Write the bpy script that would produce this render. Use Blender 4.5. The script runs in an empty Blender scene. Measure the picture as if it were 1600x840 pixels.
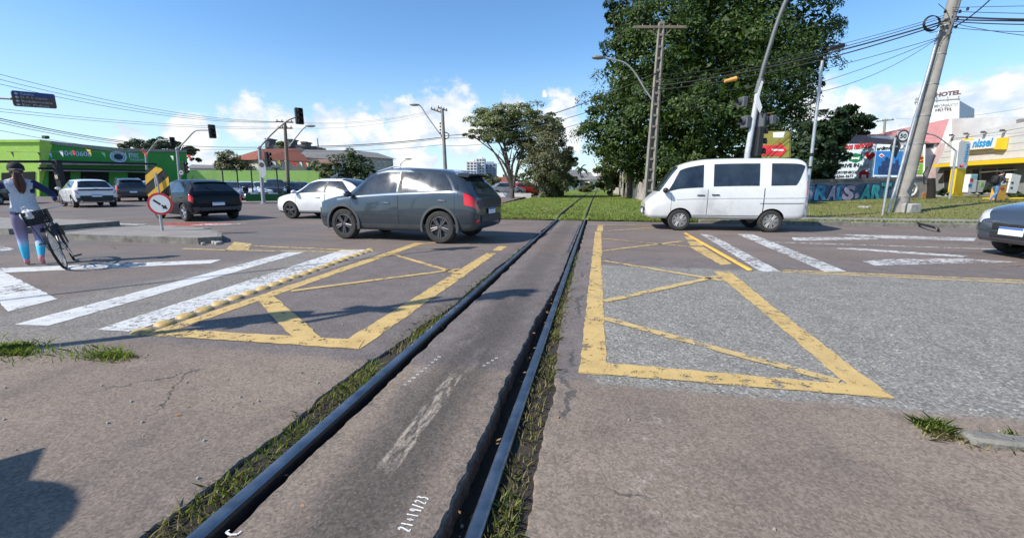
import bpy, bmesh, math, random
import numpy as np
from mathutils import Vector, Matrix, Euler
from mathutils.geometry import tessellate_polygon
random.seed(7); RNG = np.random.default_rng(7)
scene = bpy.context.scene
COL = scene.collection
PI = math.pi; rad = math.radians

# ------------------------------------------------------------------ survey of the place
# camera station and a few helpers that turn sight lines into real positions on the ground,
# on a facade plane or at a measured distance
F = 660.0; H = 1.38; CX, CY = 800.0, 420.0
TH = math.atan(133 / F); YAW = math.atan(134 / (F / math.cos(TH)))
RGT = Vector((math.cos(YAW), math.sin(YAW), 0)); F0 = Vector((-math.sin(YAW), math.cos(YAW), 0))
FWD = F0 * math.cos(TH) + Vector((0, 0, -math.sin(TH))); UPV = RGT.cross(FWD)
CAM = Vector((0, 0, H))
def ray(u, v): return FWD * F + RGT * (u - CX) + UPV * (CY - v)
def G(u, v, z=0.0):
    d = ray(u, v); return CAM + d * ((z - H) / d.z)
def D(u, v, d):
    r = ray(u, v); return CAM + r * (d / r.dot(F0))
def ppm(d): return F / (d * math.cos(TH))          # pixels per metre at forward distance d
class Plane:
    """vertical plane through two ground points"""
    def __init__(s, a, b):
        s.a = Vector((a[0], a[1], 0)); b = Vector((b[0], b[1], 0))
        s.x = (b - s.a).normalized(); s.n = Vector((s.x.y, -s.x.x, 0))
        if s.n.dot(CAM - s.a) < 0: s.n = -s.n
    def at(s, u, v, off=0.0):
        r = ray(u, v); t = (s.a + s.n * off - CAM).dot(s.n) / r.dot(s.n); return CAM + r * t

# ------------------------------------------------------------------ object bookkeeping
def tag(o, label=None, cat=None, group=None, kind=None):
    if label: o['label'] = label
    if cat: o['category'] = cat
    if group: o['group'] = group
    if kind: o['kind'] = kind
    return o
def thing(name, label, cat, loc=(0, 0, 0), rz=0.0, group=None):
    o = bpy.data.objects.new(name, None); COL.objects.link(o)
    o.empty_display_size = .2
    o.location = loc; o.rotation_euler = (0, 0, rz)
    return tag(o, label, cat, group)
def link_mesh(name, me, mats=(), parent=None, smooth=True, angle=40):
    if not isinstance(mats, (list, tuple)): mats = [mats]
    for m in mats:
        if m.name not in [x.name for x in me.materials if x]: me.materials.append(m)
    if smooth:
        me.shade_smooth()
        try: me.set_sharp_from_angle(angle=rad(angle))
        except Exception: pass
    o = bpy.data.objects.new(name, me); COL.objects.link(o)
    if parent is not None:
        o.parent = parent
    return o
def copy_tree(o, parent=None):
    c = o.copy(); COL.objects.link(c); c.parent = parent
    for ch in list(o.children): copy_tree(ch, c)
    return c

class MB:
    """collects shapes into one mesh"""
    def __init__(s): s.v = []; s.f = []; s.m = []; s.mi = 0
    def add(s, vs, fs):
        b = len(s.v); s.v += [tuple(p) for p in vs]
        for f in fs: s.f.append(tuple(i + b for i in f)); s.m.append(s.mi)
        return s
    def box(s, c, d, rz=0.0, M=None, bev=0.0):
        x, y, z = d[0] / 2, d[1] / 2, d[2] / 2
        R = Matrix.Rotation(rz, 3, 'Z') if M is None else M
        if bev > 0:
            b = min(bev, x * .9, y * .9, z * .9)
            pts = []
            for sx in (-1, 1):
                for sy in (-1, 1):
                    for sz in (-1, 1):
                        pts += [(sx * x, sy * (y - b), sz * (z - b)), (sx * (x - b), sy * y, sz * (z - b)), (sx * (x - b), sy * (y - b), sz * z)]
            bm = bmesh.new()
            vv = [bm.verts.new(Vector(c) + R @ Vector(p)) for p in pts]
            bmesh.ops.convex_hull(bm, input=vv)
            bm.verts.index_update()
            s.add([q.co[:] for q in bm.verts], [[q.index for q in f.verts] for f in bm.faces]); bm.free(); return s
        vs = [Vector(c) + R @ Vector((i * x, j * y, k * z)) for i in (-1, 1) for j in (-1, 1) for k in (-1, 1)]
        return s.add(vs, [(0, 1, 3, 2), (4, 6, 7, 5), (0, 4, 5, 1), (2, 3, 7, 6), (0, 2, 6, 4), (1, 5, 7, 3)])
    def tube(s, pts, r, n=8, cap=True):
        pts = [Vector(p) for p in pts]; rs = r if isinstance(r, (list, tuple)) else [r] * len(pts)
        vs = []; prev = None
        for i, p in enumerate(pts):
            t = (pts[min(i + 1, len(pts) - 1)] - pts[max(i - 1, 0)])
            if t.length < 1e-9: t = Vector((0, 0, 1))
            t.normalize()
            a = prev if prev is not None else (Vector((1, 0, 0)) if abs(t.x) < .8 else Vector((0, 1, 0)))
            a = (a - t * a.dot(t)); a = a.normalized() if a.length > 1e-6 else t.orthogonal().normalized()
            prev = a; b = t.cross(a)
            for k in range(n):
                an = 2 * PI * k / n; vs.append(p + (a * math.cos(an) + b * math.sin(an)) * rs[i])
        fs = []
        for i in range(len(pts) - 1):
            for k in range(n): fs.append((i * n + k, i * n + (k + 1) % n, (i + 1) * n + (k + 1) % n, (i + 1) * n + k))
        if cap: fs += [tuple(range(n - 1, -1, -1)), tuple((len(pts) - 1) * n + k for k in range(n))]
        return s.add(vs, fs)
    def lathe(s, prof, c=(0, 0, 0), axis='Z', n=24, closed=False):
        vs = []; 
        for (r, h) in prof:
            for k in range(n):
                a = 2 * PI * k / n; x, y, z = r * math.cos(a), r * math.sin(a), h
                if axis == 'Y': x, y, z = x, h, y
                if axis == 'X': x, y, z = h, x, y
                vs.append((c[0] + x, c[1] + y, c[2] + z))
        fs = []
        m = len(prof)
        for i in range(m - 1 + (1 if closed else 0)):
            for k in range(n):
                q = ((i + 1) % m) * n
                fs.append((i * n + k, i * n + (k + 1) % n, q + (k + 1) % n, q + k))
        return s.add(vs, fs)
    def ball(s, c, r, n=12, m=8, M=None):
        rx, ry, rz = (r, r, r) if not isinstance(r, (list, tuple)) else r
        vs = []; fs = []
        for i in range(m + 1):
            a = PI * i / m
            for k in range(n):
                b = 2 * PI * k / n; p = Vector((rx * math.sin(a) * math.cos(b), ry * math.sin(a) * math.sin(b), rz * math.cos(a)))
                if M is not None: p = M @ p
                vs.append(Vector(c) + p)
        for i in range(m):
            for k in range(n): fs.append((i * n + k, (i + 1) * n + k, (i + 1) * n + (k + 1) % n, i * n + (k + 1) % n))
        return s.add(vs, fs)
    def prism(s, poly, off):
        """planar polygon (3D points) extruded by vector off"""
        off = Vector(off); n = len(poly); P = [Vector(p) for p in poly]
        tri = tessellate_polygon([P])
        vs = P + [p + off for p in P]
        fs = [tuple(t) for t in tri] + [tuple(i + n for i in reversed(t)) for t in tri]
        fs += [(i, (i + 1) % n, n + (i + 1) % n, n + i) for i in range(n)]
        return s.add(vs, fs)
    def sheet(s, poly):
        P = [Vector(p) for p in poly]
        return s.add(P, [tuple(t) for t in tessellate_polygon([P])])
    def mesh(s, name, recalc=True):
        me = bpy.data.meshes.new(name); me.from_pydata(s.v, [], s.f); me.validate()
        if len(me.polygons) == len(s.m): me.polygons.foreach_set('material_index', s.m)
        if recalc:
            bm = bmesh.new(); bm.from_mesh(me); bmesh.ops.recalc_face_normals(bm, faces=bm.faces); bm.to_mesh(me); bm.free()
        return me
    def build(s, name, mats, parent=None, smooth=True, recalc=True, angle=40):
        return link_mesh(name, s.mesh(name, recalc), mats, parent, smooth, angle)

# ------------------------------------------------------------------ materials
class NT:
    def __init__(s, tree): s.t = tree; s.n = tree.nodes; s.l = tree.links
    def node(s, ty, **kw):
        n = s.n.new(ty)
        for k, v in kw.items():
            if hasattr(n, k) and k not in n.inputs: setattr(n, k, v)
        for k, v in kw.items():
            if k in n.inputs: s.put(n.inputs[k], v)
        return n
    def put(s, sock, v):
        if isinstance(v, bpy.types.NodeSocket): s.l.new(v, sock)
        elif isinstance(v, bpy.types.Node): s.l.new(v.outputs[0], sock)
        else:
            try: sock.default_value = v
            except Exception: sock.default_value = (*v, 1) if len(v) == 3 else v
    def math(s, op, a, b=0.0, c=None, clamp=False):
        n = s.n.new('ShaderNodeMath'); n.operation = op; n.use_clamp = clamp
        s.put(n.inputs[0], a); s.put(n.inputs[1], b)
        if c is not None: s.put(n.inputs[2], c)
        return n.outputs[0]
    def mix(s, f, a, b, blend='MIX'):
        n = s.n.new('ShaderNodeMix'); n.data_type = 'RGBA'; n.blend_type = blend
        s.put(n.inputs['Factor'], f)
        ia, ib = [i for i in n.inputs if i.name == 'A' and i.type == 'RGBA'][0], [i for i in n.inputs if i.name == 'B' and i.type == 'RGBA'][0]
        for sock, v in ((ia, a), (ib, b)):
            if isinstance(v, (tuple, list)): sock.default_value = (*v, 1) if len(v) == 3 else v
            else: s.put(sock, v)
        return [o for o in n.outputs if o.type == 'RGBA'][0]
    def rng(s, v, lo, hi, a=0.0, b=1.0, smooth=True):
        n = s.n.new('ShaderNodeMapRange'); n.interpolation_type = 'SMOOTHSTEP' if smooth else 'LINEAR'; n.clamp = True
        s.put(n.inputs[0], v); n.inputs[1].default_value = lo; n.inputs[2].default_value = hi; n.inputs[3].default_value = a; n.inputs[4].default_value = b
        return n.outputs[0]
    def noise(s, vec, scale, detail=3.0, rough=.5, dist=0.0, out=0):
        n = s.n.new('ShaderNodeTexNoise'); s.put(n.inputs['Vector'], vec)
        n.inputs['Scale'].default_value = scale; n.inputs['Detail'].default_value = detail
        n.inputs['Roughness'].default_value = rough; n.inputs['Distortion'].default_value = dist
        return n.outputs[out]
    def vor(s, vec, scale, feature='F1', out=0, rnd=1.0):
        n = s.n.new('ShaderNodeTexVoronoi'); n.feature = feature; s.put(n.inputs['Vector'], vec)
        n.inputs['Scale'].default_value = scale
        if 'Randomness' in n.inputs: n.inputs['Randomness'].default_value = rnd
        return n.outputs[out]
    def scale(s, vec, sc):
        n = s.n.new('ShaderNodeVectorMath'); n.operation = 'MULTIPLY'; s.put(n.inputs[0], vec); n.inputs[1].default_value = sc; return n.outputs[0]
    def sep(s, vec):
        n = s.n.new('ShaderNodeSeparateXYZ'); s.put(n.inputs[0], vec); return n.outputs
    def bump(s, h, strength, dist):
        n = s.n.new('ShaderNodeBump'); n.inputs['Strength'].default_value = strength; n.inputs['Distance'].default_value = dist
        s.put(n.inputs['Height'], h); return n.outputs[0]
def newmat(name):
    m = bpy.data.materials.new(name); m.use_nodes = True
    nt = NT(m.node_tree); nt.bsdf = m.node_tree.nodes['Principled BSDF']; nt.out = m.node_tree.nodes['Material Output']
    return m, nt
MATS = {}
def M(name, col, rough=.6, metal=0.0, var=.14, sc=5.0, bump=0.0, coat=0.0, ior=1.45, emit=None, trans=0.0, dirt=0.0, bsc=None):
    if name in MATS: return MATS[name]
    m, nt = newmat(name); b = nt.bsdf
    tc = nt.node('ShaderNodeTexCoord').outputs['Object']
    n1 = nt.noise(tc, sc, 4, .6)
    c = nt.mix(1.0, (*col, 1), nt.rng(n1, .25, .75, 1 - var, 1 + var, False), 'MULTIPLY') if var else None
    if c is not None:
        if dirt:
            c = nt.mix(nt.math('MULTIPLY', nt.rng(nt.noise(tc, sc * .37, 6, .65), .5, .7), dirt), c, (.10, .085, .065))
        nt.put(b.inputs['Base Color'], c)
    else: b.inputs['Base Color'].default_value = (*col, 1)
    if var: nt.put(b.inputs['Roughness'], nt.rng(n1, .2, .8, max(rough - .08, .02), min(rough + .08, 1), False))
    else: b.inputs['Roughness'].default_value = rough
    b.inputs['Metallic'].default_value = metal; b.inputs['IOR'].default_value = ior
    b.inputs['Coat Weight'].default_value = coat; b.inputs['Coat Roughness'].default_value = .05
    b.inputs['Transmission Weight'].default_value = trans
    if bump: nt.put(b.inputs['Normal'], nt.bump(nt.noise(tc, bsc or sc * 8, 4, .6), bump, .02))
    if emit: b.inputs['Emission Color'].default_value = (*emit[:3], 1); b.inputs['Emission Strength'].default_value = emit[3]
    MATS[name] = m; return m
# ------------------------------------------------------------------ camera, render, light, sky
cd = bpy.data.cameras.new('camera'); cam = bpy.data.objects.new('camera', cd); COL.objects.link(cam)
cam.matrix_world = Matrix.Translation(CAM) @ Matrix((RGT, UPV, -FWD)).transposed().to_4x4()
cd.sensor_width = 36; cd.lens = F / 1600 * 36; cd.clip_end = 3000; cd.clip_start = .05
scene.camera = cam
scene.render.resolution_x = 1024; scene.render.resolution_y = 537
vs = scene.view_settings; vs.view_transform = 'Standard'; vs.look = 'None'; vs.gamma = 1; vs.exposure = EXPO = 0.42
scene.cycles.max_bounces = 6; scene.cycles.transparent_max_bounces = 12
scene.cycles.use_denoising = True

SUN_EL, SUN_AZ = 41.0, 234.0     # azimuth measured from +Y towards +X
sd = Vector((math.sin(rad(SUN_AZ)) * math.cos(rad(SUN_EL)), math.cos(rad(SUN_AZ)) * math.cos(rad(SUN_EL)), math.sin(rad(SUN_EL))))
ld = bpy.data.lights.new('sun', 'SUN'); ld.energy = 4.6; ld.angle = rad(.53); ld.color = (1, .94, .85)
lo = bpy.data.objects.new('sun', ld); COL.objects.link(lo); lo.rotation_euler = sd.to_track_quat('Z', 'Y').to_euler(); lo.location = sd * 60

w = bpy.data.worlds.new('World'); scene.world = w; w.use_nodes = True
nt = NT(w.node_tree); w.node_tree.nodes.clear()
sky = nt.node('ShaderNodeTexSky'); sky.sky_type = 'NISHITA'; sky.sun_disc = False
sky.sun_elevation = rad(SUN_EL); sky.sun_rotation = rad(SUN_AZ); sky.altitude = 900; sky.air_density = 1.0; sky.dust_density = .6; sky.ozone_density = 2.2
hs = nt.node('ShaderNodeHueSaturation', Saturation=1.14, Value=1.0, Color=sky.outputs[0])
bg = nt.node('ShaderNodeBackground', Color=nt.mix(1.0, hs.outputs[0], (.93, 1.03, 1.06), 'MULTIPLY'), Strength=.152)
dirv = nt.node('ShaderNodeTexCoord').outputs['Generated']
wn = nt.n.new('ShaderNodeTexNoise'); nt.put(wn.inputs['Vector'], dirv); wn.inputs['Scale'].default_value = 22; wn.inputs['Detail'].default_value = 5
sub = nt.n.new('ShaderNodeVectorMath'); sub.operation = 'SUBTRACT'; nt.put(sub.inputs[0], wn.outputs[1]); sub.inputs[1].default_value = (.5, .5, .5)
mul = nt.n.new('ShaderNodeVectorMath'); mul.operation = 'MULTIPLY_ADD'; nt.put(mul.inputs[0], sub.outputs[0]); mul.inputs[1].default_value = (.07, .07, .05); nt.put(mul.inputs[2], dirv)
CLOUDS = [(395, 190, 55), (445, 200, 45), (520, 210, 60), (575, 205, 55), (640, 205, 70), (700, 185, 70), (735, 205, 55), (800, 170, 34), (880, 175, 45), (895, 215, 40),
          (300, 225, 60), (200, 218, 40), (1270, 170, 60), (1345, 172, 62), (1420, 175, 60), (1490, 165, 60), (1560, 150, 62), (1620, 150, 70), (1400, 195, 60), (855, 149, 8), (640, 240, 60), (480, 235, 60), (1530, 185, 50)]
acc = None
for (u, v, r) in CLOUDS:
    d = ray(u, v).normalized()
    vd = nt.n.new('ShaderNodeVectorMath'); vd.operation = 'DISTANCE'; nt.put(vd.inputs[0], mul.outputs[0]); vd.inputs[1].default_value = d
    k = ray(u, v).length / F
    q = nt.rng(vd.outputs['Value'], 0, 1.12 * r / F / k, 1, 0, False)
    acc = q if acc is None else nt.math('MAXIMUM', acc, q)
fn = nt.noise(nt.scale(dirv, (1, 1, 1.5)), 26, 8, .62)
m1 = nt.math('ADD', acc, nt.math('MULTIPLY', nt.math('SUBTRACT', fn, .5), 1.15))
mask = nt.rng(m1, .28, .60)
shade = nt.rng(nt.math('ADD', nt.noise(nt.scale(dirv, (1, 1, 1.7)), 17, 6, .6), nt.math('MULTIPLY', acc, -.25)), .22, .52)
cc = nt.mix(shade, (1.0, .985, .97), (.62, .74, .88))
cb = nt.node('ShaderNodeBackground', Color=cc, Strength=.82)
hz = nt.rng(nt.sep(dirv)[2], -.02, .30, .62, 0)     # thin bright air low over the horizon
ms = nt.node('ShaderNodeMixShader', Fac=nt.math('MULTIPLY', mask, .93)); nt.put(ms.inputs[1], bg); nt.put(ms.inputs[2], cb)
hb = nt.node('ShaderNodeBackground', Color=(.66, .83, .97, 1), Strength=.70)
ms2 = nt.node('ShaderNodeMixShader', Fac=hz); nt.put(ms2.inputs[1], bg); nt.put(ms2.inputs[2], hb)
nt.put(ms.inputs[1], ms2.outputs[0])
nt.put(nt.node('ShaderNodeOutputWorld').inputs['Surface'], ms.outputs[0])

# ------------------------------------------------------------------ ground materials
def road_material():
    m, nt = newmat('road_asphalt'); b = nt.bsdf
    P = nt.node('ShaderNodeNewGeometry').outputs['Position']; X, Y, Z = nt.sep(P)
    wob = nt.math('MULTIPLY', nt.math('SUBTRACT', nt.noise(P, 3.2, 5, .65), .5), .34)
    Xw, Yw = nt.math('ADD', X, wob), nt.math('ADD', Y, wob)
    big = nt.noise(P, .55, 5, .6); mid = nt.noise(P, 3.5, 5, .65); fine = nt.noise(P, 60, 3, .7)
    agg = nt.vor(P, 85, out=1); aggv = nt.sep(agg)[0]
    grit = nt.vor(P, 62, out=1); gritv = nt.sep(grit)[0]
    # base colours of the four surfacings
    near = nt.mix(nt.rng(big, .35, .65), (.236, .186, .146), (.178, .144, .117))
    near = nt.mix(nt.math('MULTIPLY', nt.rng(mid, .52, .72), .5), near, (.115, .095, .082))
    near = nt.mix(nt.math('MULTIPLY', nt.rng(nt.noise(P, 1.3, 6, .7), .58, .74), .5), near, (.29, .245, .205))
    px_, py_ = nt.math('DIVIDE', nt.math('SUBTRACT', Xw, .36), .22), nt.math('DIVIDE', nt.math('SUBTRACT', Yw, 2.05), .65)
    sc_ = nt.rng(nt.math('ADD', nt.math('MULTIPLY', px_, px_), nt.math('MULTIPLY', py_, py_)), 1.2, .0)
    near = nt.mix(nt.math('MULTIPLY', sc_, nt.rng(nt.noise(P, 11, 7, .78), .50, .78)), near, (.40, .36, .32))
    drk = nt.math('MULTIPLY', nt.rng(nt.noise(nt.scale(P, (1, .35, 1)), .9, 5, .65), .54, .70), .55)
    near = nt.mix(drk, near, (.105, .092, .083))
    far = nt.mix(nt.rng(big, .35, .65), (.195, .155, .134), (.160, .130, .115))
    far = nt.mix(nt.math('MULTIPLY', nt.rng(nt.noise(nt.scale(P, (.25, 2.2, 1)), 1.2, 4), .52, .68), .45), far, (.095, .083, .080))
    gravel = nt.mix(nt.rng(mid, .3, .7), (.200, .188, .162), (.262, .246, .214))
    gravel = nt.mix(nt.math('MULTIPLY', nt.rng(gritv, .62, .90), .75), gravel, (.12, .117, .113))
    gravel = nt.mix(nt.math('MULTIPLY', nt.rng(gritv, .16, .04), .6), gravel, (.44, .43, .41))
    dark = nt.mix(nt.rng(mid, .3, .7), (.138, .117, .109), (.175, .150, .139))
    # where each lies
    yn = nt.rng(Yw, 2.80, 2.95)
    c = nt.mix(yn, near, far)
    lbox = nt.math('MULTIPLY', nt.math('MULTIPLY', yn, nt.rng(Yw, 8.6, 8.2)), nt.rng(Xw, -4.4, -4.2))
    c = nt.mix(lbox, c, dark)
    gr = nt.math('MULTIPLY', nt.math('MULTIPLY', nt.rng(Yw, 2.78, 2.9), nt.rng(Yw, 7.45, 7.3)), nt.rng(Xw, .0, .12))
    Xl = nt.math('ADD', X, nt.math('MULTIPLY', wob, 1.6))
    gl = nt.math('MULTIPLY', nt.math('MULTIPLY', nt.rng(Yw, 2.4, 2.6), nt.rng(Yw, 8.0, 7.8)), nt.math('MULTIPLY', nt.rng(Xw, -4.25, -4.35), nt.rng(Xl, -6.6, -6.1)))
    gm = nt.math('MAXIMUM', gr, nt.math('MULTIPLY', gl, .60))
    c = nt.mix(gm, c, gravel)
    # grey patch left of the zebra, oil and tyre marks in the lanes
    c = nt.mix(nt.math('MULTIPLY', nt.math('MULTIPLY', nt.rng(Xl, -6.0, -6.6), nt.rng(nt.noise(P, .7, 3), .45, .6)), .6), c, (.135, .130, .126))
    # grease between the rails with a paler scraped strip in it
    inx = nt.math('MULTIPLY', nt.rng(X, -1.42, -1.40), nt.rng(X, -.50, -.53))
    sP = nt.scale(P, (1.0, .28, 1)); st = nt.noise(sP, 7, 6, .7)
    dx = nt.math('ABSOLUTE', nt.math('SUBTRACT', nt.math('ADD', X, nt.math('MULTIPLY', nt.math('SUBTRACT', st, .5), .18)), -.955))
    gz = nt.math('MULTIPLY', nt.rng(dx, .34, .08), nt.rng(nt.math('ADD', st, nt.math('MULTIPLY', nt.noise(P, 1.4, 4), .8)), .62, .86))
    gz = nt.math('MULTIPLY', nt.math('MULTIPLY', gz, inx), nt.rng(Y, 7.0, 3.5, .35, .75))
    c = nt.mix(gz, c, (.066, .058, .052))
    spots = nt.math('MULTIPLY', nt.rng(nt.vor(P, 26), .22, .10), nt.math('MULTIPLY', inx, nt.rng(dx, .36, .05)))
    c = nt.mix(nt.math('MULTIPLY', spots, nt.rng(nt.noise(P, 5, 2), .45, .6)), c, (.06, .055, .05))
    sx = nt.math('ABSOLUTE', nt.math('SUBTRACT', nt.math('ADD', X, nt.math('MULTIPLY', nt.math('SUBTRACT', nt.noise(P, 9, 4), .5), .03)), -.965))
    strip = nt.math('MULTIPLY', nt.math('MULTIPLY', nt.rng(sx, .062, .045), nt.math('MULTIPLY', nt.rng(Yw, 1.62, 1.80), nt.rng(Yw, 2.80, 2.65))), inx)
    strip = nt.math('MULTIPLY', strip, nt.rng(nt.noise(nt.scale(P, (1, .25, 1)), 30, 6, .75), .42, .62))
    c = nt.mix(strip, c, (.33, .28, .225))
    # tar line beside the right rail and straight joint further right
    tar = nt.math('MULTIPLY', nt.rng(nt.math('ABSOLUTE', nt.math('ADD', Xw, .165)), .030, .016), nt.rng(nt.noise(nt.scale(P, (1, .6, 1)), 2.4, 3), .47, .54))
    tar = nt.math('MULTIPLY', tar, nt.math('MULTIPLY', nt.rng(Y, 1.9, 2.3), nt.rng(Y, 12.0, 6.0)))
    c = nt.mix(nt.math('MULTIPLY', tar, .75), c, (.06, .06, .062))
    # crumbling dark rim along the rail slots
    rim = None
    for (e, s_) in ((-1.70, 1), (-1.41, -1), (-.585, 1), (-.275, -1)):
        q = nt.rng(nt.math('ABSOLUTE', nt.math('SUBTRACT', Xw, e)), .10, .0)
        rim = q if rim is None else nt.math('MAXIMUM', rim, q)
    c = nt.mix(nt.math('MULTIPLY', nt.math('MULTIPLY', rim, nt.rng(nt.noise(P, 14, 4, .7), .42, .62)), .6), c, (.10, .09, .08))
    # cracks
    cv = nt.n.new('ShaderNodeVectorMath'); cv.operation = 'MULTIPLY_ADD'; nt.put(cv.inputs[0], nt.noise(P, 4, 5, .7, out=1)); cv.inputs[1].default_value = (.35, .35, 0); nt.put(cv.inputs[2], P)
    ck = nt.math('MULTIPLY', nt.rng(nt.vor(cv.outputs[0], .9, 'DISTANCE_TO_EDGE'), .011, .003), nt.rng(nt.noise(P, .8, 3), .57, .66))
    ckr = nt.math('MULTIPLY', ck, nt.math('SUBTRACT', 1.0, gm))
    c = nt.mix(nt.math('MULTIPLY', ckr, .8), c, (.05, .045, .042))
    # stones in the surface
    c = nt.mix(1.0, c, nt.rng(nt.math('ADD', nt.math('MULTIPLY', aggv, .6), nt.math('MULTIPLY', fine, .6)), .25, .95, .68, 1.30, False), 'MULTIPLY')
    c = nt.mix(nt.math('MULTIPLY', nt.rng(nt.sep(nt.vor(P, 130, out=1))[1], .94, .98), .14), c, (.42, .39, .35))
    nt.put(b.inputs['Base Color'], c); b.inputs['Roughness'].default_value = .88; b.inputs['Specular IOR Level'].default_value = .25
    hgt = nt.math('ADD', nt.math('MULTIPLY', fine, .35), nt.math('MULTIPLY', nt.math('ADD', aggv, nt.math('MULTIPLY', nt.math('MULTIPLY', nt.vor(P, 62), gm), 1.8)), .35))
    hgt = nt.math('SUBTRACT', nt.math('ADD', hgt, nt.math('MULTIPLY', mid, .8)), nt.math('MULTIPLY', ckr, 1.5))
    nt.put(b.inputs['Normal'], nt.bump(hgt, .40, .012))
    return m
def paint_material(name, col, worn, sc=9.0):
    m, nt = newmat(name); b = nt.bsdf
    P = nt.node('ShaderNodeNewGeometry').outputs['Position']
    n1 = nt.noise(P, sc, 6, .72); n2 = nt.noise(P, 90, 3, .7); n3 = nt.noise(P, 1.1, 3)
    c = nt.mix(nt.rng(nt.noise(P, 3.0, 5, .65), .35, .75), col, tuple(x * .80 for x in col))
    c = nt.mix(nt.math('MULTIPLY', nt.rng(nt.noise(nt.scale(P, (1, .3, 1)), 5, 6, .7), .52, .75), .42), c, (.22, .19, .17))
    c = nt.mix(1.0, c, nt.rng(n2, .2, .8, .86, 1.1, False), 'MULTIPLY')
    nt.put(b.inputs['Base Color'], c); b.inputs['Roughness'].default_value = .75; b.inputs['Specular IOR Level'].default_value = .3
    nt.put(b.inputs['Normal'], nt.bump(nt.math('ADD', n2, nt.vor(P, 60)), .35, .006))
    tot = nt.math('ADD', nt.math('ADD', nt.math('MULTIPLY', n1, .60), nt.math('MULTIPLY', n2, .28)), nt.math('MULTIPLY', n3, .22))
    a = nt.rng(tot, .55 - worn * .2 + .12, .55 - worn * .2 + .16, 1, 0)
    tr = nt.node('ShaderNodeBsdfTransparent'); mx = nt.node('ShaderNodeMixShader', Fac=a); nt.put(mx.inputs[1], tr); nt.put(mx.inputs[2], b.outputs[0])
    nt.put(nt.out.inputs['Surface'], mx.outputs[0])
    return m
def grass_material(name, c1, c2, c3, sc=2.0):
    m, nt = newmat(name); b = nt.bsdf
    P = nt.node('ShaderNodeNewGeometry').outputs['Position']
    c = nt.mix(nt.rng(nt.noise(P, sc, 6, .7), .35, .65), c1, c2)
    c = nt.mix(nt.math('MULTIPLY', nt.rng(nt.noise(P, sc * .3, 4, .6), .52, .68), .85), c, c3)
    c = nt.mix(1.0, c, nt.rng(nt.noise(P, 30, 3, .7), .3, .7, .7, 1.25, False), 'MULTIPLY')
    nt.put(b.inputs['Base Color'], c); b.inputs['Roughness'].default_value = .95; b.inputs['Specular IOR Level'].default_value = .15
    nt.put(b.inputs['Normal'], nt.bump(nt.noise(P, 14, 6, .75), .8, .05))
    return m
def leaf_material(name, c1, c2, trans=.25):
    m, nt = newmat(name); b = nt.bsdf
    g = nt.node('ShaderNodeNewGeometry'); P = g.outputs['Position']
    c = nt.mix(g.outputs['Random Per Island'], c1, c2)
    c = nt.mix(1.0, c, nt.rng(nt.noise(P, .8, 3), .3, .7, .7, 1.3, False), 'MULTIPLY')
    nt.put(b.inputs['Base Color'], c); b.inputs['Roughness'].default_value = .55; b.inputs['Specular IOR Level'].default_value = .35
    if trans:
        t = nt.node('ShaderNodeBsdfTranslucent', Color=nt.mix(1.0, c, (1.2, 1.4, .5), 'MULTIPLY')); mx = nt.node('ShaderNodeMixShader', Fac=trans)
        nt.put(mx.inputs[1], b.outputs[0]); nt.put(mx.inputs[2], t.outputs[0]); nt.put(nt.out.inputs['Surface'], mx.outputs[0])
    return m
ROAD = road_material()
WHITE_PAINT = paint_material('white_road_paint', (.62, .62, .60), .35)
WHITE_WORN = paint_material('worn_white_road_paint', (.60, .60, .58), .62)
YELLOW_PAINT = paint_material('yellow_road_paint', (.58, .405, .160), .40)
YELLOW_WORN = paint_material('worn_yellow_road_paint', (.58, .42, .185), .50)
RED_PAINT = paint_material('red_lane_paint', (.42, .10, .085), .5)
CHALK = paint_material('chalk_paint', (.80, .80, .78), .25, 40)
GRASS = grass_material('verge_grass', (.12, .18, .028), (.19, .24, .05), (.24, .21, .09))
GRASS_DRY = grass_material('dry_verge_grass', (.16, .19, .05), (.22, .20, .08), (.27, .20, .12))
EARTH = grass_material('bare_earth', (.11, .085, .06), (.075, .06, .045), (.10, .10, .05))
CONC = M('old_concrete', (.36, .345, .315), .85, var=.25, sc=4, bump=.5, dirt=.5)
KERB_M = M('kerb_stone', (.20, .19, .165), .9, var=.4, sc=5, bump=.8, dirt=.9)
PAVE = M('sidewalk_paving', (.25, .225, .205), .9, var=.2, sc=3, bump=.4, dirt=.4)
SOIL = M('slot_soil', (.055, .045, .035), .95, var=.4, sc=14, bump=1.0)
STEEL_TOP = M('polished_rail_steel', (.27, .28, .30), .42, 1.0, var=.35, sc=7, dirt=.45)
STEEL_RUST = M('rusty_rail_steel', (.075, .06, .052), .7, .3, var=.35, sc=16, bump=.4)

# ------------------------------------------------------------------ ground, road, verge
def smoothstep(a, b, x):
    t = np.clip((x - a) / (b - a), 0, 1); return t * t * (3 - 2 * t)
def noise1(y, seed, sc):
    """cheap 1D fractal noise, numpy"""
    y = np.asarray(y, float); out = np.zeros_like(y); a = 1.0
    for o in range(5):
        r = np.random.default_rng(seed + o).random(4096); t = y * sc * 2 ** o + 1000.37; i = np.floor(t).astype(int) % 4095; f = t - np.floor(t); f = f * f * (3 - 2 * f)
        out += a * ((r[i] * (1 - f) + r[i + 1] * f) - .5); a *= .55
    return out
mb = MB(); mb.sheet([(-900, -60, -.16), (900, -60, -.16), (900, 1500, -.16), (-900, 1500, -.16)])
tag(mb.build('ground', [EARTH]), kind='structure')

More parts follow.
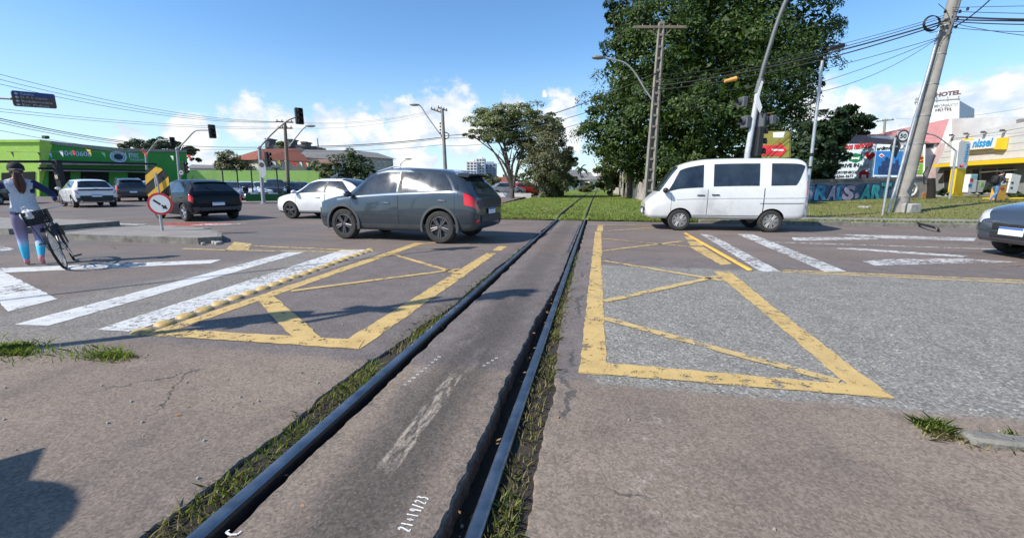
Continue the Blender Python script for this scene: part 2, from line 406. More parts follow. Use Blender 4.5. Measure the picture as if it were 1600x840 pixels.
Y1 = 16.3
ys = np.concatenate([np.arange(-12, .6, .6), np.arange(.6, 6, .035), np.arange(6, Y1, .12), [Y1]])
def edge_x(which):
    if which == 'L':   # left sheet, right edge: wide broken grass slot near, tight farther on
        wd = .030 + .125 * (1 - smoothstep(2.6, 4.6, ys)) + .02 * (1 - smoothstep(6, 9, ys))
        return -1.55 - wd + noise1(ys, 11, 2.4) * .05 + noise1(ys, 12, 20) * .020
    if which == 'ML': return -1.425 + noise1(ys, 21, 4.5) * .018 + noise1(ys, 22, 22) * .012
    if which == 'MR': return -.49 - (.082 * (1 - smoothstep(3.4, 6.5, ys)) + .006) + noise1(ys, 31, 3.2) * .016 + noise1(ys, 32, 22) * .018
    if which == 'R':
        wd = .06 + .085 * (1 - smoothstep(2.6, 4.5, ys)) 
        return -.385 + wd + noise1(ys, 41, 4) * .025 + noise1(ys, 42, 22) * .016
def strip(name, cols):
    """cols: list of (x array, z array) from left to right"""
    n = len(ys); V = []; Fc = []
    for x, z in cols: V += [(float(x[i]), float(ys[i]), float(z[i])) for i in range(n)]
    for c in range(len(cols) - 1):
        for i in range(n - 1): Fc.append((c * n + i, (c + 1) * n + i, (c + 1) * n + i + 1, c * n + i + 1))
    mb = MB(); mb.add(V, Fc); return tag(mb.build(name, [ROAD], recalc=False, angle=22), kind='structure')
one = np.ones_like(ys)
def lip(e, s, seed):
    j = noise1(ys, seed, 5) * .012
    return [(e - s * .9, one * 0), (e - s * .03, one * 0), (e - s * .008, -.003 + j * .4), (e, -.014 + j * .6), (e + s * .004, -.145 * one)]
L = lip(edge_x('L'), 1, 51); strip('road', [(one * -120, one * 0), (one * -12, one * 0)] + L)
R_ = lip(edge_x('R'), -1, 52); strip('road', list(reversed(R_)) + [(one * 12, one * 0), (one * 120, one * 0)])
a, b_ = edge_x('ML'), edge_x('MR')
j1, j2 = noise1(ys, 61, 4) * .012, noise1(ys, 62, 4) * .014
strip('road', [(a - .003, -.145 * one), (a, -.03 + j1), (a + .03, -.004 * one), (a + .10, .006 * one), (-.98 * one, .012 * one), (b_ - .06, .004 * one), (b_ - .012, -.001 + j2 * .3), (b_, -.016 + j2 * .7), (b_ + .003, -.145 * one)])
mb = MB(); mb.sheet([(-2.1, -12, -.125), (.1, -12, -.125), (.1, Y1 + .2, -.125), (-2.1, Y1 + .2, -.125)]); tag(mb.build('track_bed', [SOIL]), kind='structure')
mb = MB(); mb.sheet([(-1.95, .2, -.024), (-1.535, .2, -.024), (-1.535, 9, -.024), (-1.95, 9, -.024)]); mb.sheet([(-.40, .2, -.022), (-.12, .2, -.022), (-.12, 9, -.022), (-.40, 9, -.022)]); tag(mb.build('soil', [SOIL]), kind='structure')
# side street left of the line, car-lot apron beyond
mb = MB(); mb.sheet([(-120, Y1, 0), (-6.2, Y1, 0), (-7.0, 34, 0), (-9.5, 80, 0), (-120, 80, 0)]); tag(mb.build('street', [ROAD]), kind='structure')

def track_dx(y): return .00026 * max(0, y - 18) ** 1.75
def tz(x, y):
    return .03 + .06 * smoothstep(16.3, 17.6, y) * (1 - smoothstep(3.2, 4.2, x)) + smoothstep(18.8, 27, y) * (.10 + .26 * smoothstep(12, 22, x)) * smoothstep(4, 7, x)
def field(name, x0, x1, y0, y1, nx, ny, mat, hole=None):
    xs = np.linspace(x0, x1, nx); yy = np.linspace(y0, y1, ny); V = []; Fc = []
    for y in yy:
        for x in xs: V.append((x, y, float(tz(x, y)) + random.uniform(-.015, .02)))
    for j in range(ny - 1):
        for i in range(nx - 1): Fc.append((j * nx + i, j * nx + i + 1, (j + 1) * nx + i + 1, (j + 1) * nx + i))
    mb = MB(); mb.add(V, Fc); return tag(mb.build(name, mat, recalc=False), kind='structure')
field('verge', -6.2, 4.0, Y1, 130, 30, 160, [GRASS])
field('verge', 4.0, 70, 18.75, 130, 90, 90, [GRASS_DRY])
mb = MB(); mb.box((37.2, 16.75, .045), (66, .9, .09)); tag(mb.build('verge', [GRASS_DRY]), kind='structure')
mb = MB(); mb.box((37.5, 17.97, .03), (67, 1.54, .11)); tag(mb.build('sidewalk', [PAVE]), kind='structure')
mb = MB(); mb.prism([(9.6, 16.28, .096), (14.5, 16.28, .096), (15.2, 17.19, .096), (10.4, 17.19, .096)], (0, 0, -.09)); tag(mb.build('sidewalk', [PAVE]), kind='structure')
mb = MB()
xk = 3.6
while xk < 60:
    ln = .98 + random.uniform(-.03, .02); mb.box((xk + ln / 2, 16.2 + random.uniform(-.012, .012), .055 + random.uniform(-.012, .008)), (ln - .012, .16, .15), bev=.015, rz=random.uniform(-.006, .006)); xk += ln
tag(mb.build('kerb', [KERB_M]), kind='structure')
# raised sidewalk corner on the near left, kerb on the near right
mb = MB(); 
pl = [G(-140, 552), G(0, 556), (G(90, 560)), G(172, 563), G(150, 572), G(-60, 640), G(-400, 640)]
mb.prism([(p.x, p.y, .045) for p in pl], (0, 0, -.04)); 
xk = 2.02
mk = MB()
while xk < 12:
    mk.box((xk + .45, 2.52 - (xk - 2) * .02, .01), (.89, .11, .07), bev=.018, rz=-.02 + random.uniform(-.02, .02)); xk += .91
tag(mk.build('kerb', [KERB_M]), kind='structure')
# median islands
def island(name, poly, h=.15):
    P = [Vector((p[0], p[1], 0)) for p in poly]; n = len(P); c = sum(P, Vector()) / n
    inner = [p + (c - p).normalized() * .16 for p in P]
    m2 = MB(); m2.prism([(p.x, p.y, h - .012) for p in inner], (0, 0, -h + .005)); tag(m2.build(name, [PAVE]), kind='structure')
    m1 = MB()
    for i in range(n):
        a_, b2 = P[i], P[(i + 1) % n]; ia, ib = inner[i], inner[(i + 1) % n]
        m1.prism([(a_.x, a_.y, 0), (b2.x, b2.y, 0), (ib.x, ib.y, 0), (ia.x, ia.y, 0)], (0, 0, h))
    tag(m1.build('kerb', [KERB_M]), kind='structure')
island('traffic_island', [(-9.05, 8.13), (-8.72, 8.45), (-9.2, 8.95), (-11.2, 10.4), (-13.6, 10.6), (-14.0, 9.4), (-13.7, 8.12)])
island('traffic_island', [(-15.9, 8.7), (-15.6, 11.3), (-17, 11.6), (-40, 12.6), (-40, 9.6)], .16)

# ------------------------------------------------------------------ rails
def rail(name, x, y0, y1, label, group, ztop=.026, side=.035, far=True):
    yy = [y0]; 
    while yy[-1] < y1: yy.append(min(y1, yy[-1] + (.5 if yy[-1] < 20 else 2.0)))
    prof = [(-.065, -.125), (-.065, -.112), (-.012, -.10), (-.010, -.02), (-side, -.010), (-side, .014), (-side * .74, .024), (-side * .3, .027), (side * .3, .027), (side * .74, .024), (side, .014), (side, -.010), (.010, -.02), (.012, -.10), (.065, -.112), (.065, -.125)]
    V = []; Fc = []; mi = []; n = len(prof)
    for y in yy:
        up = (ztop - .027) + (.125 * float(smoothstep(15.8, 18, y)) if far else 0)
        for (px, pz) in prof: V.append((x + px + (track_dx(y) if far else 0), y, pz + up))
    for i in range(len(yy) - 1):
        for k in range(n): Fc.append((i * n + k, i * n + (k + 1) % n, (i + 1) * n + (k + 1) % n, (i + 1) * n + k)); mi.append(0 if 5 <= k <= 9 and yy[i] < 16.3 else 1)
    Fc += [tuple(range(n)), tuple((len(yy) - 1) * n + k for k in range(n - 1, -1, -1))]; mi += [1, 1]
    mb = MB(); mb.add(V, Fc); mb.m = mi
    return tag(mb.build(name, [STEEL_TOP, STEEL_RUST], recalc=True, angle=30), label, 'rail', group)
rail('rail', -1.50, -3, 100, 'left running rail of the track, dull blue steel with grass strip on its left', 'running rails', .030, .034)
rail('rail', -.43, -3, 100, 'right running rail of the track, shiny steel beside the wide dark slot', 'running rails', .026, .032)
rail('guard_rail', -.555, 8.6, 14.6, 'short blue guard rail close inside the right running rail', 'guard rails', .012, .022, False)
rail('guard_rail', -1.375, 12.6, 16.0, 'short guard rail close inside the left running rail at the road edge', 'guard rails', .02, .022, False)

# ------------------------------------------------------------------ painted markings
def paint(name, polys, mat, z=.004, jit=.010):
    mb = MB()
    for poly in polys:
        P = [Vector((p[0], p[1], 0)) for p in poly]; out = []
        for i in range(len(P)):
            a, b = P[i], P[(i + 1) % len(P)]; d = b - a; k = max(1, int(d.length / .09)); nrm = Vector((d.y, -d.x, 0)).normalized() if d.length > 0 else Vector()
            for q in range(k):
                jj = jit if q else jit * .5
                out.append(a + d * (q / k) + nrm * random.uniform(-jj, jj))
        mb.sheet([(p.x, p.y, z) for p in out])
    o = mb.build(name, [mat], smooth=False, recalc=False)
    for p in o.data.polygons:
        if p.normal.z < 0: p.flip()
    return tag(o, kind='structure')
def px(*pts): return [G(u, v) for u, v in pts]
def line(a, b, wd):
    a, b = Vector((a[0], a[1], 0)), Vector((b[0], b[1], 0)); n = Vector(((b - a).y, -(b - a).x, 0)).normalized() * wd / 2
    return [a + n, b + n, b - n, a - n]
def pline(p, q, wd): return line(G(*p), G(*q), wd)
# right box
paint('road_marking', [[(-.085, 2.97), (.118, 2.97), (.118, 8.3), (.14, 8.3), (.15, 12.6), (-.02, 12.6)], [(.02, 12.75), (.2, 12.75), (.24, 14.6), (.06, 14.6)],
                       [(1.76, 2.99), (1.96, 2.985), (2.02, 5.0), (2.13, 7.15), (1.88, 7.15), (1.83, 5.0)],
                       [(2.14, 7.75), (2.36, 7.9), (2.36, 9.95), (2.06, 9.95)], [(2.12, 10.15), (2.4, 10.15), (2.5, 10.9), (2.2, 10.9)], [(2.25, 11.2), (2.48, 11.2), (2.52, 11.8), (2.3, 11.8)]], YELLOW_PAINT)
paint('road_marking', [pline((943, 407.6), (1137, 440), .105), pline((944, 471), (1126, 431), .105), pline((941, 497), (1312, 597), .105),
                       pline((940, 392.5), (1066, 377), .10), pline((940, 373), (1083, 386), .09), pline((932, 351.5), (1042, 353), .11), pline((951, 361), (1025, 355.6), .09)], YELLOW_WORN, .008)
paint('road_marking', [[(-.08, 3.19), (-.08, 2.975), (1.93, 2.985), (1.93, 3.05), (1.78, 3.15)]], YELLOW_PAINT, .0075)
paint('road_marking', [[(-4.08, 2.985), (-1.94, 3.065), (-2.0, 3.26), (-4.08, 3.17)]], YELLOW_PAINT, .0075)
# left box
paint('road_marking', [[(-4.10, 2.98), (-3.90, 2.98), (-3.93, 3.3), (-3.98, 9.3), (-4.2, 9.3), (-4.13, 4.2)],                       [(-2.17, 3.08), (-1.93, 3.06), (-1.955, 8.2), (-2.16, 8.2)], [(-2.12, 8.55), (-1.94, 8.55), (-1.94, 9.2), (-2.14, 9.2)]], YELLOW_PAINT)
paint('road_marking', [pline((413, 464), (483, 531), .20), pline((455, 455), (719, 420.5), .10), pline((606, 395), (716, 428), .10), pline((636, 384), (690, 379), .09)], YELLOW_PAINT, .008)
paint('road_marking', [pline((285, 388.5), (357, 391), .10), pline((357, 391), (545, 394), .09), pline((390, 384), (560, 391.5), .10), px((351, 391), (366, 378), (394, 381), (388, 391))], YELLOW_WORN, .006)
# zebra left, give-way shape, red cycle lane
paint('road_marking', [px((22, 507), (76, 509), (475, 394), (449, 394)), px((0, 419), (345, 405.5), (329, 411.5), (8, 426)), px((-60, 412), (0, 419), (8, 426), (90, 467), (12, 487), (0, 473), (-90, 440))], WHITE_PAINT)
paint('road_marking', [px((152, 515), (205, 518.5), (588, 390), (536, 390))], paint_material('scuffed_white_road_paint', (.62, .62, .60), .50, 14))
paint('road_marking', [px((0, 383.5), (24, 389.5), (0, 393), (-60, 394), (-60, 384))], WHITE_WORN)
paint('road_marking', [px((186, 349), (230, 350.5), (232, 353), (188, 351)), px((296, 352.5), (320, 350), (388, 349.2), (350, 352))], WHITE_WORN, .008)
paint('road_marking', [px((242, 352), (256, 348), (370, 348), (300, 355.5))], RED_PAINT)
# zebra and arrows right, double yellow line
paint('road_marking', [px((1093, 365), (1190, 425), (1221, 425), (1114, 368)), px((1152, 366), (1176, 366), (1323, 424), (1288, 424))], WHITE_WORN)
paint('road_marking', [px((1237, 371), (1365, 370), (1372, 374), (1240, 376)), px((1306, 366), (1380, 367.5), (1525, 372), (1522, 376.5), (1370, 372)), px((1298, 388), (1325, 387), (1512, 399.5), (1504, 402)),
                       px((1347, 408), (1390, 405), (1500, 404), (1595, 409.5), (1480, 412), (1400, 414), (1368, 415))], WHITE_WORN)
paint('road_marking', [pline((1200, 378), (1560, 389.5), .10)], WHITE_WORN)
paint('road_marking', [pline((1222, 422), (1640, 440), .075), pline((1222, 424.5), (1640, 444), .075)], YELLOW_WORN)
mb = MB(); mb.box((2.465, 9.95, .016), (.085, 5.3, .03), bev=.012); tag(mb.build('lane_divider', [M('yellow_rubber', (.72, .44, .07), .6, dirt=.4)]), 'long raised yellow divider strip beside the right zebra crossing', 'divider strip')
# road studs
STUD = M('yellow_stud_plastic', (.48, .33, .12), .55, var=.3, sc=20, dirt=.9)
mb = MB(); mb.lathe([(.0, .040), (.038, .037), (.070, .027), (.088, .012), (.094, .0)], n=20)
stud_me = mb.mesh('road_stud')
a, b = G(222, 519), G(579, 390.5)
for i in range(22):
    t = i / 21; p = a + (b - a) * t
    o = link_mesh('road_stud', stud_me, [STUD]); o.location = (p.x + random.uniform(-.012, .012), p.y, .0); o.rotation_euler = (0, 0, random.uniform(0, 6))
    tag(o, 'domed yellow road stud in the row edging the left white stripe', 'road stud', 'yellow road studs')
# chalk writing between the rails, each stroke a thin painted ribbon
STROKES = {'2': [[(0, .8), (.15, 1), (.4, .95), (.45, .7), (0, .05), (.12, 0), (.5, .05)]], '1': [[(.2, 1), (.25, 0)]], '+': [[(0, .45), (.5, .5)], [(.25, .75), (.27, .2)]],
           '9': [[(.45, .7), (.3, 1), (.05, .8), (.15, .5), (.45, .7), (.4, 0)]], '/': [[(.4, 1.05), (.05, -.05)]], '3': [[(.05, .95), (.4, .95), (.2, .6), (.45, .4), (.3, 0), (0, .05)]],
           'C': [[(.5, .9), (.25, 1), (.02, .6), (.1, .1), (.45, .05)]], '0': [[(.25, 1), (.05, .6), (.2, 0), (.45, .5), (.25, 1)]], '5': [[(.45, 1), (.1, 1), (.1, .6), (.42, .5), (.35, .05), (0, .05)]]}
def chalk(text, p0, p1, hgt, wd=.006):
    d = (p1 - p0); L = d.length; d.normalize(); up = Vector((-d.y, d.x, 0)); adv = L / len(text); mb = MB()
    for i, ch in enumerate(text):
        for st in STROKES[ch]:
            P = [p0 + d * (adv * (i + x * .95)) + up * hgt * y for x, y in st]
            for q in range(len(P) - 1): mb.sheet([Vector((v.x, v.y, 0)) for v in line(P[q], P[q + 1], wd * random.uniform(.8, 1.3))])
    zc = lambda x: (.012 - .006 * (-.98 - x) / .34) if x < -.98 else (.012 - .008 * (x + .98) / .36)
    for k in range(len(mb.v)): mb.v[k] = (mb.v[k][0], mb.v[k][1], zc(mb.v[k][0]) + .0025)
    return tag(mb.build('chalk_writing', [CHALK], smooth=False), kind='structure')
chalk('21+19/23', G(640, 832), G(672, 776), .052)
chalk('C', G(372, 838), G(386, 822), .06, .008)
chalk('1020321023', G(634, 604), G(692, 556), .022, .004)
chalk('0000', G(757, 574), G(782, 558), .022, .004)
# ------------------------------------------------------------------ vehicles
def pchip(ys, k):
    """monotone resampling of values at integer stations, k samples per interval -> function of s"""
    y = np.asarray(ys, float); n = len(y); d = np.diff(y); m = np.zeros(n)
    for i in range(1, n - 1):
        m[i] = 0 if d[i - 1] * d[i] <= 0 else 2 * d[i - 1] * d[i] / (d[i - 1] + d[i])
    m[0], m[-1] = d[0], d[-1]
    def f(s):
        i = int(min(max(math.floor(s), 0), n - 2)); t = s - i
        return float((2 * t ** 3 - 3 * t ** 2 + 1) * y[i] + (t ** 3 - 2 * t ** 2 + t) * m[i] + (-2 * t ** 3 + 3 * t ** 2) * y[i + 1] + (t ** 3 - t ** 2) * m[i + 1])
    return f
class Loft:
    # station: x, zb, zbelt, ztop, wb, wm, wbelt, wtop
    def __init__(s, st, sc=1.0, zm=.5):
        st = np.array(st, float) * sc; s.n = len(st); s.f = [pchip(st[:, i], 6) for i in range(8)]; s.zm = zm; s.sc = sc
    def section(s, q):
        x, zb, zbelt, ztop, wb, wm, wbelt, wtop = [f(q) for f in s.f]
        return x, [(0, zb), (wb * .88, zb), (wb, zb + .06 * s.sc), (wm, zb + s.zm * (zbelt - zb)), (wbelt, zbelt), (wtop, ztop - .055 * s.sc * min(1, (ztop - zbelt) / .3 + .15)), (wtop * .72, ztop - .012 * s.sc), (0, ztop)]
    def S(s, q, t, side=1):
        x, P = s.section(q)
        i = int(min(max(math.floor(t), 0), 6)); u = t - i
        p1, p2 = P[i], P[i + 1]
        p0 = P[i - 1] if i > 0 else (-P[1][0], P[1][1]); p3 = P[i + 2] if i < 6 else (-P[6][0], P[6][1])
        k = .38
        def h(a):
            m1, m2 = k * (p2[a] - p0[a]), k * (p3[a] - p1[a])
            lim = abs(p2[a] - p1[a]) * 1.3 + .004
            m1 = max(-lim, min(lim, m1)); m2 = max(-lim, min(lim, m2))
            return (2 * u ** 3 - 3 * u ** 2 + 1) * p1[a] + (u ** 3 - 2 * u ** 2 + u) * m1 + (-2 * u ** 3 + 3 * u ** 2) * p2[a] + (u ** 3 - u ** 2) * m2
        return Vector((x, side * h(0), h(1)))
    def N(s, q, t, side=1):
        e = .02; q = min(max(q, e), s.n - 1 - e); t = min(max(t, e), 7 - e)
        n = (s.S(q + e, t, side) - s.S(q - e, t, side)).cross(s.S(q, t + e, side) - s.S(q, t - e, side)) * -side
        return n.normalized() if n.length > 1e-9 else Vector((0, 0, 1))
    def body(s, k=6):
        tt = [0, .5, 1, 1.5, 2, 2.25, 2.5, 2.75, 3, 3.25, 3.5, 3.75, 4, 4.2, 4.4, 4.6, 4.8, 5, 5.2, 5.4, 5.7, 6, 6.5, 7]
        qs = [i / k for i in range((s.n - 1) * k + 1)]; V = []; Fc = []; m = len(tt) * 2 - 2
        for q in qs:
            V += [s.S(q, t, 1) for t in tt] + [s.S(q, t, -1) for t in reversed(tt[1:-1])]
        for i in range(len(qs) - 1):
            for j in range(m): Fc.append((i * m + j, i * m + (j + 1) % m, (i + 1) * m + (j + 1) % m, (i + 1) * m + j))
        Fc += [tuple(range(m)), tuple((len(qs) - 1) * m + j for j in range(m - 1, -1, -1))]
        mb = MB(); mb.add(V, Fc); return mb
    def panel(s, mb, q0, q1, t0, t1, side=1, off=.004, nq=10, ntt=6):
        """q0,q1: (at t0, at t1) slanted ends; sheet lying just proud of the skin, with a rim turned inwards"""
        a0, a1 = q0 if isinstance(q0, tuple) else (q0, q0); b0, b1 = q1 if isinstance(q1, tuple) else (q1, q1)
        V = []; Fc = []; n1 = nq + 1
        for j in range(ntt + 1):
            w_ = j / ntt; t = t0 + (t1 - t0) * w_; qa = a0 + (a1 - a0) * w_; qb = b0 + (b1 - b0) * w_
            for i in range(n1):
                q = qa + (qb - qa) * i / nq; V.append(s.S(q, t, side) + s.N(q, t, side) * off)
        for j in range(ntt):
            for i in range(nq): Fc.append((j * n1 + i, j * n1 + i + 1, (j + 1) * n1 + i + 1, (j + 1) * n1 + i))
        s._rim(V, Fc, n1, ntt + 1, off); mb.add(V, Fc)
    def _rim(s, V, Fc, nc, nr, off):
        loop = [i for i in range(nc)] + [j * nc + nc - 1 for j in range(1, nr)] + [(nr - 1) * nc + i for i in range(nc - 2, -1, -1)] + [j * nc for j in range(nr - 2, 0, -1)]
        c = sum((Vector(V[i]) for i in loop), Vector()) / len(loop); b = len(V)
        for i in loop:
            d = Vector((0, -1 if V[i].y > 0 else 1, 0)) if abs(c.y) > .2 else Vector((1 if V[i].x < 0 else -1, 0, -.3))
            V.append(Vector(V[i]) + d * (off + .012))
        n = len(loop)
        for k in range(n): Fc.append((loop[k], loop[(k + 1) % n], b + (k + 1) % n, b + k))
    def wrap(s, mb, q0, q1, tA, off=.004, nq=8, half=10):
        """panel across the top from tA on one side to tA on the other; q0,q1 may be (edge, centre) pairs"""
        e0, c0 = q0 if isinstance(q0, tuple) else (q0, q0); e1, c1 = q1 if isinstance(q1, tuple) else (q1, q1)
        V = []; Fc = []; n1 = nq + 1; cols = []
        for j in range(-half, half + 1):
            w_ = abs(j) / half; t = 7 - (7 - tA) * w_; cols.append((t, 1 if j <= 0 else -1, c0 + (e0 - c0) * w_ ** 2, c1 + (e1 - c1) * w_ ** 2))
        for (t, sd_, qa, qb) in cols:
            for i in range(n1):
                q = qa + (qb - qa) * i / nq; V.append(s.S(q, t, sd_) + s.N(q, t, sd_) * off)
        for j in range(len(cols) - 1):
            for i in range(nq): Fc.append((j * n1 + i, j * n1 + i + 1, (j + 1) * n1 + i + 1, (j + 1) * n1 + i))
        s._rim(V, Fc, n1, len(cols), off); mb.add(V, Fc)
def glass(name='car_glass', col=(.022, .028, .034)):
    return M(name, col, .05, 0, var=.85, sc=1.7, ior=1.75)
GLASS = glass(); GLASS_BLUE = glass('tinted_glass', (.03, .05, .07))
BLACK_PL = M('black_trim', (.022, .022, .023), .55, var=.2)
CLAD = M('grey_cladding', (.055, .06, .064), .6, var=.2)
TYRE = M('tyre_rubber', (.03, .029, .028), .85, var=.3, sc=20, dirt=.3)
RIM_D = M('dull_alloy', (.10, .10, .105), .5, .6, var=.15); RIM_L = M('bright_alloy', (.55, .56, .58), .28, .9, var=.1); RIM_STEEL = M('dusty_hubcap', (.33, .325, .31), .5, .4, var=.25, sc=14)
CHROME = M('chrome', (.75, .76, .78), .12, 1.0, var=0); TAIL = M('red_lens', (.62, .010, .014), .15, var=.1, coat=.8); LAMP = M('clear_lens', (.62, .64, .66), .1, .2, var=.1, coat=.8)
AMBER = M('amber_lens', (.75, .28, .03), .2, var=.1, coat=.5); PLATE_W = M('plate_white', (.72, .74, .78), .4, var=.06); PLATE_B = M('plate_blue', (.03, .12, .45), .4, var=.05)
WELL = M('wheel_well', (.012, .012, .012), .9, var=0)
def paintmat(name, col, metal=.0, rough=.32, dirt=.12): return M('paint_' + name, col, rough, metal, var=.05, sc=2, coat=.9, dirt=dirt)
_wheels = {}
def make_wheel(parent, x, y, r, wd, side, rim, spokes=5):
    key = (round(r, 3), round(wd, 3), rim.name, spokes)
    if key not in _wheels:
        h = wd / 2
        t = MB(); t.lathe([(r * .64, -h * .8), (r * .70, -h), (r * .90, -h), (r * .97, -h * .82), (r, -h * .5), (r, h * .5), (r * .97, h * .82), (r * .90, h), (r * .70, h), (r * .64, h * .8)], axis='Y', n=36, closed=True)
        g = MB(); g.lathe([(r * .66, -h * .7), (r * .66, h * .86), (r * .61, h * .9), (r * .60, h * .30), (.0, h * .26)], axis='Y', n=32)
        for k in range(spokes):
            a = 2 * PI * k / spokes
            for da in (-.13, .13):
                p0 = Vector((math.cos(a + da * 1.8) * r * .15, h * .72, math.sin(a + da * 1.8) * r * .15)); p1 = Vector((math.cos(a + da) * r * .61, h * .80, math.sin(a + da) * r * .61))
                g.tube([p0, p1], [r * .075, r * .055], 6)
        g.lathe([(r * .17, h * .3), (r * .17, h * .78), (r * .10, h * .86), (0, h * .87)], axis='Y', n=16)
        _wheels[key] = (t.mesh('tyre'), g.mesh('rim'))
    tm, gm = _wheels[key]
    wo = link_mesh('wheel', tm, [TYRE], parent, angle=35); wo.location = (x, y, r); wo.rotation_euler = (0, random.uniform(0, 1.2), 0 if side > 0 else PI)
    link_mesh('rim', gm, [rim], wo, angle=35)
    return wo
def car(kind, name, label, cat, paint, x, y, heading, sc=1.1, group=None, rim=RIM_L, plate=True, z=0.0):
    K = CARS[kind]; st = K['st']; L = Loft(st, sc, K.get('zm', .5)); T = lambda v: v * sc
    root = thing(name, label, cat, (x, y, z), rad(heading), group)
    # body with wheel arches cut out
    me = L.body().mesh('body'); me.materials.append(paint); me.materials.append(WELL)
    bo = bpy.data.objects.new('body', me); COL.objects.link(bo)
    r = T(K['r']); hw = T(K['w'])
    cut = MB(); cut.mi = 1
    for wx in K['axles']:
        for s_ in (-1, 1):
            rr = r * 1.14; cut.lathe([(0, s_ * hw * .50), (rr, s_ * hw * .50), (rr, s_ * hw * 1.4), (0, s_ * hw * 1.4)], (T(wx), 0, r * 1.02), 'Y', 40)
    cme = cut.mesh('cut'); cme.materials.append(paint); cme.materials.append(WELL); co = bpy.data.objects.new('cut', cme); COL.objects.link(co)
    md = bo.modifiers.new('b', 'BOOLEAN'); md.object = co; md.operation = 'DIFFERENCE'; md.solver = 'EXACT'
    bpy.context.view_layer.update()
    dg = bpy.context.evaluated_depsgraph_get(); nm = bpy.data.meshes.new_from_object(bo.evaluated_get(dg))
    bo.modifiers.clear(); bo.data = nm; bpy.data.objects.remove(co); bo.parent = root; nm.shade_smooth(); nm.set_sharp_from_angle(angle=rad(38))
    n = L.n - 1
    # glass
    for (nm_, q0, q1, t0, t1) in K['side_win']:
        for s_ in (1, -1):
            mb = MB(); L.panel(mb, q0, q1, t0, t1, s_, .005); mb.build('window', GLASS, root)
    q0, q1, tA = K['ws']; mb = MB(); L.wrap(mb, q0, q1, tA, .005); mb.build('windscreen', GLASS, root)
    q0, q1, tA = K['rw']; mb = MB(); L.wrap(mb, q0, q1, tA, .005); mb.build('rear_window', GLASS, root)
    if 'roofglass' in K: pass
    # seams, handles, sills, mirrors
    mb = MB()
    for q in K['seams']:
        for s_ in (1, -1):
            L.panel(mb, q, q + .022, 2.15, 4.0, s_, .0025, 1, 8)
    for s_ in (1, -1): L.panel(mb, K['seams'][0], K['seams'][-1], 2.14, 2.18, s_, .0025, 12, 1)
    mb.build('door_seam', BLACK_PL, root)
    mb = MB(); 
    if kind != 'van':
        for s_ in (1, -1):
            for q in (1.15, n - 1.25): L.panel(mb, q, q + .02, 2.3, 3.5, s_, .0025, 1, 6)
        L.wrap(mb, n - 3.02, n - 2.98, 4.6, .003, 1)
        mb.build('panel_gap', BLACK_PL, root)
        mb = MB()
        for s_ in (1, -1): L.panel(mb, (5.56, 5.56), (5.70, 5.70), 4.10, 4.88, s_, .003, 1, 6)
        mb.build('door_pillar', BLACK_PL, root)
        pw = L.S(2.2, 7); mb = MB(); mb.tube([pw + Vector((-.03, .02, .02)), pw + Vector((.06, .28, .14))], .012, 5); mb.build('rear_wiper', BLACK_PL, root)
    for q in K['handles']:
        for s_ in (1, -1):
            p = L.S(q, 3.62, s_); mb = MB(); mb.box((p.x, p.y + s_ * .012, p.z), (T(.19), T(.035), T(.028)), bev=.01); mb.build('door_handle', K.get('hmat', paint), root)
    if K.get('clad'):
        mb = MB()
        for s_ in (1, -1): L.panel(mb, .6, n - .6, 1.3, 2.35, s_, .006, 40, 4)
        for wx in K['axles']:
            for s_ in (1, -1):
                V = []; Fc = []; na = 26
                for i in range(na + 1):
                    a = PI * (-.08 + 1.16 * i / na)
                    for rr, yo in ((r * 1.135, -.05), (r * 1.15, .022), (r * 1.30, .014), (r * 1.32, -.06)):
                        xx, zz = T(wx) + rr * math.cos(a), r * 1.02 + rr * math.sin(a); V.append((xx, s_ * (hw * .985 + yo), zz))
                for i in range(na):
                    for k in range(3): Fc.append((i * 4 + k, i * 4 + k + 1, i * 4 + k + 5, i * 4 + k + 4))
                mb.add(V, Fc)
        mb.build('wheel_arch_cladding', CLAD, root)
        mb = MB()
        for s_ in (1, -1): mb.tube([L.S(3.9, 5.35, s_) + Vector((0, 0, .02)), L.S(4.2, 5.35, s_) + Vector((0, 0, .065)), L.S(6.0, 5.35, s_) + Vector((0, 0, .065)), L.S(6.9, 5.3, s_) + Vector((0, 0, .015))], .018, 6)
        mb.build('roof_rail', CHROME, root)
    if K.get('lower', True):
        mb = MB(); 
        for s_ in (1, -1): L.panel(mb, .25, n - .25, 1.1, 1.95, s_, .003, 30, 2)
        mb.build('sill', CLAD, root)
    for s_ in (1, -1):
        p = L.S(K['mirror'], 4.12, s_); mb = MB(); mb.ball((p.x + T(.02), p.y + s_ * T(.115), p.z + T(.055)), (T(.075), T(.115), T(.075)), 14, 8); mb.tube([p, (p.x, p.y + s_ * T(.08), p.z + T(.03))], T(.025), 6); mb.build('wing_mirror', K.get('mmat', paint), root)
        mb = MB(); q0, q1, t0, t1 = K['tail']; L.panel(mb, q0, q1, t0, t1, s_, .010); mb.build('tail_light', TAIL, root)
        mb = MB(); q0, q1, t0, t1 = K['head']; L.panel(mb, q0, q1, t0, t1, s_, .008); mb.build('headlight', LAMP, root)
    # ends: bumper bands, grille, plates, badge
    xr, sec = L.section(0); xf, sf = L.section(n)
    xb = xr - .006
    mb = MB(); 
    for s_ in (1, -1): L.panel(mb, 0.02, K.get('rb', 1.2), 1.2, 2.6, s_, .007, 8, 4)
    z0, z1 = T(K['rbz'][0]), T(K['rbz'][1]); yw = sec[2][0] * .98
    mb.box((xb - .012, 0, (z0 + z1) / 2), (.04, yw * 1.9, z1 - z0), bev=.015); mb.build('rear_bumper', CLAD if K.get('rbclad', True) else paint, root)
    zf0, zf1 = T(K['grille'][0]), T(K['grille'][1]); gw = T(K['grille'][2])
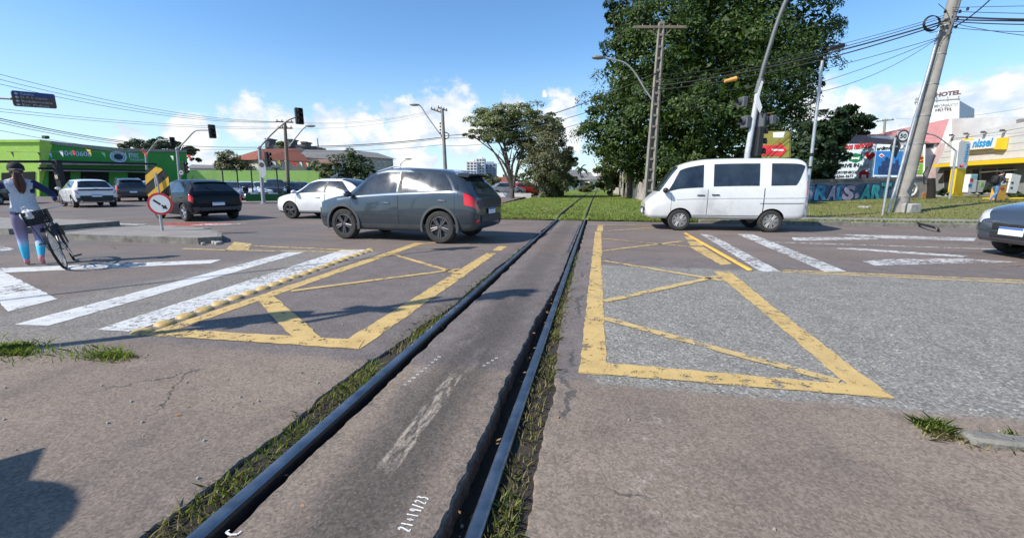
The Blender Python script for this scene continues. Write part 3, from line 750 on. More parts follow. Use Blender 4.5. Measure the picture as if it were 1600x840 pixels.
    mb = MB(); mb.box((xf + .008, 0, (zf0 + zf1) / 2), (.03, gw * 2, zf1 - zf0), bev=.012); 
    mb.box((xf + .004, 0, T(K['intake'][0] + K['intake'][1]) / 2), (.03, gw * 2.1, T(K['intake'][1] - K['intake'][0])), bev=.012); mb.build('grille', BLACK_PL, root)
    if plate:
        for (xx, zz, s_) in ((xb - .040, T(K['plate_r']), -1), (xf + .034, T(K['plate_f']), 1)):
            mb = MB(); mb.box((xx, 0, zz), (.014, T(.40), T(.13)), bev=.004); mb.mi = 1; mb.box((xx + s_ * .0045, 0, zz + T(.048)), (.008, T(.392), T(.03))); mb.build('number_plate', [PLATE_W, PLATE_B], root)
    mb = MB(); mb.lathe([(0, .012), (T(.045), .010), (T(.06), .0)], (0, 0, 0), 'X', 18); o = None
    pts = mb.v; pr = L.S(K.get('badge', .6), 7, 1)
    mb.v = [(pr.x - a - .004, b * 1.4, pr.z + c_ * .7 - T(.05)) for a, b, c_ in pts]; mb.build('badge', CHROME, root)
    for wx in K['axles']:
        for s_ in (1, -1): make_wheel(root, T(wx), s_ * (hw - T(K.get('ww', .21)) / 2 - .015), r, T(K.get('ww', .21)), s_, rim, K.get('spokes', 5))
    if 'extra' in K: K['extra'](root, L, T, paint)
    return root
def suv_extra(root, L, T, paint):
    mb = MB(); 
    a = [L.S(3.75, t, s_) for (t, s_) in ((5.1, 1), (6, 1), (7, 1), (6, -1), (5.1, -1))]
    for i in range(4):
        p, q = a[i], a[i + 1]; mb.prism([p + Vector((.05, 0, .012)), q + Vector((.05, 0, .012)), q + Vector((-.22, 0, -.015)), p + Vector((-.22, 0, -.015))], (0, 0, .035))
    mb.build('roof_spoiler', BLACK_PL, root)
    mb = MB(); 
    for s_ in (1, -1): L.panel(mb, 3.5, 8.6, 4.015, 4.085, s_, .009, 30, 1)
    mb.build('chrome_window_line', CHROME, root)
    for s_ in (1, -1):
        mb = MB(); L.panel(mb, .3, .95, 2.15, 2.5, s_, .014, 4, 2); mb.build('reflector', TAIL, root)
def hatch_extra(root, L, T, paint):
    mb = MB(); a = [L.S(3.62, t, s_) for (t, s_) in ((5.2, 1), (6, 1), (7, 1), (6, -1), (5.2, -1))]
    for i in range(4):
        p, q = a[i], a[i + 1]; mb.prism([p + Vector((.04, 0, .008)), q + Vector((.04, 0, .008)), q + Vector((-.12, 0, -.012)), p + Vector((-.12, 0, -.012))], (0, 0, .025))
    mb.build('roof_spoiler', paint, root)
    mb = MB(); p = L.S(6.0, 7); mb.tube([p, p + Vector((-.22, 0, .16))], .008, 5); mb.build('aerial', BLACK_PL, root)
def peu_extra(root, L, T, paint):
    hatch_extra(root, L, T, paint)
    xr, sec = L.section(.55)
    mb = MB(); mb.box((xr - .03, 0, T(.93)), (.07, sec[4][0] * 1.9, T(.075)), bev=.015); mb.build('tail_band', BLACK_PL, root)
    mb = MB(); x0, s0 = L.section(0); mb.prism([(x0 - .02, -T(.66), T(.62)), (x0 - .02, T(.66), T(.62)), (x0 - .02, T(.58), T(.32)), (x0 - .02, -T(.58), T(.32))], (-.02, 0, 0)); mb.build('bumper_insert', BLACK_PL, root)
def van_extra(root, L, T, paint):
    mb = MB()
    for s_ in (1, -1): L.panel(mb, 1.6, 8.2, 3.33, 3.38, s_, .006, 30, 1); 
    mb.build('side_moulding', M('grey_moulding', (.42, .42, .41), .6), root)
    mb = MB()
    for s_ in (1, -1): L.panel(mb, 2.0, 4.4, 2.92, 2.955, s_, .008, 8, 1)
    mb.build('door_track', BLACK_PL, root)
    # ladder-shaped grille vents stay off; dusty lower flank
CARS = {
 'suv': dict(st=[(-2.14, .46, .72, .84, .60, .66, .64, .45), (-2.11, .37, .92, 1.02, .76, .82, .78, .60), (-2.02, .30, 1.02, 1.16, .80, .87, .84, .66), (-1.84, .28, 1.08, 1.37, .82, .885, .86, .63), (-1.58, .27, 1.11, 1.535, .83, .89, .865, .61),
                 (-.9, .25, 1.08, 1.645, .83, .885, .865, .60), (0, .24, 1.04, 1.665, .83, .885, .86, .60), (.50, .24, 1.01, 1.59, .83, .885, .85, .60), (.98, .24, .985, 1.30, .83, .885, .85, .64), (1.28, .24, .97, 1.075, .83, .885, .84, .72), (1.72, .25, .93, 1.00, .82, .87, .82, .62), (2.0, .28, .84, .92, .74, .80, .74, .5), (2.12, .36, .68, .76, .58, .64, .58, .35)],
             r=.362, w=.89, axles=(-1.28, 1.28), side_win=[('r', (3.9, 4.45), (5.6, 5.6), 4.14, 4.86), ('f', (5.75, 5.75), (8.35, 7.3), 4.14, 4.86), ('q', (3.35, 3.9), (3.75, 4.3), 4.2, 4.8)], ws=((8.8, 9.0), (7.2, 7.05), 5.12), rw=((2.25, 2.2), (3.5, 3.6), 5.1),
             seams=[3.75, 5.68, 8.2], handles=[4.4, 6.1], hmat=None, clad=True, mirror=8.1, tail=((.7, .9), (2.75, 2.9), 3.45, 4.12), head=(10.7, 11.7, 3.55, 4.4), rbz=(.46, .62), grille=(.50, .62, .4), intake=(.38, .46), plate_r=.70, plate_f=.50, badge=1.55, extra=suv_extra, rb=1.6),
 'van': dict(st=[(-1.97, .50, .95, 1.30, .62, .66, .66, .55), (-1.95, .40, 1.10, 1.62, .70, .74, .73, .58), (-1.88, .34, 1.14, 1.80, .73, .775, .76, .60), (-1.70, .32, 1.14, 1.885, .74, .78, .765, .60), (-1.2, .32, 1.13, 1.905, .74, .78, .765, .60), (-.3, .32, 1.12, 1.91, .74, .78, .765, .60), (.4, .32, 1.10, 1.895, .74, .78, .765, .59), (.85, .32, 1.08, 1.83, .74, .78, .76, .57), (1.12, .32, 1.06, 1.73, .74, .78, .755, .56), (1.42, .32, 1.00, 1.36, .74, .775, .75, .62), (1.62, .32, .94, 1.06, .73, .765, .73, .66), (1.80, .33, .78, .90, .72, .745, .70, .60), (1.95, .38, .66, .74, .64, .68, .64, .5)],
             r=.285, w=.785, axles=(-1.17, 1.07), zm=.55, side_win=[('q', (3.1, 2.1), (4.15, 4.15), 4.12, 4.80), ('m', (4.45, 4.45), (5.8, 5.8), 4.12, 4.80), ('f', (6.25, 6.25), (9.1, 8.0), 4.10, 4.80)], ws=((9.95, 10.1), (8.2, 8.1), 5.1), rw=((.5, .45), (1.9, 1.95), 5.15),
             seams=[4.3, 6.0, 8.6], handles=[6.35, 5.7], hmat=BLACK_PL, mmat=BLACK_PL, mirror=9.2, tail=((.8, 1.0), (1.5, 1.6), 3.55, 4.35), head=(10.6, 11.5, 3.6, 4.4), rbz=(.42, .56), rbclad=False, grille=(.50, .60, .45), intake=(.40, .46), plate_r=.78, plate_f=.50, badge=.8, extra=van_extra, ww=.18, spokes=8, lower=False),
 'hatch': dict(st=[(-1.93, .44, .66, .76, .60, .68, .64, .45), (-1.90, .34, .84, .93, .74, .80, .77, .60), (-1.80, .27, .93, 1.04, .78, .84, .82, .66), (-1.60, .25, .97, 1.30, .79, .855, .83, .60), (-1.36, .24, .98, 1.42, .80, .86, .83, .57), (-.75, .22, .96, 1.475, .80, .86, .83, .56), (0, .21, .94, 1.47, .80, .86, .83, .56), (.42, .21, .92, 1.41, .80, .86, .83, .55), (.92, .21, .905, 1.14, .80, .855, .82, .60), (1.22, .21, .89, .965, .80, .85, .81, .68), (1.65, .22, .82, .88, .78, .83, .77, .58), (1.90, .25, .72, .78, .70, .75, .68, .45), (2.0, .32, .58, .64, .55, .60, .52, .32)],
             r=.31, w=.862, axles=(-1.22, 1.27), side_win=[('r', (3.7, 4.5), (5.55, 5.55), 4.12, 4.86), ('f', (5.7, 5.7), (8.4, 7.25), 4.12, 4.86)], ws=((8.8, 9.0), (7.15, 7.0), 5.12), rw=((2.15, 2.05), (3.65, 3.75), 5.1),
             seams=[3.7, 5.62, 8.2], handles=[4.4, 6.1], mirror=8.1, tail=((.75, .9), (2.1, 2.0), 3.4, 4.15), head=(10.6, 11.7, 3.6, 4.5), rbz=(.38, .50), grille=(.48, .58, .35), intake=(.34, .43), plate_r=.62, plate_f=.46, badge=1.5, extra=hatch_extra),
}
CARS['suv']['hmat'] = CHROME
CARS['modern'] = dict(CARS['hatch']); CARS['modern']['extra'] = peu_extra; CARS['modern']['tail'] = ((.3, .3), (1.9, 1.8), 3.86, 4.0)
# sedan-like hatch with a faster tail
s_ = [list(r) for r in CARS['hatch']['st']]
sed = [(-2.12, .44, .70, .80, .60, .68, .64, .45), (-2.08, .34, .90, .99, .74, .80, .77, .62), (-1.96, .27, .97, 1.07, .78, .84, .82, .68), (-1.62, .25, .98, 1.10, .79, .855, .83, .66), (-1.18, .24, .97, 1.36, .80, .86, .83, .58), (-.70, .22, .95, 1.465, .80, .86, .83, .56)] + s_[6:]
CARS['sedan'] = dict(CARS['hatch'], st=sed, extra=None, side_win=[('r', (3.75, 4.7), (5.55, 5.55), 4.12, 4.86), ('f', (5.7, 5.7), (8.4, 7.25), 4.12, 4.86)], rw=((3.35, 3.2), (4.75, 4.85), 5.1), badge=1.4)
CARS['sedan'].pop('extra')
P_GREY = paintmat('slate_grey', (.045, .060, .078), .5, .34); P_WHITE = paintmat('white', (.74, .745, .75), 0, .28); P_VAN = paintmat('van_white', (.70, .70, .68), 0, .4, .35); P_BLACK = M('paint_black_blue', (.004, .006, .010), .30, 0, var=.05, coat=.12, ior=1.25)
P_SILVER = paintmat('silver', (.42, .43, .45), .6, .35); P_BLUEG = paintmat('blue_grey', (.075, .095, .125), .5, .34); P_DARK = paintmat('dark_grey', (.03, .032, .036), .3, .3); P_YEL = paintmat('yellow', (.80, .55, .03), 0, .35); P_BLUE = paintmat('steel_blue', (.10, .19, .28), .3, .3); P_RED = paintmat('red', (.40, .03, .025), .1, .3)

car('suv', 'grey_suv', 'slate grey SUV with roof rails, crossing the road in front of the white sedan', 'suv', P_GREY, -4.80, 10.40, 172.5, 1.06, rim=RIM_D)
car('van', 'white_van', 'white minivan with dark side windows driving over the right zebra crossing', 'van', P_VAN, 3.62, 14.25, 180, 1.11, rim=RIM_STEEL)
car('sedan', 'white_sedan', 'white sedan half hidden behind the slate grey SUV', 'car', P_WHITE, -10.6, 15.8, 177, 1.08, rim=RIM_D)
car('hatch', 'black_hatchback', 'black hatchback seen from behind beside the striped hazard sign', 'car', P_BLACK, -15.9, 14.4, 158, 1.05)
car('sedan', 'grey_sedan', 'blue grey car entering from the right edge with its blue and white front plate', 'car', P_BLUEG, 9.75, 9.55, 184, 1.12)
car('modern', 'white_hatchback', 'white hatchback with black tail band just right of the woman in the cap', 'car', P_WHITE, -31.0, 20.9, 157, 1.12)
car('suv', 'dark_suv', 'dark SUV seen from behind, just right of the white hatchback with black tail band', 'suv', P_DARK, -37.2, 28.0, 150, 1.1)
car('hatch', 'silver_hatchback', 'silver hatchback beside the dark SUV, left of the striped hazard sign', 'car', P_SILVER, -43.2, 34.6, 150, 1.15)
car('hatch', 'blue_hatchback', 'light blue grey hatchback behind the silver hatchback near the hazard sign', 'car', P_BLUE, -49.5, 40.5, 150, 1.15)
car('sedan', 'dark_sedan', 'dark car parked between the woman in the cap and the black steel post', 'car', P_DARK, -40.5, 22.0, 120, 1.1)
car('sedan', 'grey_sedan', 'grey blue car partly hidden behind the shoulder of the woman in the cap', 'car', P_BLUEG, -47.5, 23.5, 140, 1.1)
# car lot behind the low dark green wall
lot = [(338, 'white', 'hatch', P_WHITE, 'white car in the lot nearest the black hatchback, leftmost of its row'), (362, 'silver', 'hatch', P_SILVER, 'silver car in the lot behind the parked motorcycle'),
       (386, 'white', 'sedan', P_WHITE, 'white car in the lot just left of the tall signal mast'), (410, 'white', 'hatch', P_WHITE, 'white car in the lot directly behind the tall signal mast'), (431, 'black', 'suv', P_DARK, 'black SUV in the lot between the signal mast and the wooden pole'), (452, 'black', 'hatch', P_BLACK, 'black car in the lot behind the wooden utility pole'), (470, 'black', 'hatch', P_DARK, 'dark car in the lot just right of the wooden utility pole')]
for i, (u, nm_, kd, pm, lb) in enumerate(lot):
    p = D(u, 300, 37.0 + i * .8); car(kd, 'parked_car', lb, 'car', pm, p.x, p.y, -48 + random.uniform(-5, 5), 1.08, group='cars parked in the lot', z=.0)
p = D(792, 305, 49); car('sedan', 'parked_car', 'pale car parked under the spreading tree beside the line', 'car', P_SILVER, p.x, p.y, 20, 1.05)
p = D(824, 305, 50); car('hatch', 'parked_car', 'red car parked behind the spreading tree trunks', 'car', P_RED, p.x, p.y, 25, 1.05)
p = D(1606, 300, 33); car('van', 'yellow_van', 'yellow van at the right edge in front of the pharmacy', 'van', P_YEL, p.x + 1.2, p.y, 195, .95, z=.34)
# ------------------------------------------------------------------ people and bicycle
SKIN = M('skin', (.46, .25, .17), .5, var=.1); HAIR = M('dark_red_hair', (.055, .022, .014), .5, var=.35, sc=40); HAIR_B = M('black_hair', (.015, .012, .010), .5, var=.3, sc=40)
SHIRT = M('heather_blue_shirt', (.46, .50, .57), .9, var=.12, sc=30, bump=.9, bsc=14); NAVY = M('navy_sleeve', (.018, .024, .075), .85, var=.15, sc=20, bump=.3); CAP = M('black_cap', (.014, .014, .015), .8, var=.15, sc=20)
SHOE = M('pink_sneaker', (.60, .24, .27), .7, var=.15, sc=20); SOLE = M('white_sole', (.7, .68, .66), .7); JEANS = M('blue_jeans', (.10, .19, .34), .9, var=.25, sc=12, bump=.4); JACKET = M('dark_jacket', (.03, .035, .05), .85, var=.2, sc=12)
PACK = M('black_backpack', (.012, .012, .014), .7, var=.2, sc=14); RUST_SHOE = M('rust_shoe', (.30, .08, .05), .7)
def leggings_mat():
    m, nt = newmat('ombre_leggings'); tc = nt.node('ShaderNodeTexCoord').outputs['Object']; z = nt.sep(tc)[2]
    r = nt.node('ShaderNodeValToRGB', Fac=nt.math('ADD', z, nt.math('MULTIPLY', nt.math('SUBTRACT', nt.noise(tc, 18, 3), .5), .03)))
    e = r.color_ramp.elements; e[0].position = .08; e[0].color = (.03, .36, .62, 1); e[1].position = .62; e[1].color = (.17, .14, .24, 1)
    for p_, c_ in ((.30, (.05, .52, .72, 1)), (.38, (.34, .46, .66, 1)), (.48, (.24, .22, .36, 1))):
        q = e.new(p_); q.color = c_
    nt.put(nt.bsdf.inputs['Base Color'], r.outputs[0]); nt.bsdf.inputs['Roughness'].default_value = .75
    nt.put(nt.bsdf.inputs['Normal'], nt.bump(nt.noise(tc, 30, 4), .3, .01)); return m
LEGG = leggings_mat()
def figure(name, label, J, edges, regions, mats, loc, rz, root_joint='pelvis', sc=1.0):
    """J: joint -> (xyz, radius or (rx,ry)); edges: (a, b, region); one skinned surface, regions give it its clothing"""
    names = list(J); idx = {n: i for i, n in enumerate(names)}
    me = bpy.data.meshes.new(name); me.from_pydata([Vector(J[n][0]) for n in names], [(idx[a], idx[b]) for a, b, _ in edges], [])
    o = bpy.data.objects.new(name, me); COL.objects.link(o)
    o.modifiers.new('skin', 'SKIN'); sub_ = o.modifiers.new('sub', 'SUBSURF'); sub_.levels = 2; sub_.render_levels = 2
    sv = me.skin_vertices[0].data
    for n in names:
        r = J[n][1]; sv[idx[n]].radius = r if isinstance(r, tuple) else (r, r); sv[idx[n]].use_root = (n == root_joint)
    bpy.context.view_layer.update(); dg = bpy.context.evaluated_depsgraph_get(); nm = bpy.data.meshes.new_from_object(o.evaluated_get(dg))
    o.modifiers.clear(); o.data = nm
    for m in mats: nm.materials.append(m)
    segs = [(Vector(J[a][0]), Vector(J[b][0]), g) for a, b, g in edges]
    for p in nm.polygons:
        best = None; c = p.center
        for (a, b, g) in segs:
            d = b - a; t = max(0, min(1, (c - a).dot(d) / max(d.length_squared, 1e-9))); q = (c - (a + d * t)).length
            if best is None or q < best[0]: best = (q, g, t)
        p.material_index = regions(best[1], c, best[2])
    nm.shade_smooth()
    o.location = loc; o.rotation_euler = (0, 0, rz); o.scale = (sc,) * 3
    return tag(o, label, 'person')
def hand(J, edges, wrist, base, d, side, up, nm, curl=.0):
    """palm with four unequal fingers and a thumb, rooted in the wrist"""
    d = Vector(d).normalized(); side = Vector(side).normalized(); n = d.cross(side).normalized(); w0 = Vector(base)
    J[nm + 'palm'] = (w0 + d * .055, (.034, .018)); edges.append((wrist, nm + 'palm', 'hand'))
    for k, (off, ln) in enumerate(((-.028, .065), (-.009, .078), (.010, .074), (.028, .055))):
        a = w0 + d * .092 + side * off; b_ = a + (d * .7 + n * curl).normalized() * ln * .55; c = b_ + (d * (1 - curl) + n * curl * 1.6).normalized() * ln * .5
        J[nm + 'fa%d' % k] = (a, .0095); J[nm + 'fb%d' % k] = (b_, .0085); J[nm + 'fc%d' % k] = (c, .007)
        edges += [(nm + 'palm', nm + 'fa%d' % k, 'hand'), (nm + 'fa%d' % k, nm + 'fb%d' % k, 'hand'), (nm + 'fb%d' % k, nm + 'fc%d' % k, 'hand')]
    t1 = w0 + d * .045 - side * .04; t2 = t1 + (d * .7 - side * .5 + n * curl).normalized() * .035; J[nm + 'ta'] = (t1, .011); J[nm + 'tb'] = (t2, .009)
    edges += [(nm + 'palm', nm + 'ta', 'hand'), (nm + 'ta', nm + 'tb', 'hand')]
# ---- woman wheeling the bicycle, walking away: local +Y ahead, +X to her right
hd = math.radians(141.6); HV = Vector((math.cos(hd), math.sin(hd), 0)); WR = Vector((HV.y, -HV.x, 0))
wloc = Vector((-9.56, 5.50, 0)); wrz = hd - PI / 2
J = {'pelvis': ((0, 0, .93), (.175, .135)), 'waist': ((0, .01, 1.08), (.155, .115)), 'chest': ((0, .02, 1.27), (.165, .12)), 'upchest': ((0, .015, 1.37), (.15, .10)), 'neck': ((0, .02, 1.465), .056), 'head0': ((-.005, .035, 1.55), (.070, .082)), 'head1': ((-.005, .03, 1.63), (.074, .09)), 'head2': ((-.005, .02, 1.685), (.045, .055)),
     'hipL': ((-.10, 0, .84), (.115, .115)), 'kneeL': ((-.115, .07, .47), .074), 'calfL': ((-.115, .05, .33), .066), 'ankL': ((-.115, .03, .10), .042), 'heelL': ((-.115, .0, .045), .036), 'toeL': ((-.125, .15, .035), (.042, .03)),
     'hipR': ((.10, -.01, .84), (.115, .115)), 'kneeR': ((.105, .01, .47), .074), 'calfR': ((.10, -.09, .34), .066), 'ankR': ((.095, -.20, .155), .042), 'heelR': ((.095, -.24, .115), .036), 'toeR': ((.10, -.13, .03), (.042, .03)),
     'shL': ((-.175, .01, 1.385), .066), 'elL': ((-.40, -.05, 1.21), .045), 'wrL': ((-.37, .12, 1.02), .030), 'shR': ((.175, .02, 1.375), .066), 'elR': ((.42, .12, 1.24), .045), 'wrR': ((.585, .29, 1.135), .030)}
BR = G(104, 420); BM = Matrix.Translation((BR.x, BR.y, 0)) @ (Matrix.Rotation(hd, 3, 'Z') @ Matrix.Rotation(rad(-13), 3, 'X')).to_4x4()
gl = Matrix.Rotation(-wrz, 3, 'Z') @ (BM @ Vector((.70, -.300, 1.0)) - wloc); J['wrR'] = ((gl.x - .10, gl.y - .04, gl.z + .05), .030); J['elR'] = ((.15 + gl.x * .42, gl.y * .25 + .02, 1.20), .045)
print('GRIP', gl)
edges = [('pelvis', 'waist', 'torso'), ('waist', 'chest', 'torso'), ('chest', 'upchest', 'torso'), ('upchest', 'neck', 'neck'), ('neck', 'head0', 'head'), ('head0', 'head1', 'head'), ('head1', 'head2', 'head')]
for s_ in 'LR':
    edges += [('pelvis', 'hip' + s_, 'leg'), ('hip' + s_, 'knee' + s_, 'leg'), ('knee' + s_, 'calf' + s_, 'leg'), ('calf' + s_, 'ank' + s_, 'leg'), ('ank' + s_, 'heel' + s_, 'shoe'), ('heel' + s_, 'toe' + s_, 'shoe'), ('upchest', 'sh' + s_, 'sh'), ('sh' + s_, 'el' + s_, 'arm'), ('el' + s_, 'wr' + s_, 'arm')]
hand(J, edges, 'wrR', J['wrR'][0], (.8, .35, -.25), (.35, -.9, 0), 1, 'R', .5); hand(J, edges, 'wrL', J['wrL'][0], (.1, .8, -.5), (-1, .1, 0), 1, 'L', .3)
def reg_w(g, c, t):
    if g in ('head', 'hand'): return 0
    if g == 'neck': return 0 if c.z > 1.44 else 1
    if g == 'arm': return 2
    if g == 'sh': return 2 if abs(c.x) > .15 else 1
    if g == 'shoe': return 5 if c.z < .022 else 4
    if g == 'leg': return 3 if c.z < .90 else 1
    return 1 if c.z > .875 else 3
woman = figure('person', 'person in a black cap and ombre leggings wheeling the bicycle, ponytail down her back', J, edges, reg_w, [SKIN, SHIRT, NAVY, LEGG, SHOE, SOLE], wloc, wrz)
def ellipsoid_part(name, parts, mat, parent):
    mb = MB()
    for c, r in parts: mb.ball(c, r, 16, 10)
    return mb.build(name, mat, parent)
mb = MB()
for i in range(9):   # cap crown: a shaped dome
    pass
mb.lathe([(.0, 1.735), (.04, 1.73), (.075, 1.712), (.098, 1.675), (.104, 1.625), (.100, 1.60), (.09, 1.60)], n=24); mb.v = [(x - .005, y * 1.12 + .022, z) for x, y, z in mb.v]
mb.build('cap', CAP, woman)
mb = MB(); V = []
for i in range(9):
    a = PI * (.18 + .64 * i / 8); V.append((.09 * math.cos(a) - .005, .05 + .11 * math.sin(a) * 1.3, 1.625 - .02 * math.sin(a)))
mb.prism([(-.085, .09, 1.625), (.075, .09, 1.625)] + V, (0, 0, .008)); mb.build('cap_peak', M('cap_peak_cream', (.5, .48, .36), .8), woman)
mb = MB(); mb.tube([(-.07, -.07, 1.612), (0, -.102, 1.616), (.08, -.07, 1.612)], .008, 6); mb.build('cap_strap', M('grey_strap', (.3, .3, .3), .8), woman)
mb = MB()
for k in range(26):
    a = random.uniform(-1, 1); b_ = random.uniform(-1, 1); x0 = .01 + .028 * a
    mb.tube([(x0 * .6, -.085, 1.60 + .012 * b_), (x0 + .01, -.135 + .01 * b_, 1.555), (x0 * 1.6 + .01, -.150 + .015 * b_, 1.47), (x0 * 2.0 + .012, -.150 + .018 * b_, 1.38), (x0 * 1.5 + .012, -.148, 1.30 + .03 * b_), (x0 * .8 + .012, -.142, 1.245 + .04 * b_)], [.014, .021, .022, .020, .014, .003], 6)
mb.ball((0, -.03, 1.585), (.085, .078, .06), 14, 8); mb.build('hair', HAIR, woman)
mb = MB()   # face
for s_ in (-1, 1):
    mb.ball((s_ * .029 - .005, .107, 1.60), (.011, .006, .006), 8, 6)
mb.build('eye', M('eye_white', (.05, .04, .035), .3), woman)
mb = MB(); mb.ball((-.005, .122, 1.572), (.012, .018, .02), 8, 6); mb.ball((-.078, .025, 1.585), (.010, .018, .028), 8, 6); mb.ball((.068, .025, 1.585), (.010, .018, .028), 8, 6); mb.build('face', SKIN, woman)
mb = MB(); mb.ball((-.005, .112, 1.535), (.022, .007, .006), 8, 6); mb.build('mouth', M('lips', (.35, .10, .09), .5), woman)

# ---- bicycle: local x ahead, contact line on the ground at z=0, leaning to its left
BIKE = M('bicycle_frame', (.05, .048, .052), .4, .3, var=.15); ALLOY = M('alloy', (.5, .5, .5), .35, .9); BLK = M('black_rubber', (.016, .016, .016), .8)
BASK = M('dark_basket', (.02, .02, .022), .7); SAD = M('saddle_vinyl', (.02, .02, .02), .5); BAGW = M('white_bag', (.55, .55, .56), .6, var=.3, sc=18, bump=.5)
br = G(104, 420); bike = thing('bicycle', 'dark bicycle with rear basket held by the woman in the black cap', 'bicycle', (br.x, br.y, 0), hd)
bike.rotation_euler = (rad(-13), 0, hd); bike.rotation_mode = 'XYZ'
bike.rotation_euler = (Matrix.Rotation(hd, 3, 'Z') @ Matrix.Rotation(rad(-13), 3, 'X')).to_euler()
RW = .345
for wx, steer in ((0, 0), (1.04, .12)):
    mb = MB(); mb.lathe([(RW - .045 + .018 * math.cos(a) + .027, .018 * math.sin(a)) for a in [2 * PI * k / 10 for k in range(10)]], axis='Y', n=48, closed=True)
    wo = mb.build('wheel', BLK, bike); wo.location = (wx, 0, RW); wo.rotation_euler = (0, 0, steer)
    mb = MB(); mb.lathe([(RW - .045, -.012), (RW - .034, -.012), (RW - .034, .012), (RW - .045, .012)], axis='Y', n=40, closed=True); mb.build('rim', ALLOY, wo)
    mb = MB()
    for k in range(20):
        a = 2 * PI * k / 20; mb.tube([(.02 * math.cos(a + .6), .025 * (-1) ** k, .02 * math.sin(a + .6)), ((RW - .04) * math.cos(a), 0, (RW - .04) * math.sin(a))], .0022, 4)
    mb.lathe([(.0, -.05), (.022, -.05), (.022, .05), (.0, .05)], axis='Y', n=12); mb.build('spoke', ALLOY, wo, smooth=False)
    mb = MB(); V = []
    for k in range(13):
        a = rad(20 + 145 * k / 12) if wx == 0 else rad(30 + 130 * k / 12); V.append((wx - (RW + .018) * math.cos(a) * (1 if wx == 0 else 1), 0, RW + (RW + .018) * math.sin(a)))
    for k in range(12): mb.prism([Vector(V[k]) + Vector((0, -.027, 0)), Vector(V[k]) + Vector((0, .027, 0)), Vector(V[k + 1]) + Vector((0, .027, 0)), Vector(V[k + 1]) + Vector((0, -.027, 0))], (0, 0, .004))
    mb.build('mudguard', BIKE, bike)
BB, ST, HTp, HB = Vector((.42, 0, .29)), Vector((.27, 0, .80)), Vector((.85, 0, .86)), Vector((.90, 0, .68))
mb = MB(); mb.tube([BB, ST + Vector((-.01, 0, .04))], .016); mb.tube([BB, HB], .019); mb.tube([Vector((.31, 0, .66)), HTp * .5 + HB * .5], .016); mb.tube([HB, HTp], .02)
for s_ in (-1, 1): mb.tube([BB + Vector((0, s_ * .03, 0)), (0, s_ * .06, RW)], .010); mb.tube([Vector((.30, s_ * .02, .70)), (0, s_ * .06, RW)], .009)
mb.build('frame', BIKE, bike)
mb = MB()
for s_ in (-1, 1): mb.tube([HB + Vector((0, s_ * .05, 0)), (.97, s_ * .05, .5), (1.04, s_ * .05, RW)], .012)
mb.tube([HB + Vector((0, -.05, 0)), HB + Vector((0, .05, 0))], .014); mb.build('fork', BIKE, bike)
mb = MB(); mb.tube([HTp, HTp + Vector((-.02, 0, .12))], .014); mb.tube([(.68, -.30, .985), (.78, -.29, .985), (.87, -.12, .97), (.87, .12, .97), (.78, .29, .985), (.68, .30, .985)], .011); hb_ = mb.build('handlebar', ALLOY, bike)
for s_ in (-1, 1):
    mb = MB(); mb.tube([(.66, s_ * .302, .985), (.77, s_ * .293, .985)], .017, 10); mb.build('grip', BLK, bike)
mb = MB(); mb.ball((.25, 0, .87), (.13, .075, .035), 16, 8); mb.ball((.34, 0, .868), (.10, .03, .025), 12, 6); mb.tube([(.27, 0, .78), (.26, 0, .86)], .013); mb.build('saddle', SAD, bike)
mb = MB(); mb.lathe([(.09, -.004), (.095, -.004), (.095, .004), (.09, .004)], (.42, -.06, .29), 'Y', 28, True)
mb.tube([(.42, -.08, .29), (.42 + .05, -.09, .29 - .16)], .009); mb.tube([(.42, .08, .29), (.42 - .05, .09, .29 + .16)], .009); mb.build('crank', ALLOY, bike)
for c in ((.47, -.15, .13), (.37, .15, .45)):
    mb = MB(); mb.box(c, (.09, .10, .02), bev=.005); mb.build('pedal', BLK, bike)
mb = MB()   # basket: rim, floor, woven walls with open gaps, on a rack
x0, x1, y0, y1, z0, z1 = -.15, .13, -.13, .13, .78, .98
mb.tube([(x0, y0, z1), (x1, y0, z1), (x1, y1, z1), (x0, y1, z1), (x0, y0, z1)], .009, 6)
mb.box(((x0 + x1) / 2, 0, z0), (.27, .25, .012))
for k in range(9):
    t = k / 8
    for (a, b_) in (((x0 + (x1 - x0) * t, y0), 0), ((x0 + (x1 - x0) * t, y1), 0), ((x0, y0 + (y1 - y0) * t), 0), ((x1, y0 + (y1 - y0) * t), 0)):
        mb.box((a[0] * .97, a[1] * .95, (z0 + z1) / 2), (.018, .018, z1 - z0))
for k in range(5):
    z = z0 + (z1 - z0) * (k + .5) / 5.5; mb.tube([(x0, y0, z), (x1, y0, z), (x1, y1, z), (x0, y1, z), (x0, y0, z)], .011, 4)
for s_ in (-1, 1): mb.tube([(-.15, s_ * .09, z0), (0, s_ * .07, RW)], .006, 5); 
mb.build('basket', BASK, bike)
bag = thing('bag', 'crumpled white plastic bag in the rear basket of the bicycle', 'bag'); bag.matrix_world = Matrix.Translation((br.x, br.y, 0)) @ (Matrix.Rotation(hd, 3, 'Z') @ Matrix.Rotation(rad(-13), 3, 'X')).to_4x4() @ Matrix.Translation((-.05, .06, .93))
mb = MB(); mb.ball((0, 0, 0), (.13, .10, .09), 20, 12); mb.v = [tuple(Vector(p) * (1 + random.uniform(-.13, .13))) for p in mb.v]; mb.build('bag_body', BAGW, bag)
mb = MB(); mb.tube([(.02, .03, .07), (.03, .05, .13), (.05, .01, .14), (.05, -.03, .08)], .012, 6); mb.build('bag_handle', BAGW, bag)

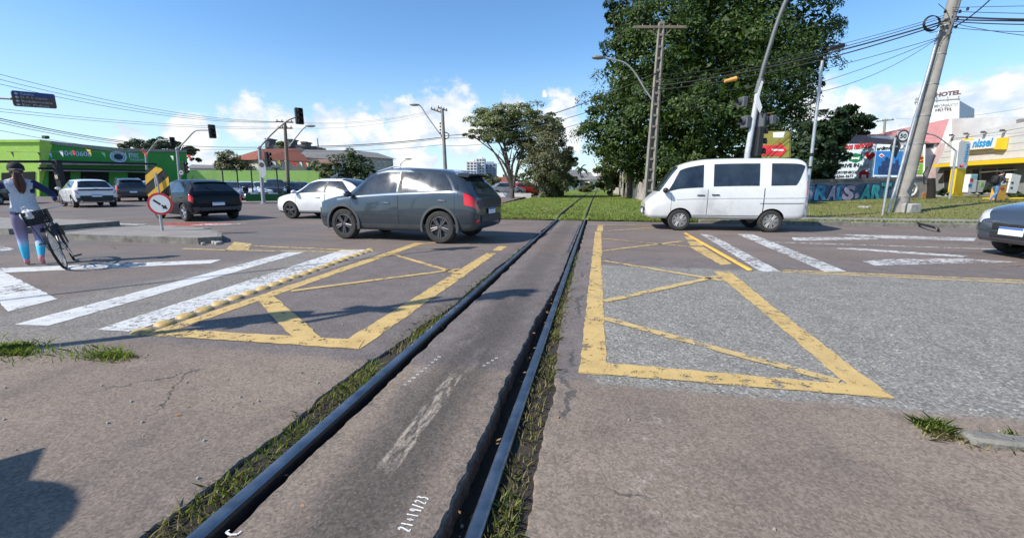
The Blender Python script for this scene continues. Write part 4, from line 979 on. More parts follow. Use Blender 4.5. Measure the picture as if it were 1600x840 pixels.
# ---- pedestrian with backpack walking right
p = D(1551, 316, 24.2); rzp = math.atan2(RGT.y, RGT.x) - PI / 2
J = {'pelvis': ((0, 0, .93), (.15, .125)), 'waist': ((0, .02, 1.08), (.145, .115)), 'chest': ((0, .06, 1.27), (.17, .13)), 'upchest': ((0, .09, 1.38), (.155, .11)), 'neck': ((0, .14, 1.48), .056), 'head0': ((0, .19, 1.56), (.068, .085)), 'head1': ((0, .20, 1.645), (.075, .095)), 'head2': ((0, .19, 1.71), (.045, .055)),
     'hipL': ((-.09, 0, .85), .105), 'kneeL': ((-.10, .20, .50), .072), 'calfL': ((-.10, .20, .36), .062), 'ankL': ((-.10, .24, .10), .044), 'heelL': ((-.10, .21, .045), .036), 'toeL': ((-.10, .38, .04), (.042, .032)),
     'hipR': ((.09, 0, .85), .105), 'kneeR': ((.10, -.02, .49), .072), 'calfR': ((.10, -.16, .34), .062), 'ankR': ((.10, -.30, .13), .044), 'heelR': ((.10, -.34, .09), .036), 'toeR': ((.10, -.21, .03), (.042, .032)),
     'shL': ((-.20, .08, 1.40), .07), 'elL': ((-.24, .0, 1.13), .048), 'wrL': ((-.22, .18, .99), .032), 'shR': ((.20, .08, 1.40), .07), 'elR': ((.24, .16, 1.14), .048), 'wrR': ((.20, .36, 1.10), .032)}
edges = [('pelvis', 'waist', 'torso'), ('waist', 'chest', 'torso'), ('chest', 'upchest', 'torso'), ('upchest', 'neck', 'neck'), ('neck', 'head0', 'head'), ('head0', 'head1', 'head'), ('head1', 'head2', 'head')]
for s_ in 'LR':
    edges += [('pelvis', 'hip' + s_, 'leg'), ('hip' + s_, 'knee' + s_, 'leg'), ('knee' + s_, 'calf' + s_, 'leg'), ('calf' + s_, 'ank' + s_, 'leg'), ('ank' + s_, 'heel' + s_, 'shoe'), ('heel' + s_, 'toe' + s_, 'shoe'), ('upchest', 'sh' + s_, 'arm'), ('sh' + s_, 'el' + s_, 'arm'), ('el' + s_, 'wr' + s_, 'arm')]
hand(J, edges, 'wrR', J['wrR'][0], (-.1, 1, .2), (1, .1, 0), 1, 'R', .3); hand(J, edges, 'wrL', J['wrL'][0], (0, .7, -.6), (-1, .1, 0), 1, 'L', .3)
def reg_m(g, c, t):
    if g in ('head', 'hand'): return 0
    if g == 'neck': return 0 if c.z > 1.45 else 1
    if g == 'shoe': return 3
    if g == 'leg': return 2 if c.z < .92 else 1
    return 1 if c.z > .90 else 2
walker = figure('person', 'person with a black backpack and blue jeans walking past the pharmacy', J, edges, reg_m, [SKIN, JACKET, JEANS, RUST_SHOE], (p.x, p.y, p.z), rzp, sc=1.0)
mb = MB(); mb.ball((0, .185, 1.68), (.084, .105, .075), 16, 10); mb.ball((0, .13, 1.64), (.08, .08, .08), 14, 8); mb.build('hair', HAIR_B, walker)
mb = MB()
for s_ in (-1, 1): mb.ball((s_ * .028, .288, 1.63), (.011, .006, .006), 8, 6)
mb.build('eye', M('eye_white', (.05, .04, .035), .3), walker)
mb = MB(); mb.ball((0, .30, 1.60), (.012, .02, .02), 8, 6); mb.ball((-.078, .19, 1.61), (.01, .018, .028), 8, 6); mb.ball((.078, .19, 1.61), (.01, .018, .028), 8, 6); mb.build('face', SKIN, walker)
mb = MB(); mb.ball((0, .288, 1.555), (.022, .007, .006), 8, 6); mb.build('mouth', M('lips', (.35, .10, .09), .5), walker)
pk = thing('backpack', 'black backpack worn by the person walking past the pharmacy', 'backpack'); pk.matrix_world = walker.matrix_basis @ Matrix.Translation((0, -.155, 1.24))
mb = MB(); mb.box((0, 0, 0), (.34, .21, .50), bev=.07); mb.build('pack_body', PACK, pk, angle=60)
mb = MB(); mb.box((0, -.115, -.08), (.26, .07, .24), bev=.03); mb.build('front_pocket', PACK, pk, angle=60)
for s_ in (-1, 1):
    mb = MB(); mb.tube([(s_ * .11, .08, .22), (s_ * .13, .20, .25), (s_ * .14, .34, .16), (s_ * .15, .33, -.02), (s_ * .15, .08, -.18)], .018, 6); mb.build('strap', PACK, pk)
# ------------------------------------------------------------------ text
def lettering(text, o, xd, ud, wd, hgt, mat, parent, name='lettering', depth=.006, fit=True, shear=0.0, bold=0.0):
    """text whose bounding box is fitted to wd x hgt, lower left corner at o, running along xd with tops towards ud"""
    cu = bpy.data.curves.new('t', 'FONT'); cu.body = text; cu.size = 1; cu.extrude = .5; cu.shear = shear; cu.offset = bold; cu.resolution_u = 3
    ob = bpy.data.objects.new('t', cu); COL.objects.link(ob); bpy.context.view_layer.update()
    me = bpy.data.meshes.new_from_object(ob.evaluated_get(bpy.context.evaluated_depsgraph_get())); bpy.data.objects.remove(ob)
    co = np.array([v.co[:] for v in me.vertices]); lo_, hi = co.min(0), co.max(0); s = (hi - lo_); s[s < 1e-6] = 1
    xd, ud = Vector(xd).normalized(), Vector(ud).normalized(); nd = xd.cross(ud)
    if fit is False: wd = hgt * s[0] / s[1]
    for i, v in enumerate(me.vertices):
        q = (co[i] - lo_) / s; v.co = Vector(o) + xd * q[0] * wd + ud * q[1] * hgt + nd * (q[2]) * depth
    return link_mesh(name, me, [mat], parent, smooth=False)
ZUP = Vector((0, 0, 1))
GALV = M('galvanised_steel', (.46, .47, .48), .45, .55, var=.15, sc=6, dirt=.15); GREY_PT = M('grey_painted_pole', (.33, .34, .345), .55, .2, var=.12, sc=5, dirt=.2); DK_ARM = M('dark_arm', (.13, .135, .135), .6, .3, var=.15)
SIG = M('signal_black', (.018, .019, .02), .6, var=.2); SIGB = M('signal_back_grey', (.085, .09, .095), .6, var=.2); LENS_OFF = M('unlit_lens', (.018, .014, .013), .25, var=.1); SIGN_BACK = M('sign_back', (.06, .065, .06), .6, .3)
W_SIGN = M('sign_white', (.70, .70, .68), .5, var=.06, dirt=.15); R_SIGN = M('sign_red', (.50, .03, .035), .45, var=.08); K_SIGN = M('sign_black', (.015, .015, .016), .5, var=.1); Y_SIGN = M('sign_yellow', (.62, .36, .03), .5, var=.12, dirt=.2)
def signal_head(parent, c, w_, h_, face, name='signal_head', n=3, mat=SIG):
    """face: unit vector the lenses look along"""
    face = Vector(face).normalized(); side = face.cross(ZUP).normalized(); R = Matrix((side, face, ZUP)).transposed(); c = Vector(c)
    mb = MB(); mb.box(c, (w_, w_ * .55, h_), M=R, bev=w_ * .08)
    for k in range(n):
        z = h_ * (.5 - (k + .5) / n); V0 = []; r = min(w_ * .38, h_ / n * .42)
        P = [c + face * (w_ * .27) + ZUP * z + (side * math.cos(a) + ZUP * math.sin(a)) * r for a in [PI * (-.15 + 1.3 * i / 10) for i in range(11)]]
        P2 = [p + face * w_ * .42 for p in P]
        for i in range(10): mb.add([P[i], P[i + 1], P2[i + 1], P2[i], P[i] * .97 + c * .03, P[i + 1] * .97 + c * .03, P2[i + 1] - ZUP * .01, P2[i] - ZUP * .01], [(0, 1, 2, 3), (7, 6, 5, 4)])
    o = mb.build(name, mat, parent, angle=30)
    for k in range(n):
        z = h_ * (.5 - (k + .5) / n); r = min(w_ * .36, h_ / n * .40); lb = MB(); lb.lathe([(r, 0), (r * .8, .02), (0, .03)], n=16)
        RR = Matrix((side, ZUP, face)).transposed(); lb.v = [tuple(c + face * (w_ * .275) + ZUP * z + RR @ Vector(p)) for p in lb.v]; lb.build('lens', LENS_OFF, o)
    return o
def ringdisc(mb, c, n, r, th=.008, seg=32):
    n = Vector(n).normalized(); s = n.cross(ZUP).normalized(); u = s.cross(n)
    P = [Vector(c) + (s * math.cos(2 * PI * k / seg) + u * math.sin(2 * PI * k / seg)) * r for k in range(seg)]
    mb.prism(P, n * th)
def smoothpath(P, k=6):
    P = [Vector(p) for p in P]; out = []
    for i in range(len(P) - 1):
        p0, p1, p2, p3 = P[max(i - 1, 0)], P[i], P[i + 1], P[min(i + 2, len(P) - 1)]
        for j in range(k):
            t = j / k; out.append(.5 * ((2 * p1) + (p2 - p0) * t + (2 * p0 - 5 * p1 + 4 * p2 - p3) * t * t + (3 * p1 - p0 - 3 * p2 + p3) * t ** 3))
    return out + [P[-1]]

# ---- hazard sign on the island
p = G(252, 360, .14); dS = p.dot(F0); s1 = ppm(dS); st = thing('hazard_sign', 'bent traffic sign on the island, striped black and yellow board behind a round arrow plate', 'traffic sign', p)
def loc(u, v, d, org): return D(u, v, d) - org
mb = MB(); mb.tube([loc(254, 361, dS, p) - Vector((0, 0, .05)), loc(250, 334, dS, p), loc(246, 300, dS, p), loc(242, 272, dS, p)], .034, 12); mb.tube([loc(250, 312, dS - .08, p), loc(247, 290, dS - .10, p), loc(243, 270, dS - .10, p)], .024, 8); mb.build('post', GALV, st)
fn = -F0
bp = [(227, 268), (233, 263), (243, 260.5), (252, 263), (263, 275), (265, 290), (267, 309), (255, 313), (234, 312), (228, 298)]
BP = [loc(u, v, dS - .03, p) for u, v in bp]
mb = MB(); mb.prism(BP, F0 * .012); hb = mb.build('hazard_board', K_SIGN, st, smooth=False)
def clip_poly(poly, a, b, c):     # keep a*u+b*v<=c
    out = []
    for i in range(len(poly)):
        p0, p1 = poly[i], poly[(i + 1) % len(poly)]; d0, d1 = a * p0[0] + b * p0[1] - c, a * p1[0] + b * p1[1] - c
        if d0 <= 0: out.append(p0)
        if d0 * d1 < 0: t = d0 / (d0 - d1); out.append((p0[0] + (p1[0] - p0[0]) * t, p0[1] + (p1[1] - p0[1]) * t))
    return out
mb = MB()
for c0 in (232.5 * .66 + 296 * .75 - 14, 232.5 * .66 + 296 * .75 + 10.5, 232.5 * .66 + 296 * .75 + 35):
    q = clip_poly(clip_poly(bp, .66, .75, c0 + 5.5), -.66, -.75, -(c0 - 5.5))
    if len(q) > 2: mb.prism([loc(u, v, dS - .035, p) for u, v in q], F0 * -.004)
mb.build('stripe', Y_SIGN, hb, smooth=False)
nn = (-F0 + RGT * .25).normalized(); c = loc(250.5, 318.5, dS - .12, p); R0 = 17.2 / s1
mb = MB(); ringdisc(mb, c, nn, R0, .010); rp = mb.build('round_plate', R_SIGN, st, angle=30)
mb = MB(); ringdisc(mb, c + nn * .011, nn, R0 * .80, .004); mb.build('white_face', W_SIGN, rp, angle=30)
sx = nn.cross(ZUP).normalized() * -1; sx = ZUP.cross(nn).normalized(); ux = ZUP
def arrow(p0, p1, wd, hd_, nrm, off):
    p0, p1 = Vector(p0), Vector(p1); d = (p1 - p0).normalized(); s_ = d.cross(nrm).normalized()
    h = p1 - d * hd_
    return [p0 + s_ * wd / 2, h + s_ * wd / 2, h + s_ * hd_ * .62, p1, h - s_ * hd_ * .62, h - s_ * wd / 2, p0 - s_ * wd / 2]
mb = MB(); cc = c + nn * .016; a0 = cc - sx * R0 * .48 + ux * R0 * .36; a1 = cc + sx * R0 * .52 - ux * R0 * .46
mb.prism(arrow(a0 + (a1 - a0) * .60, a1, R0 * .17, R0 * .34, nn, 0), nn * .003); dd = (a1 - a0); sd2 = dd.normalized().cross(nn) * R0 * .085
mb.prism([a0 + sd2, a0 + dd * .5 + sd2, a0 + dd * .5 - sd2, a0 - sd2], nn * .003); mb.build('arrow', K_SIGN, rp, smooth=False)
# ---- overhead direction sign, its arm coming from beyond the left edge
A, B, C_, D_ = D(19.5, 141, 20.0), D(87.5, 147.5, 22.0), D(89, 171, 22.0), D(23.5, 166, 20.0)
ds = thing('direction_sign', 'overhead direction sign with blue header and brown rows on a horizontal arm', 'direction sign', D(-160, 340, 19))
o_ = Vector(ds.location)
xd = (B - A).normalized(); xd.z = 0; xd.normalize(); wd_ = 2.72; hgt_ = .93; LL = D(22.3, 166, 20.0); nrm = xd.cross(ZUP)
if nrm.dot(CAM - LL) < 0: nrm = -nrm
hh = (A - D_).length; wd_ = (B - A).length
def rrect(o, x, u, w_, h_, r, k=4):
    P = []
    for (cx_, cy_, a0) in ((w_ - r, r, -90), (w_ - r, h_ - r, 0), (r, h_ - r, 90), (r, r, 180)):
        for i in range(k + 1): a = rad(a0 + 90 * i / k); P.append(o + x * (cx_ + r * math.cos(a)) + u * (cy_ + r * math.sin(a)))
    return P
tilt = (B - A).normalized(); LLc = LL - o_
mb = MB(); mb.prism(rrect(LLc, tilt, ZUP, wd_, hh, .10), -nrm * .03); mb.build('sign_panel', M('sign_brown', (.10, .052, .040), .5, var=.1), ds, smooth=False)
mb = MB(); mb.prism([q + nrm * .002 for q in rrect(LLc + ZUP * hh * .70, tilt, ZUP, wd_, hh * .30, .08)], nrm * .004); mb.build('header', M('sign_blue', (.018, .045, .22), .5, var=.1), ds, smooth=False)
LT = M('sign_lettering', (.55, .56, .56), .5, var=.1)
for k, t in enumerate(('Centro', 'D. P. S. Cajuru', 'Rodoferroviária', 'Est. Pinhais')):
    b = LLc + ZUP * hh * (.76 - .235 * k) + tilt * wd_ * .18 + nrm * .008
    lettering(t, b, tilt, ZUP, wd_ * (.30, .60, .72, .62)[k], hh * .15, LT, ds, depth=.004)
    q = LLc + ZUP * hh * (.825 - .235 * k) + tilt * wd_ * .13 + nrm * .008; mb = MB(); mb.prism(arrow(q, q - tilt * wd_ * .085, .05, .10, nrm, 0), nrm * .004); mb.build('arrow', LT, ds, smooth=False)
mb = MB(); e = D(19, 154.5, 20.0) - o_ - nrm * .05; mb.tube([(0, 0, -o_.z + .0), (0, 0, e.z + .25 - 0)], [.13, .10], 12); mb.tube([(0, 0, e.z + .2), e, e + tilt * 1.6], [.07, .05, .05], 10); mb.build('mast', GREY_PT, ds)

# ---- signal masts on the far left corner
def mast(name, label, d, base, knee, tip, head, hs, extra=()):
    b = D(base[0], base[1], d); b.z = 0; r = thing(name, label, 'traffic light', b, group=None); L = lambda u, v, dd=0: D(u, v, d + dd) - b
    mb = MB(); mb.tube([(0, 0, 0), L(*knee)], [.13, .10], 12); mb.lathe([(.22, 0), (.22, .03), (.14, .05)], n=14); mb.build('pole', GREY_PT, r)
    mb = MB(); mb.tube(smoothpath([L(*knee)] + [L(*t) for t in tip], 4), .058, 10); mb.ball(L(*knee), .14, 10, 6); mb.build('arm', GREY_PT, r)
    face = (-F0 * .75 + RGT * .66)
    signal_head(r, L(*head), hs[0], hs[1], face)
    for ex in extra:
        if ex[0] == 'head': signal_head(r, L(ex[1], ex[2]), .36, 1.0, RGT, 'side_head')
        if ex[0] == 'disc':
            mb = MB(); ringdisc(mb, L(ex[1], ex[2], -.15), -F0, ex[3], .012); o = mb.build('round_plate', M('dark_ring', (.06, .06, .06), .5), r, angle=30)
            mb = MB(); ringdisc(mb, L(ex[1], ex[2], -.165), -F0, ex[3] * .76, .004); mb.build('plate_face', M('grey_face', (.42, .43, .44), .5), o, angle=30)
            mb = MB(); q = L(ex[1], ex[2], -.17); mb.prism(arrow(q - RGT * ex[3] * .5, q + RGT * ex[3] * .5, ex[3] * .25, ex[3] * .45, -F0, 0), -F0 * .003); mb.build('arrow', K_SIGN, o, smooth=False)
        if ex[0] == 'oval':
            c = L(ex[1], ex[2], -.15); P = [c + RGT * .26 * math.cos(2 * PI * k / 24) + ZUP * .62 * math.sin(2 * PI * k / 24) for k in range(24)]
            mb = MB(); mb.prism(P, F0 * .012); o = mb.build('oval_plate', M('grey_face', (.42, .43, .44), .5), r, angle=30)
            mb = MB(); ringdisc(mb, c - F0 * .004 + ZUP * .28, -F0, .17, .004); mb.build('dark_symbol', M('dark_ring', (.06, .06, .06), .5), o, angle=30)
    return r
mast('signal_mast', 'tallest signal mast with bent arm and black signal head, beside the low dark green wall', 30.3, (412, 318), (405, 231), [(425, 209), (447, 190), (459, 184), (466, 182)], (467.5, 181.5), (.50, 1.06), (('head', 418, 249), ('oval', 409.5, 264)))
mast('signal_mast', 'signal mast with a horizontal arm tip and one black head before the green building end', 38, (283, 306), (276.5, 233), [(289, 221), (303, 206), (312, 203.5), (326, 203.5)], (331.5, 205.5), (.52, 1.12), (('head', 289, 262), ('disc', 283, 269.5, .26)))
mast('signal_mast', 'slender signal mast rising just left of the striped hazard sign', 47, (232, 303), (228, 243), [(236, 232), (245, 221), (252, 219), (266, 219)], (269.5, 221.5), (.46, .95))

# ---- level crossing mast at right
dC = 15.9
b = D(1160, 352, dC); b.z = .1
cm = thing('crossing_signal', 'level crossing mast with crossbuck and grey signal heads rising behind the white minivan', 'crossing signal', b); L = lambda u, v, dd=0: D(u, v, dC + dd) - b
mb = MB(); mb.tube([(0, 0, -.05), L(1168, 240), L(1187, 128)], [.115, .10, .09], 14); mb.build('pole', M('white_painted_pole', (.50, .51, .52), .5, .1, var=.15, sc=6, dirt=.3), cm)
mb = MB(); mb.tube(smoothpath([L(1184, 140), L(1192, 108), L(1202, 75), L(1213, 40), L(1226, 6), L(1240, -22), L(1256, -38)], 4), .068, 12); mb.tube([L(1183, 146), L(1189, 124)], .11, 12); mb.build('arm', DK_ARM, cm)
xn = (F0 * .20 + RGT * .98).normalized(); c = L(1181, 150, .12)
mb = MB(); q = [L(1182, 150, -.2), L(1190.5, 126, -.2), L(1193, 128, -.2), L(1186, 151, -.2), L(1191, 168, -.2), L(1187.5, 177, -.2), L(1180.5, 163, -.2)]; mb.prism(q, F0 * .02); mb.build('crossbuck_board', W_SIGN, cm, smooth=False)
for (u, v, w_, h_, fc) in ((1160.5, 160, .34, .36, (-.7, -.2, 0)), (1165, 191, .34, .42, (-.9, -.4, 0)), (1187, 190, .38, .50, (.6, .8, 0)), (1205, 188, .32, .32, (.9, .3, 0))):
    R = Vector(fc).normalized(); signal_head(cm, L(u, v, .05), w_, h_, R, 'warning_lamp', 1, SIGB)
signal_head(cm, L(1184, 222), .38, 1.05, RGT, 'signal_head', 3, SIG)
mb = MB(); mb.tube([L(1168, 160), L(1178, 158)], .02, 6); mb.tube([L(1176, 179), L(1205, 177)], .025, 6); mb.tube([L(1170, 205), L(1184, 205)], .02, 6); mb.build('bracket', M('rust_bracket', (.22, .10, .06), .8), cm)

# ---- a sister mast of the crossing, and a second mast arm, stand just outside the left edge; their shadows cross the road
b = Vector((-6.35, 1.35, 0)); m2 = thing('crossing_signal', 'level crossing mast off the left edge, known by its shadow over the left box marking', 'crossing signal', b)
mb = MB(); mb.tube([(0, 0, 0), (0, 0, 5.3)], [.065, .055], 12); mb.build('pole', GALV, m2)
for s_ in (-1, 1):
    mb = MB(); dr = (RGT * .1 + F0 * .9) * .62 + ZUP * .70 * s_; dr.normalize(); xn2 = Vector((.95, -.3, 0)).normalized(); M3 = Matrix((xn2, (dr - xn2 * dr.dot(xn2)).normalized(), xn2.cross((dr - xn2 * dr.dot(xn2)).normalized()))).transposed(); mb.box((.05, 0, 4.2 + .02 * s_), (.014, 1.1, .16), M=M3); mb.build('crossbuck_board', W_SIGN, m2, smooth=False)
signal_head(m2, (.05, .22, 3.05), .36, .70, (.3, -.95, 0), 'signal_head', 2, SIGB); signal_head(m2, (.05, 0, 5.55), .34, .62, (.3, -.95, 0), 'signal_head', 2, SIGB)
b = Vector((-12.9, -1.0, 0)); m3 = thing('signal_mast', 'signal mast off the left edge whose arm shadow crosses the left zebra stripes', 'traffic light', b)
mb = MB(); mb.tube([(0, 0, 0), (0, 0, 5.7)], [.07, .06], 12); mb.build('pole', GREY_PT, m3)
tipw = Vector((-2.95, 8.75, 0)) - b - Vector((-sd.x, -sd.y, 0)) / sd.z * 5.9
mb = MB(); mb.tube([(0, 0, 5.7), (tipw.x, tipw.y, 5.9)], [.032, .026], 10); mb.build('arm', GREY_PT, m3); signal_head(m3, (tipw.x, tipw.y, 5.85), .34, .62, (.3, -.95, 0), 'signal_head', 2, SIGB)

# ---- thin white pole, sign posts
def simple_pole(name, label, cat, bu, bv, tu, tv, d, r0, r1, mat, zb=0.0, bands=()):
    b = D(bu, bv, d); b.z = zb; t = thing(name, label, cat, b); top = D(tu, tv, d) - b
    mb = MB(); mb.tube([(0, 0, -.05), top], [r0, r1], 12); mb.build('pole', mat, t)
    for (k0, k1) in bands:
        mb = MB(); mb.tube([top * k0, top * k1], r0 * 1.12, 12); mb.build('band', K_SIGN, t)
    return t, b, top
simple_pole('steel_pole', 'thin white steel pole with two black bands beside the tail of the white minivan', 'pole', 1256, 345, 1285, 95, 17.0, .062, .050, GALV, .03, ((.33, .345), (.41, .43)))
t, b, top = simple_pole('warning_sign', 'back of a diamond warning sign on a thin galvanised post left of the leaning pole', 'traffic sign', 1377, 346, 1399, 215, 18.4, .045, .04, GALV, .08)
L = lambda u, v, dd=0: D(u, v, 18.4 + dd) - b
mb = MB(); mb.prism([L(1401, 210, .08), L(1408, 228, .08), L(1399.5, 248, .08), L(1389, 232, .08)], F0 * .012); mb.build('sign_plate', SIGN_BACK, t, smooth=False)
mb = MB(); mb.box(L(1398, 229, .05), (.22, .03, .06), rz=YAW); mb.build('bracket', GALV, t)
# leaning concrete utility pole with its steel conduit, clamps, coil and concrete collar
dP = 19.6; b = D(1403, 336, dP); b.z = .1
up = thing('utility_pole', 'round concrete utility pole leaning right with a steel conduit strapped to it', 'utility pole', b); L = lambda u, v, dd=0: D(u, v, dP + dd) - b
POLE_C = M('pole_concrete', (.26, .245, .22), .85, var=.25, sc=3, bump=.35, dirt=.3)
base, tp = L(1404, 336), L(1493, -12)
mb = MB(); mb.tube([base - (tp - base) * .03, base, base + (tp - base) * .5, tp, tp + (tp - base) * .05], [.27, .265, .225, .19, .185], 20); mb.build('shaft', POLE_C, up)
mb = MB(); mb.tube([L(1385.5, 340, -.1), L(1406, 270, -.1), L(1430.5, 180, -.1), L(1455, 95, -.08), L(1467, 50, -.08)], .055, 10); mb.build('conduit', GALV, up)
for t in (.09, .34, .47, .61, .74, .83, .86): 
    mb = MB(); c = base + (tp - base) * t; r = .27 - .075 * t; ax = (tp - base).normalized(); mb.tube([c - ax * .02, c + ax * .02], r + .012, 20); mb.build('strap', M('strap_steel', (.30, .30, .29), .5, .6), up)
mb = MB(); mb.tube([L(1481, 55, -.3), L(1494, 20, -.3), L(1502, -6, -.3)], .05, 8); mb.build('brace', DK_ARM, up)
mb = MB()
for (u, v) in ((1477, 18), (1500, 18), (1477, 32), (1496, 30), (1473, 42), (1494, 42), (1512, 14)):
    mb.lathe([(.0, -.07), (.05, -.06), (.035, -.02), (.055, 0), (.03, .05), (0, .07)], L(u, v, -.25), n=10)
mb.build('insulator', K_SIGN, up)
mb = MB(); c = L(1457.5, 36, -.3)
for k in range(5): mb.tube([c + (RGT * math.cos(a) * .33 + ZUP * math.sin(a) * (.26 + .012 * k) + F0 * .02 * k) for a in [2 * PI * i / 24 for i in range(25)]], .016, 6)
mb.build('cable_coil', K_SIGN, up)
mb = MB(); mb.tube(smoothpath([L(1466, 6, -.25), L(1480, 20, -.35), L(1486, 42, -.3), L(1478, 46, -.3), L(1452, 52, -.3)], 5), .012, 5)
mb.tube(smoothpath([L(1384, 333, -.3), L(1396, 339, -.4), L(1408, 342, -.45)], 4), .03, 8); mb.build('loose_cable', K_SIGN, up)
bk = D(1420, 338, 19.3); mb = MB(); mb.box((bk.x, bk.y, .28), (.62, .5, .46), rz=.35, bev=.05); tag(mb.build('concrete_block', CONC), 'rough concrete block at the foot of the leaning utility pole', 'concrete block')
mb = MB(); mb.tube(smoothpath([D(1410, 343, 18.6) + Vector((0, 0, .02)), G(1436, 349, .12), G(1462, 356, .12), G(1466, 359, .03)], 5), .035, 8); tag(mb.build('black_cable', K_SIGN), 'thick black cable trailing from the leaning pole foot over the kerb', 'cable')
# slotted concrete pole by the line with street lamp arm and crossarm
dQ = 27.5; b = D(1012, 314, dQ); b.z = .0
qp = thing('utility_pole', 'tall slotted concrete utility pole with a wooden crossarm before the big tree', 'utility pole', b); L = lambda u, v, dd=0: D(u, v, dQ + dd) - b
ax0, ax1 = L(1013, 314), L(1034, 36); mb = MB()
for s_ in (-1, 1): mb.tube([ax0 + RGT * .24 * s_ - ZUP * .2, ax1 + RGT * .13 * s_], [.13, .075], 4)
for k in range(17):
    t = k / 16; c = ax0 + (ax1 - ax0) * t; mb.box(c, (.50 - .22 * t, .12, .14), rz=YAW)
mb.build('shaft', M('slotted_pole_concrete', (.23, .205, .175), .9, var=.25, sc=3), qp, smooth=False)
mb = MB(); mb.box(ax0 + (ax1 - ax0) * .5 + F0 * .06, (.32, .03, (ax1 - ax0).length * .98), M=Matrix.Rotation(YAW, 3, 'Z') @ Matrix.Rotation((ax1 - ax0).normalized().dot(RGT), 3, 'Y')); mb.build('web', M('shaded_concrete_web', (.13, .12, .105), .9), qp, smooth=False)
mb = MB(); mb.box(L(1031, 42.5), (3.1, .12, .14), rz=YAW); mb.tube([L(1012, 44), L(1033, 62)], .025, 5); mb.tube([L(1052, 43), L(1033, 62)], .025, 5); mb.build('crossarm', M('weathered_wood', (.20, .165, .125), .9, var=.25), qp)
mb = MB()
for u in (1004, 1016, 1046, 1059): mb.lathe([(0, 0), (.05, .02), (.03, .08), (.05, .12), (0, .17)], L(u, 41), n=8)
mb.build('insulator', M('brown_porcelain', (.10, .05, .035), .3), qp)
mb = MB(); mb.tube(smoothpath([L(1022, 160), L(1008, 140), L(992, 114), L(975, 98), L(950, 92), L(944, 91)], 5), [.05] * 26, 8); la = mb.build('lamp_arm', GREY_PT, qp)
mb = MB(); mb.ball(L(935, 90), (.42, .20, .12), 14, 8, M=Matrix.Rotation(YAW, 3, 'Z')); mb.build('lamp_head', M('lamp_grey', (.20, .20, .20), .5), qp)
# wooden / concrete poles of the left side
def upole(label, bu, bv, tu, tv, d, r, arms, lamp=None, mat=None):
    b = D(bu, bv, d); b.z = 0; t = thing('utility_pole', label, 'utility pole', b); L = lambda u, v, dd=0: D(u, v, d + dd) - b
    mb = MB(); mb.tube([(0, 0, 0), L(tu, tv)], [r, r * .7], 12); mb.build('shaft', mat or POLE_C, t)
    mb = MB(); ib = MB()
    for (u0, v0, u1, v1) in arms:
        p0, p1 = L(u0, v0), L(u1, v1); mb.tube([p0, p1], .07, 4)
        for k in range(4): ib.lathe([(0, 0), (.06, .03), (.035, .1), (.06, .15), (0, .22)], p0 + (p1 - p0) * (k + .3) / 3.6, n=8)
    mb.build('crossarm', M('weathered_wood', (.20, .165, .125), .9, var=.25), t, smooth=False); ib.build('insulator', M('brown_porcelain', (.10, .05, .035), .3), t)
    if lamp:
        mb = MB(); mb.tube(smoothpath([L(*q) for q in lamp[:-1]], 5), .055, 8); mb.build('lamp_arm', GREY_PT, t)
        c = L(*lamp[-1]); mb = MB(); mb.ball(c, (.5, .22, .11), 12, 6, M=Matrix.Rotation(YAW, 3, 'Z')); mb.build('lamp_head', M('lamp_grey', (.20, .20, .20), .5), t)
    return t, b, L
t, b, L = upole('utility pole with a long street lamp arm standing behind the slate grey SUV', 698, 306, 691, 170, 43, .21, [(684, 168, 699, 173), (673, 170, 690, 176)], [(692, 216), (682, 202), (667, 181), (658, 167), (653, 164), (648, 164)])
mb = MB()
for k in range(4): mb.lathe([(0, -.1), (.09, -.06), (.05, 0), (.09, .06), (0, .1)], L(688, 193 + k * 5), n=8)
mb.tube([L(696, 212) + (RGT * math.cos(a) * .35 + ZUP * math.sin(a) * .3) for a in [2 * PI * i / 16 for i in range(17)]], .05, 6); mb.build('cable_coil', K_SIGN, t)
upole('wooden utility pole with two crossarms right of the tallest signal mast', 451, 306, 445, 190, 41, .19, [(431, 190, 458, 191), (433, 200, 457, 200.5)], [(450, 231), (460, 218), (472, 203), (478, 198), (485, 197)], M('weathered_wood', (.20, .165, .125), .9, var=.25))
upole('distant utility pole with one crossarm above the brown roof, left of the leaning pole', 1379, 270, 1383, 186, 62, .2, [(1369, 190, 1397, 187)])
upole('distant street lamp pole glimpsed between the SUV roof and the beige building', 622, 262, 626, 256, 60, .1, [], [(624, 262), (628, 254), (634, 250), (638, 248.5)], GALV)
# street lamp arm by the pharmacy
b = D(1484, 309, 29); b.z = .3; t = thing('street_lamp', 'slim street lamp with a curved arm left of the yellow legged totem sign', 'street lamp', b); L = lambda u, v: D(u, v, 29) - b
mb = MB(); mb.tube([(0, 0, 0), L(1494, 235)], [.07, .055], 10); mb.build('pole', GALV, t)
mb = MB(); mb.tube(smoothpath([L(1494, 236), L(1484, 228), L(1470, 217), L(1459, 211), L(1447, 209)], 5), .04, 8); mb.build('arm', GREY_PT, t)
mb = MB(); mb.ball(L(1443, 209), (.3, .14, .08), 10, 6); mb.build('lamp_head', M('lamp_grey', (.20, .20, .20), .5), t)
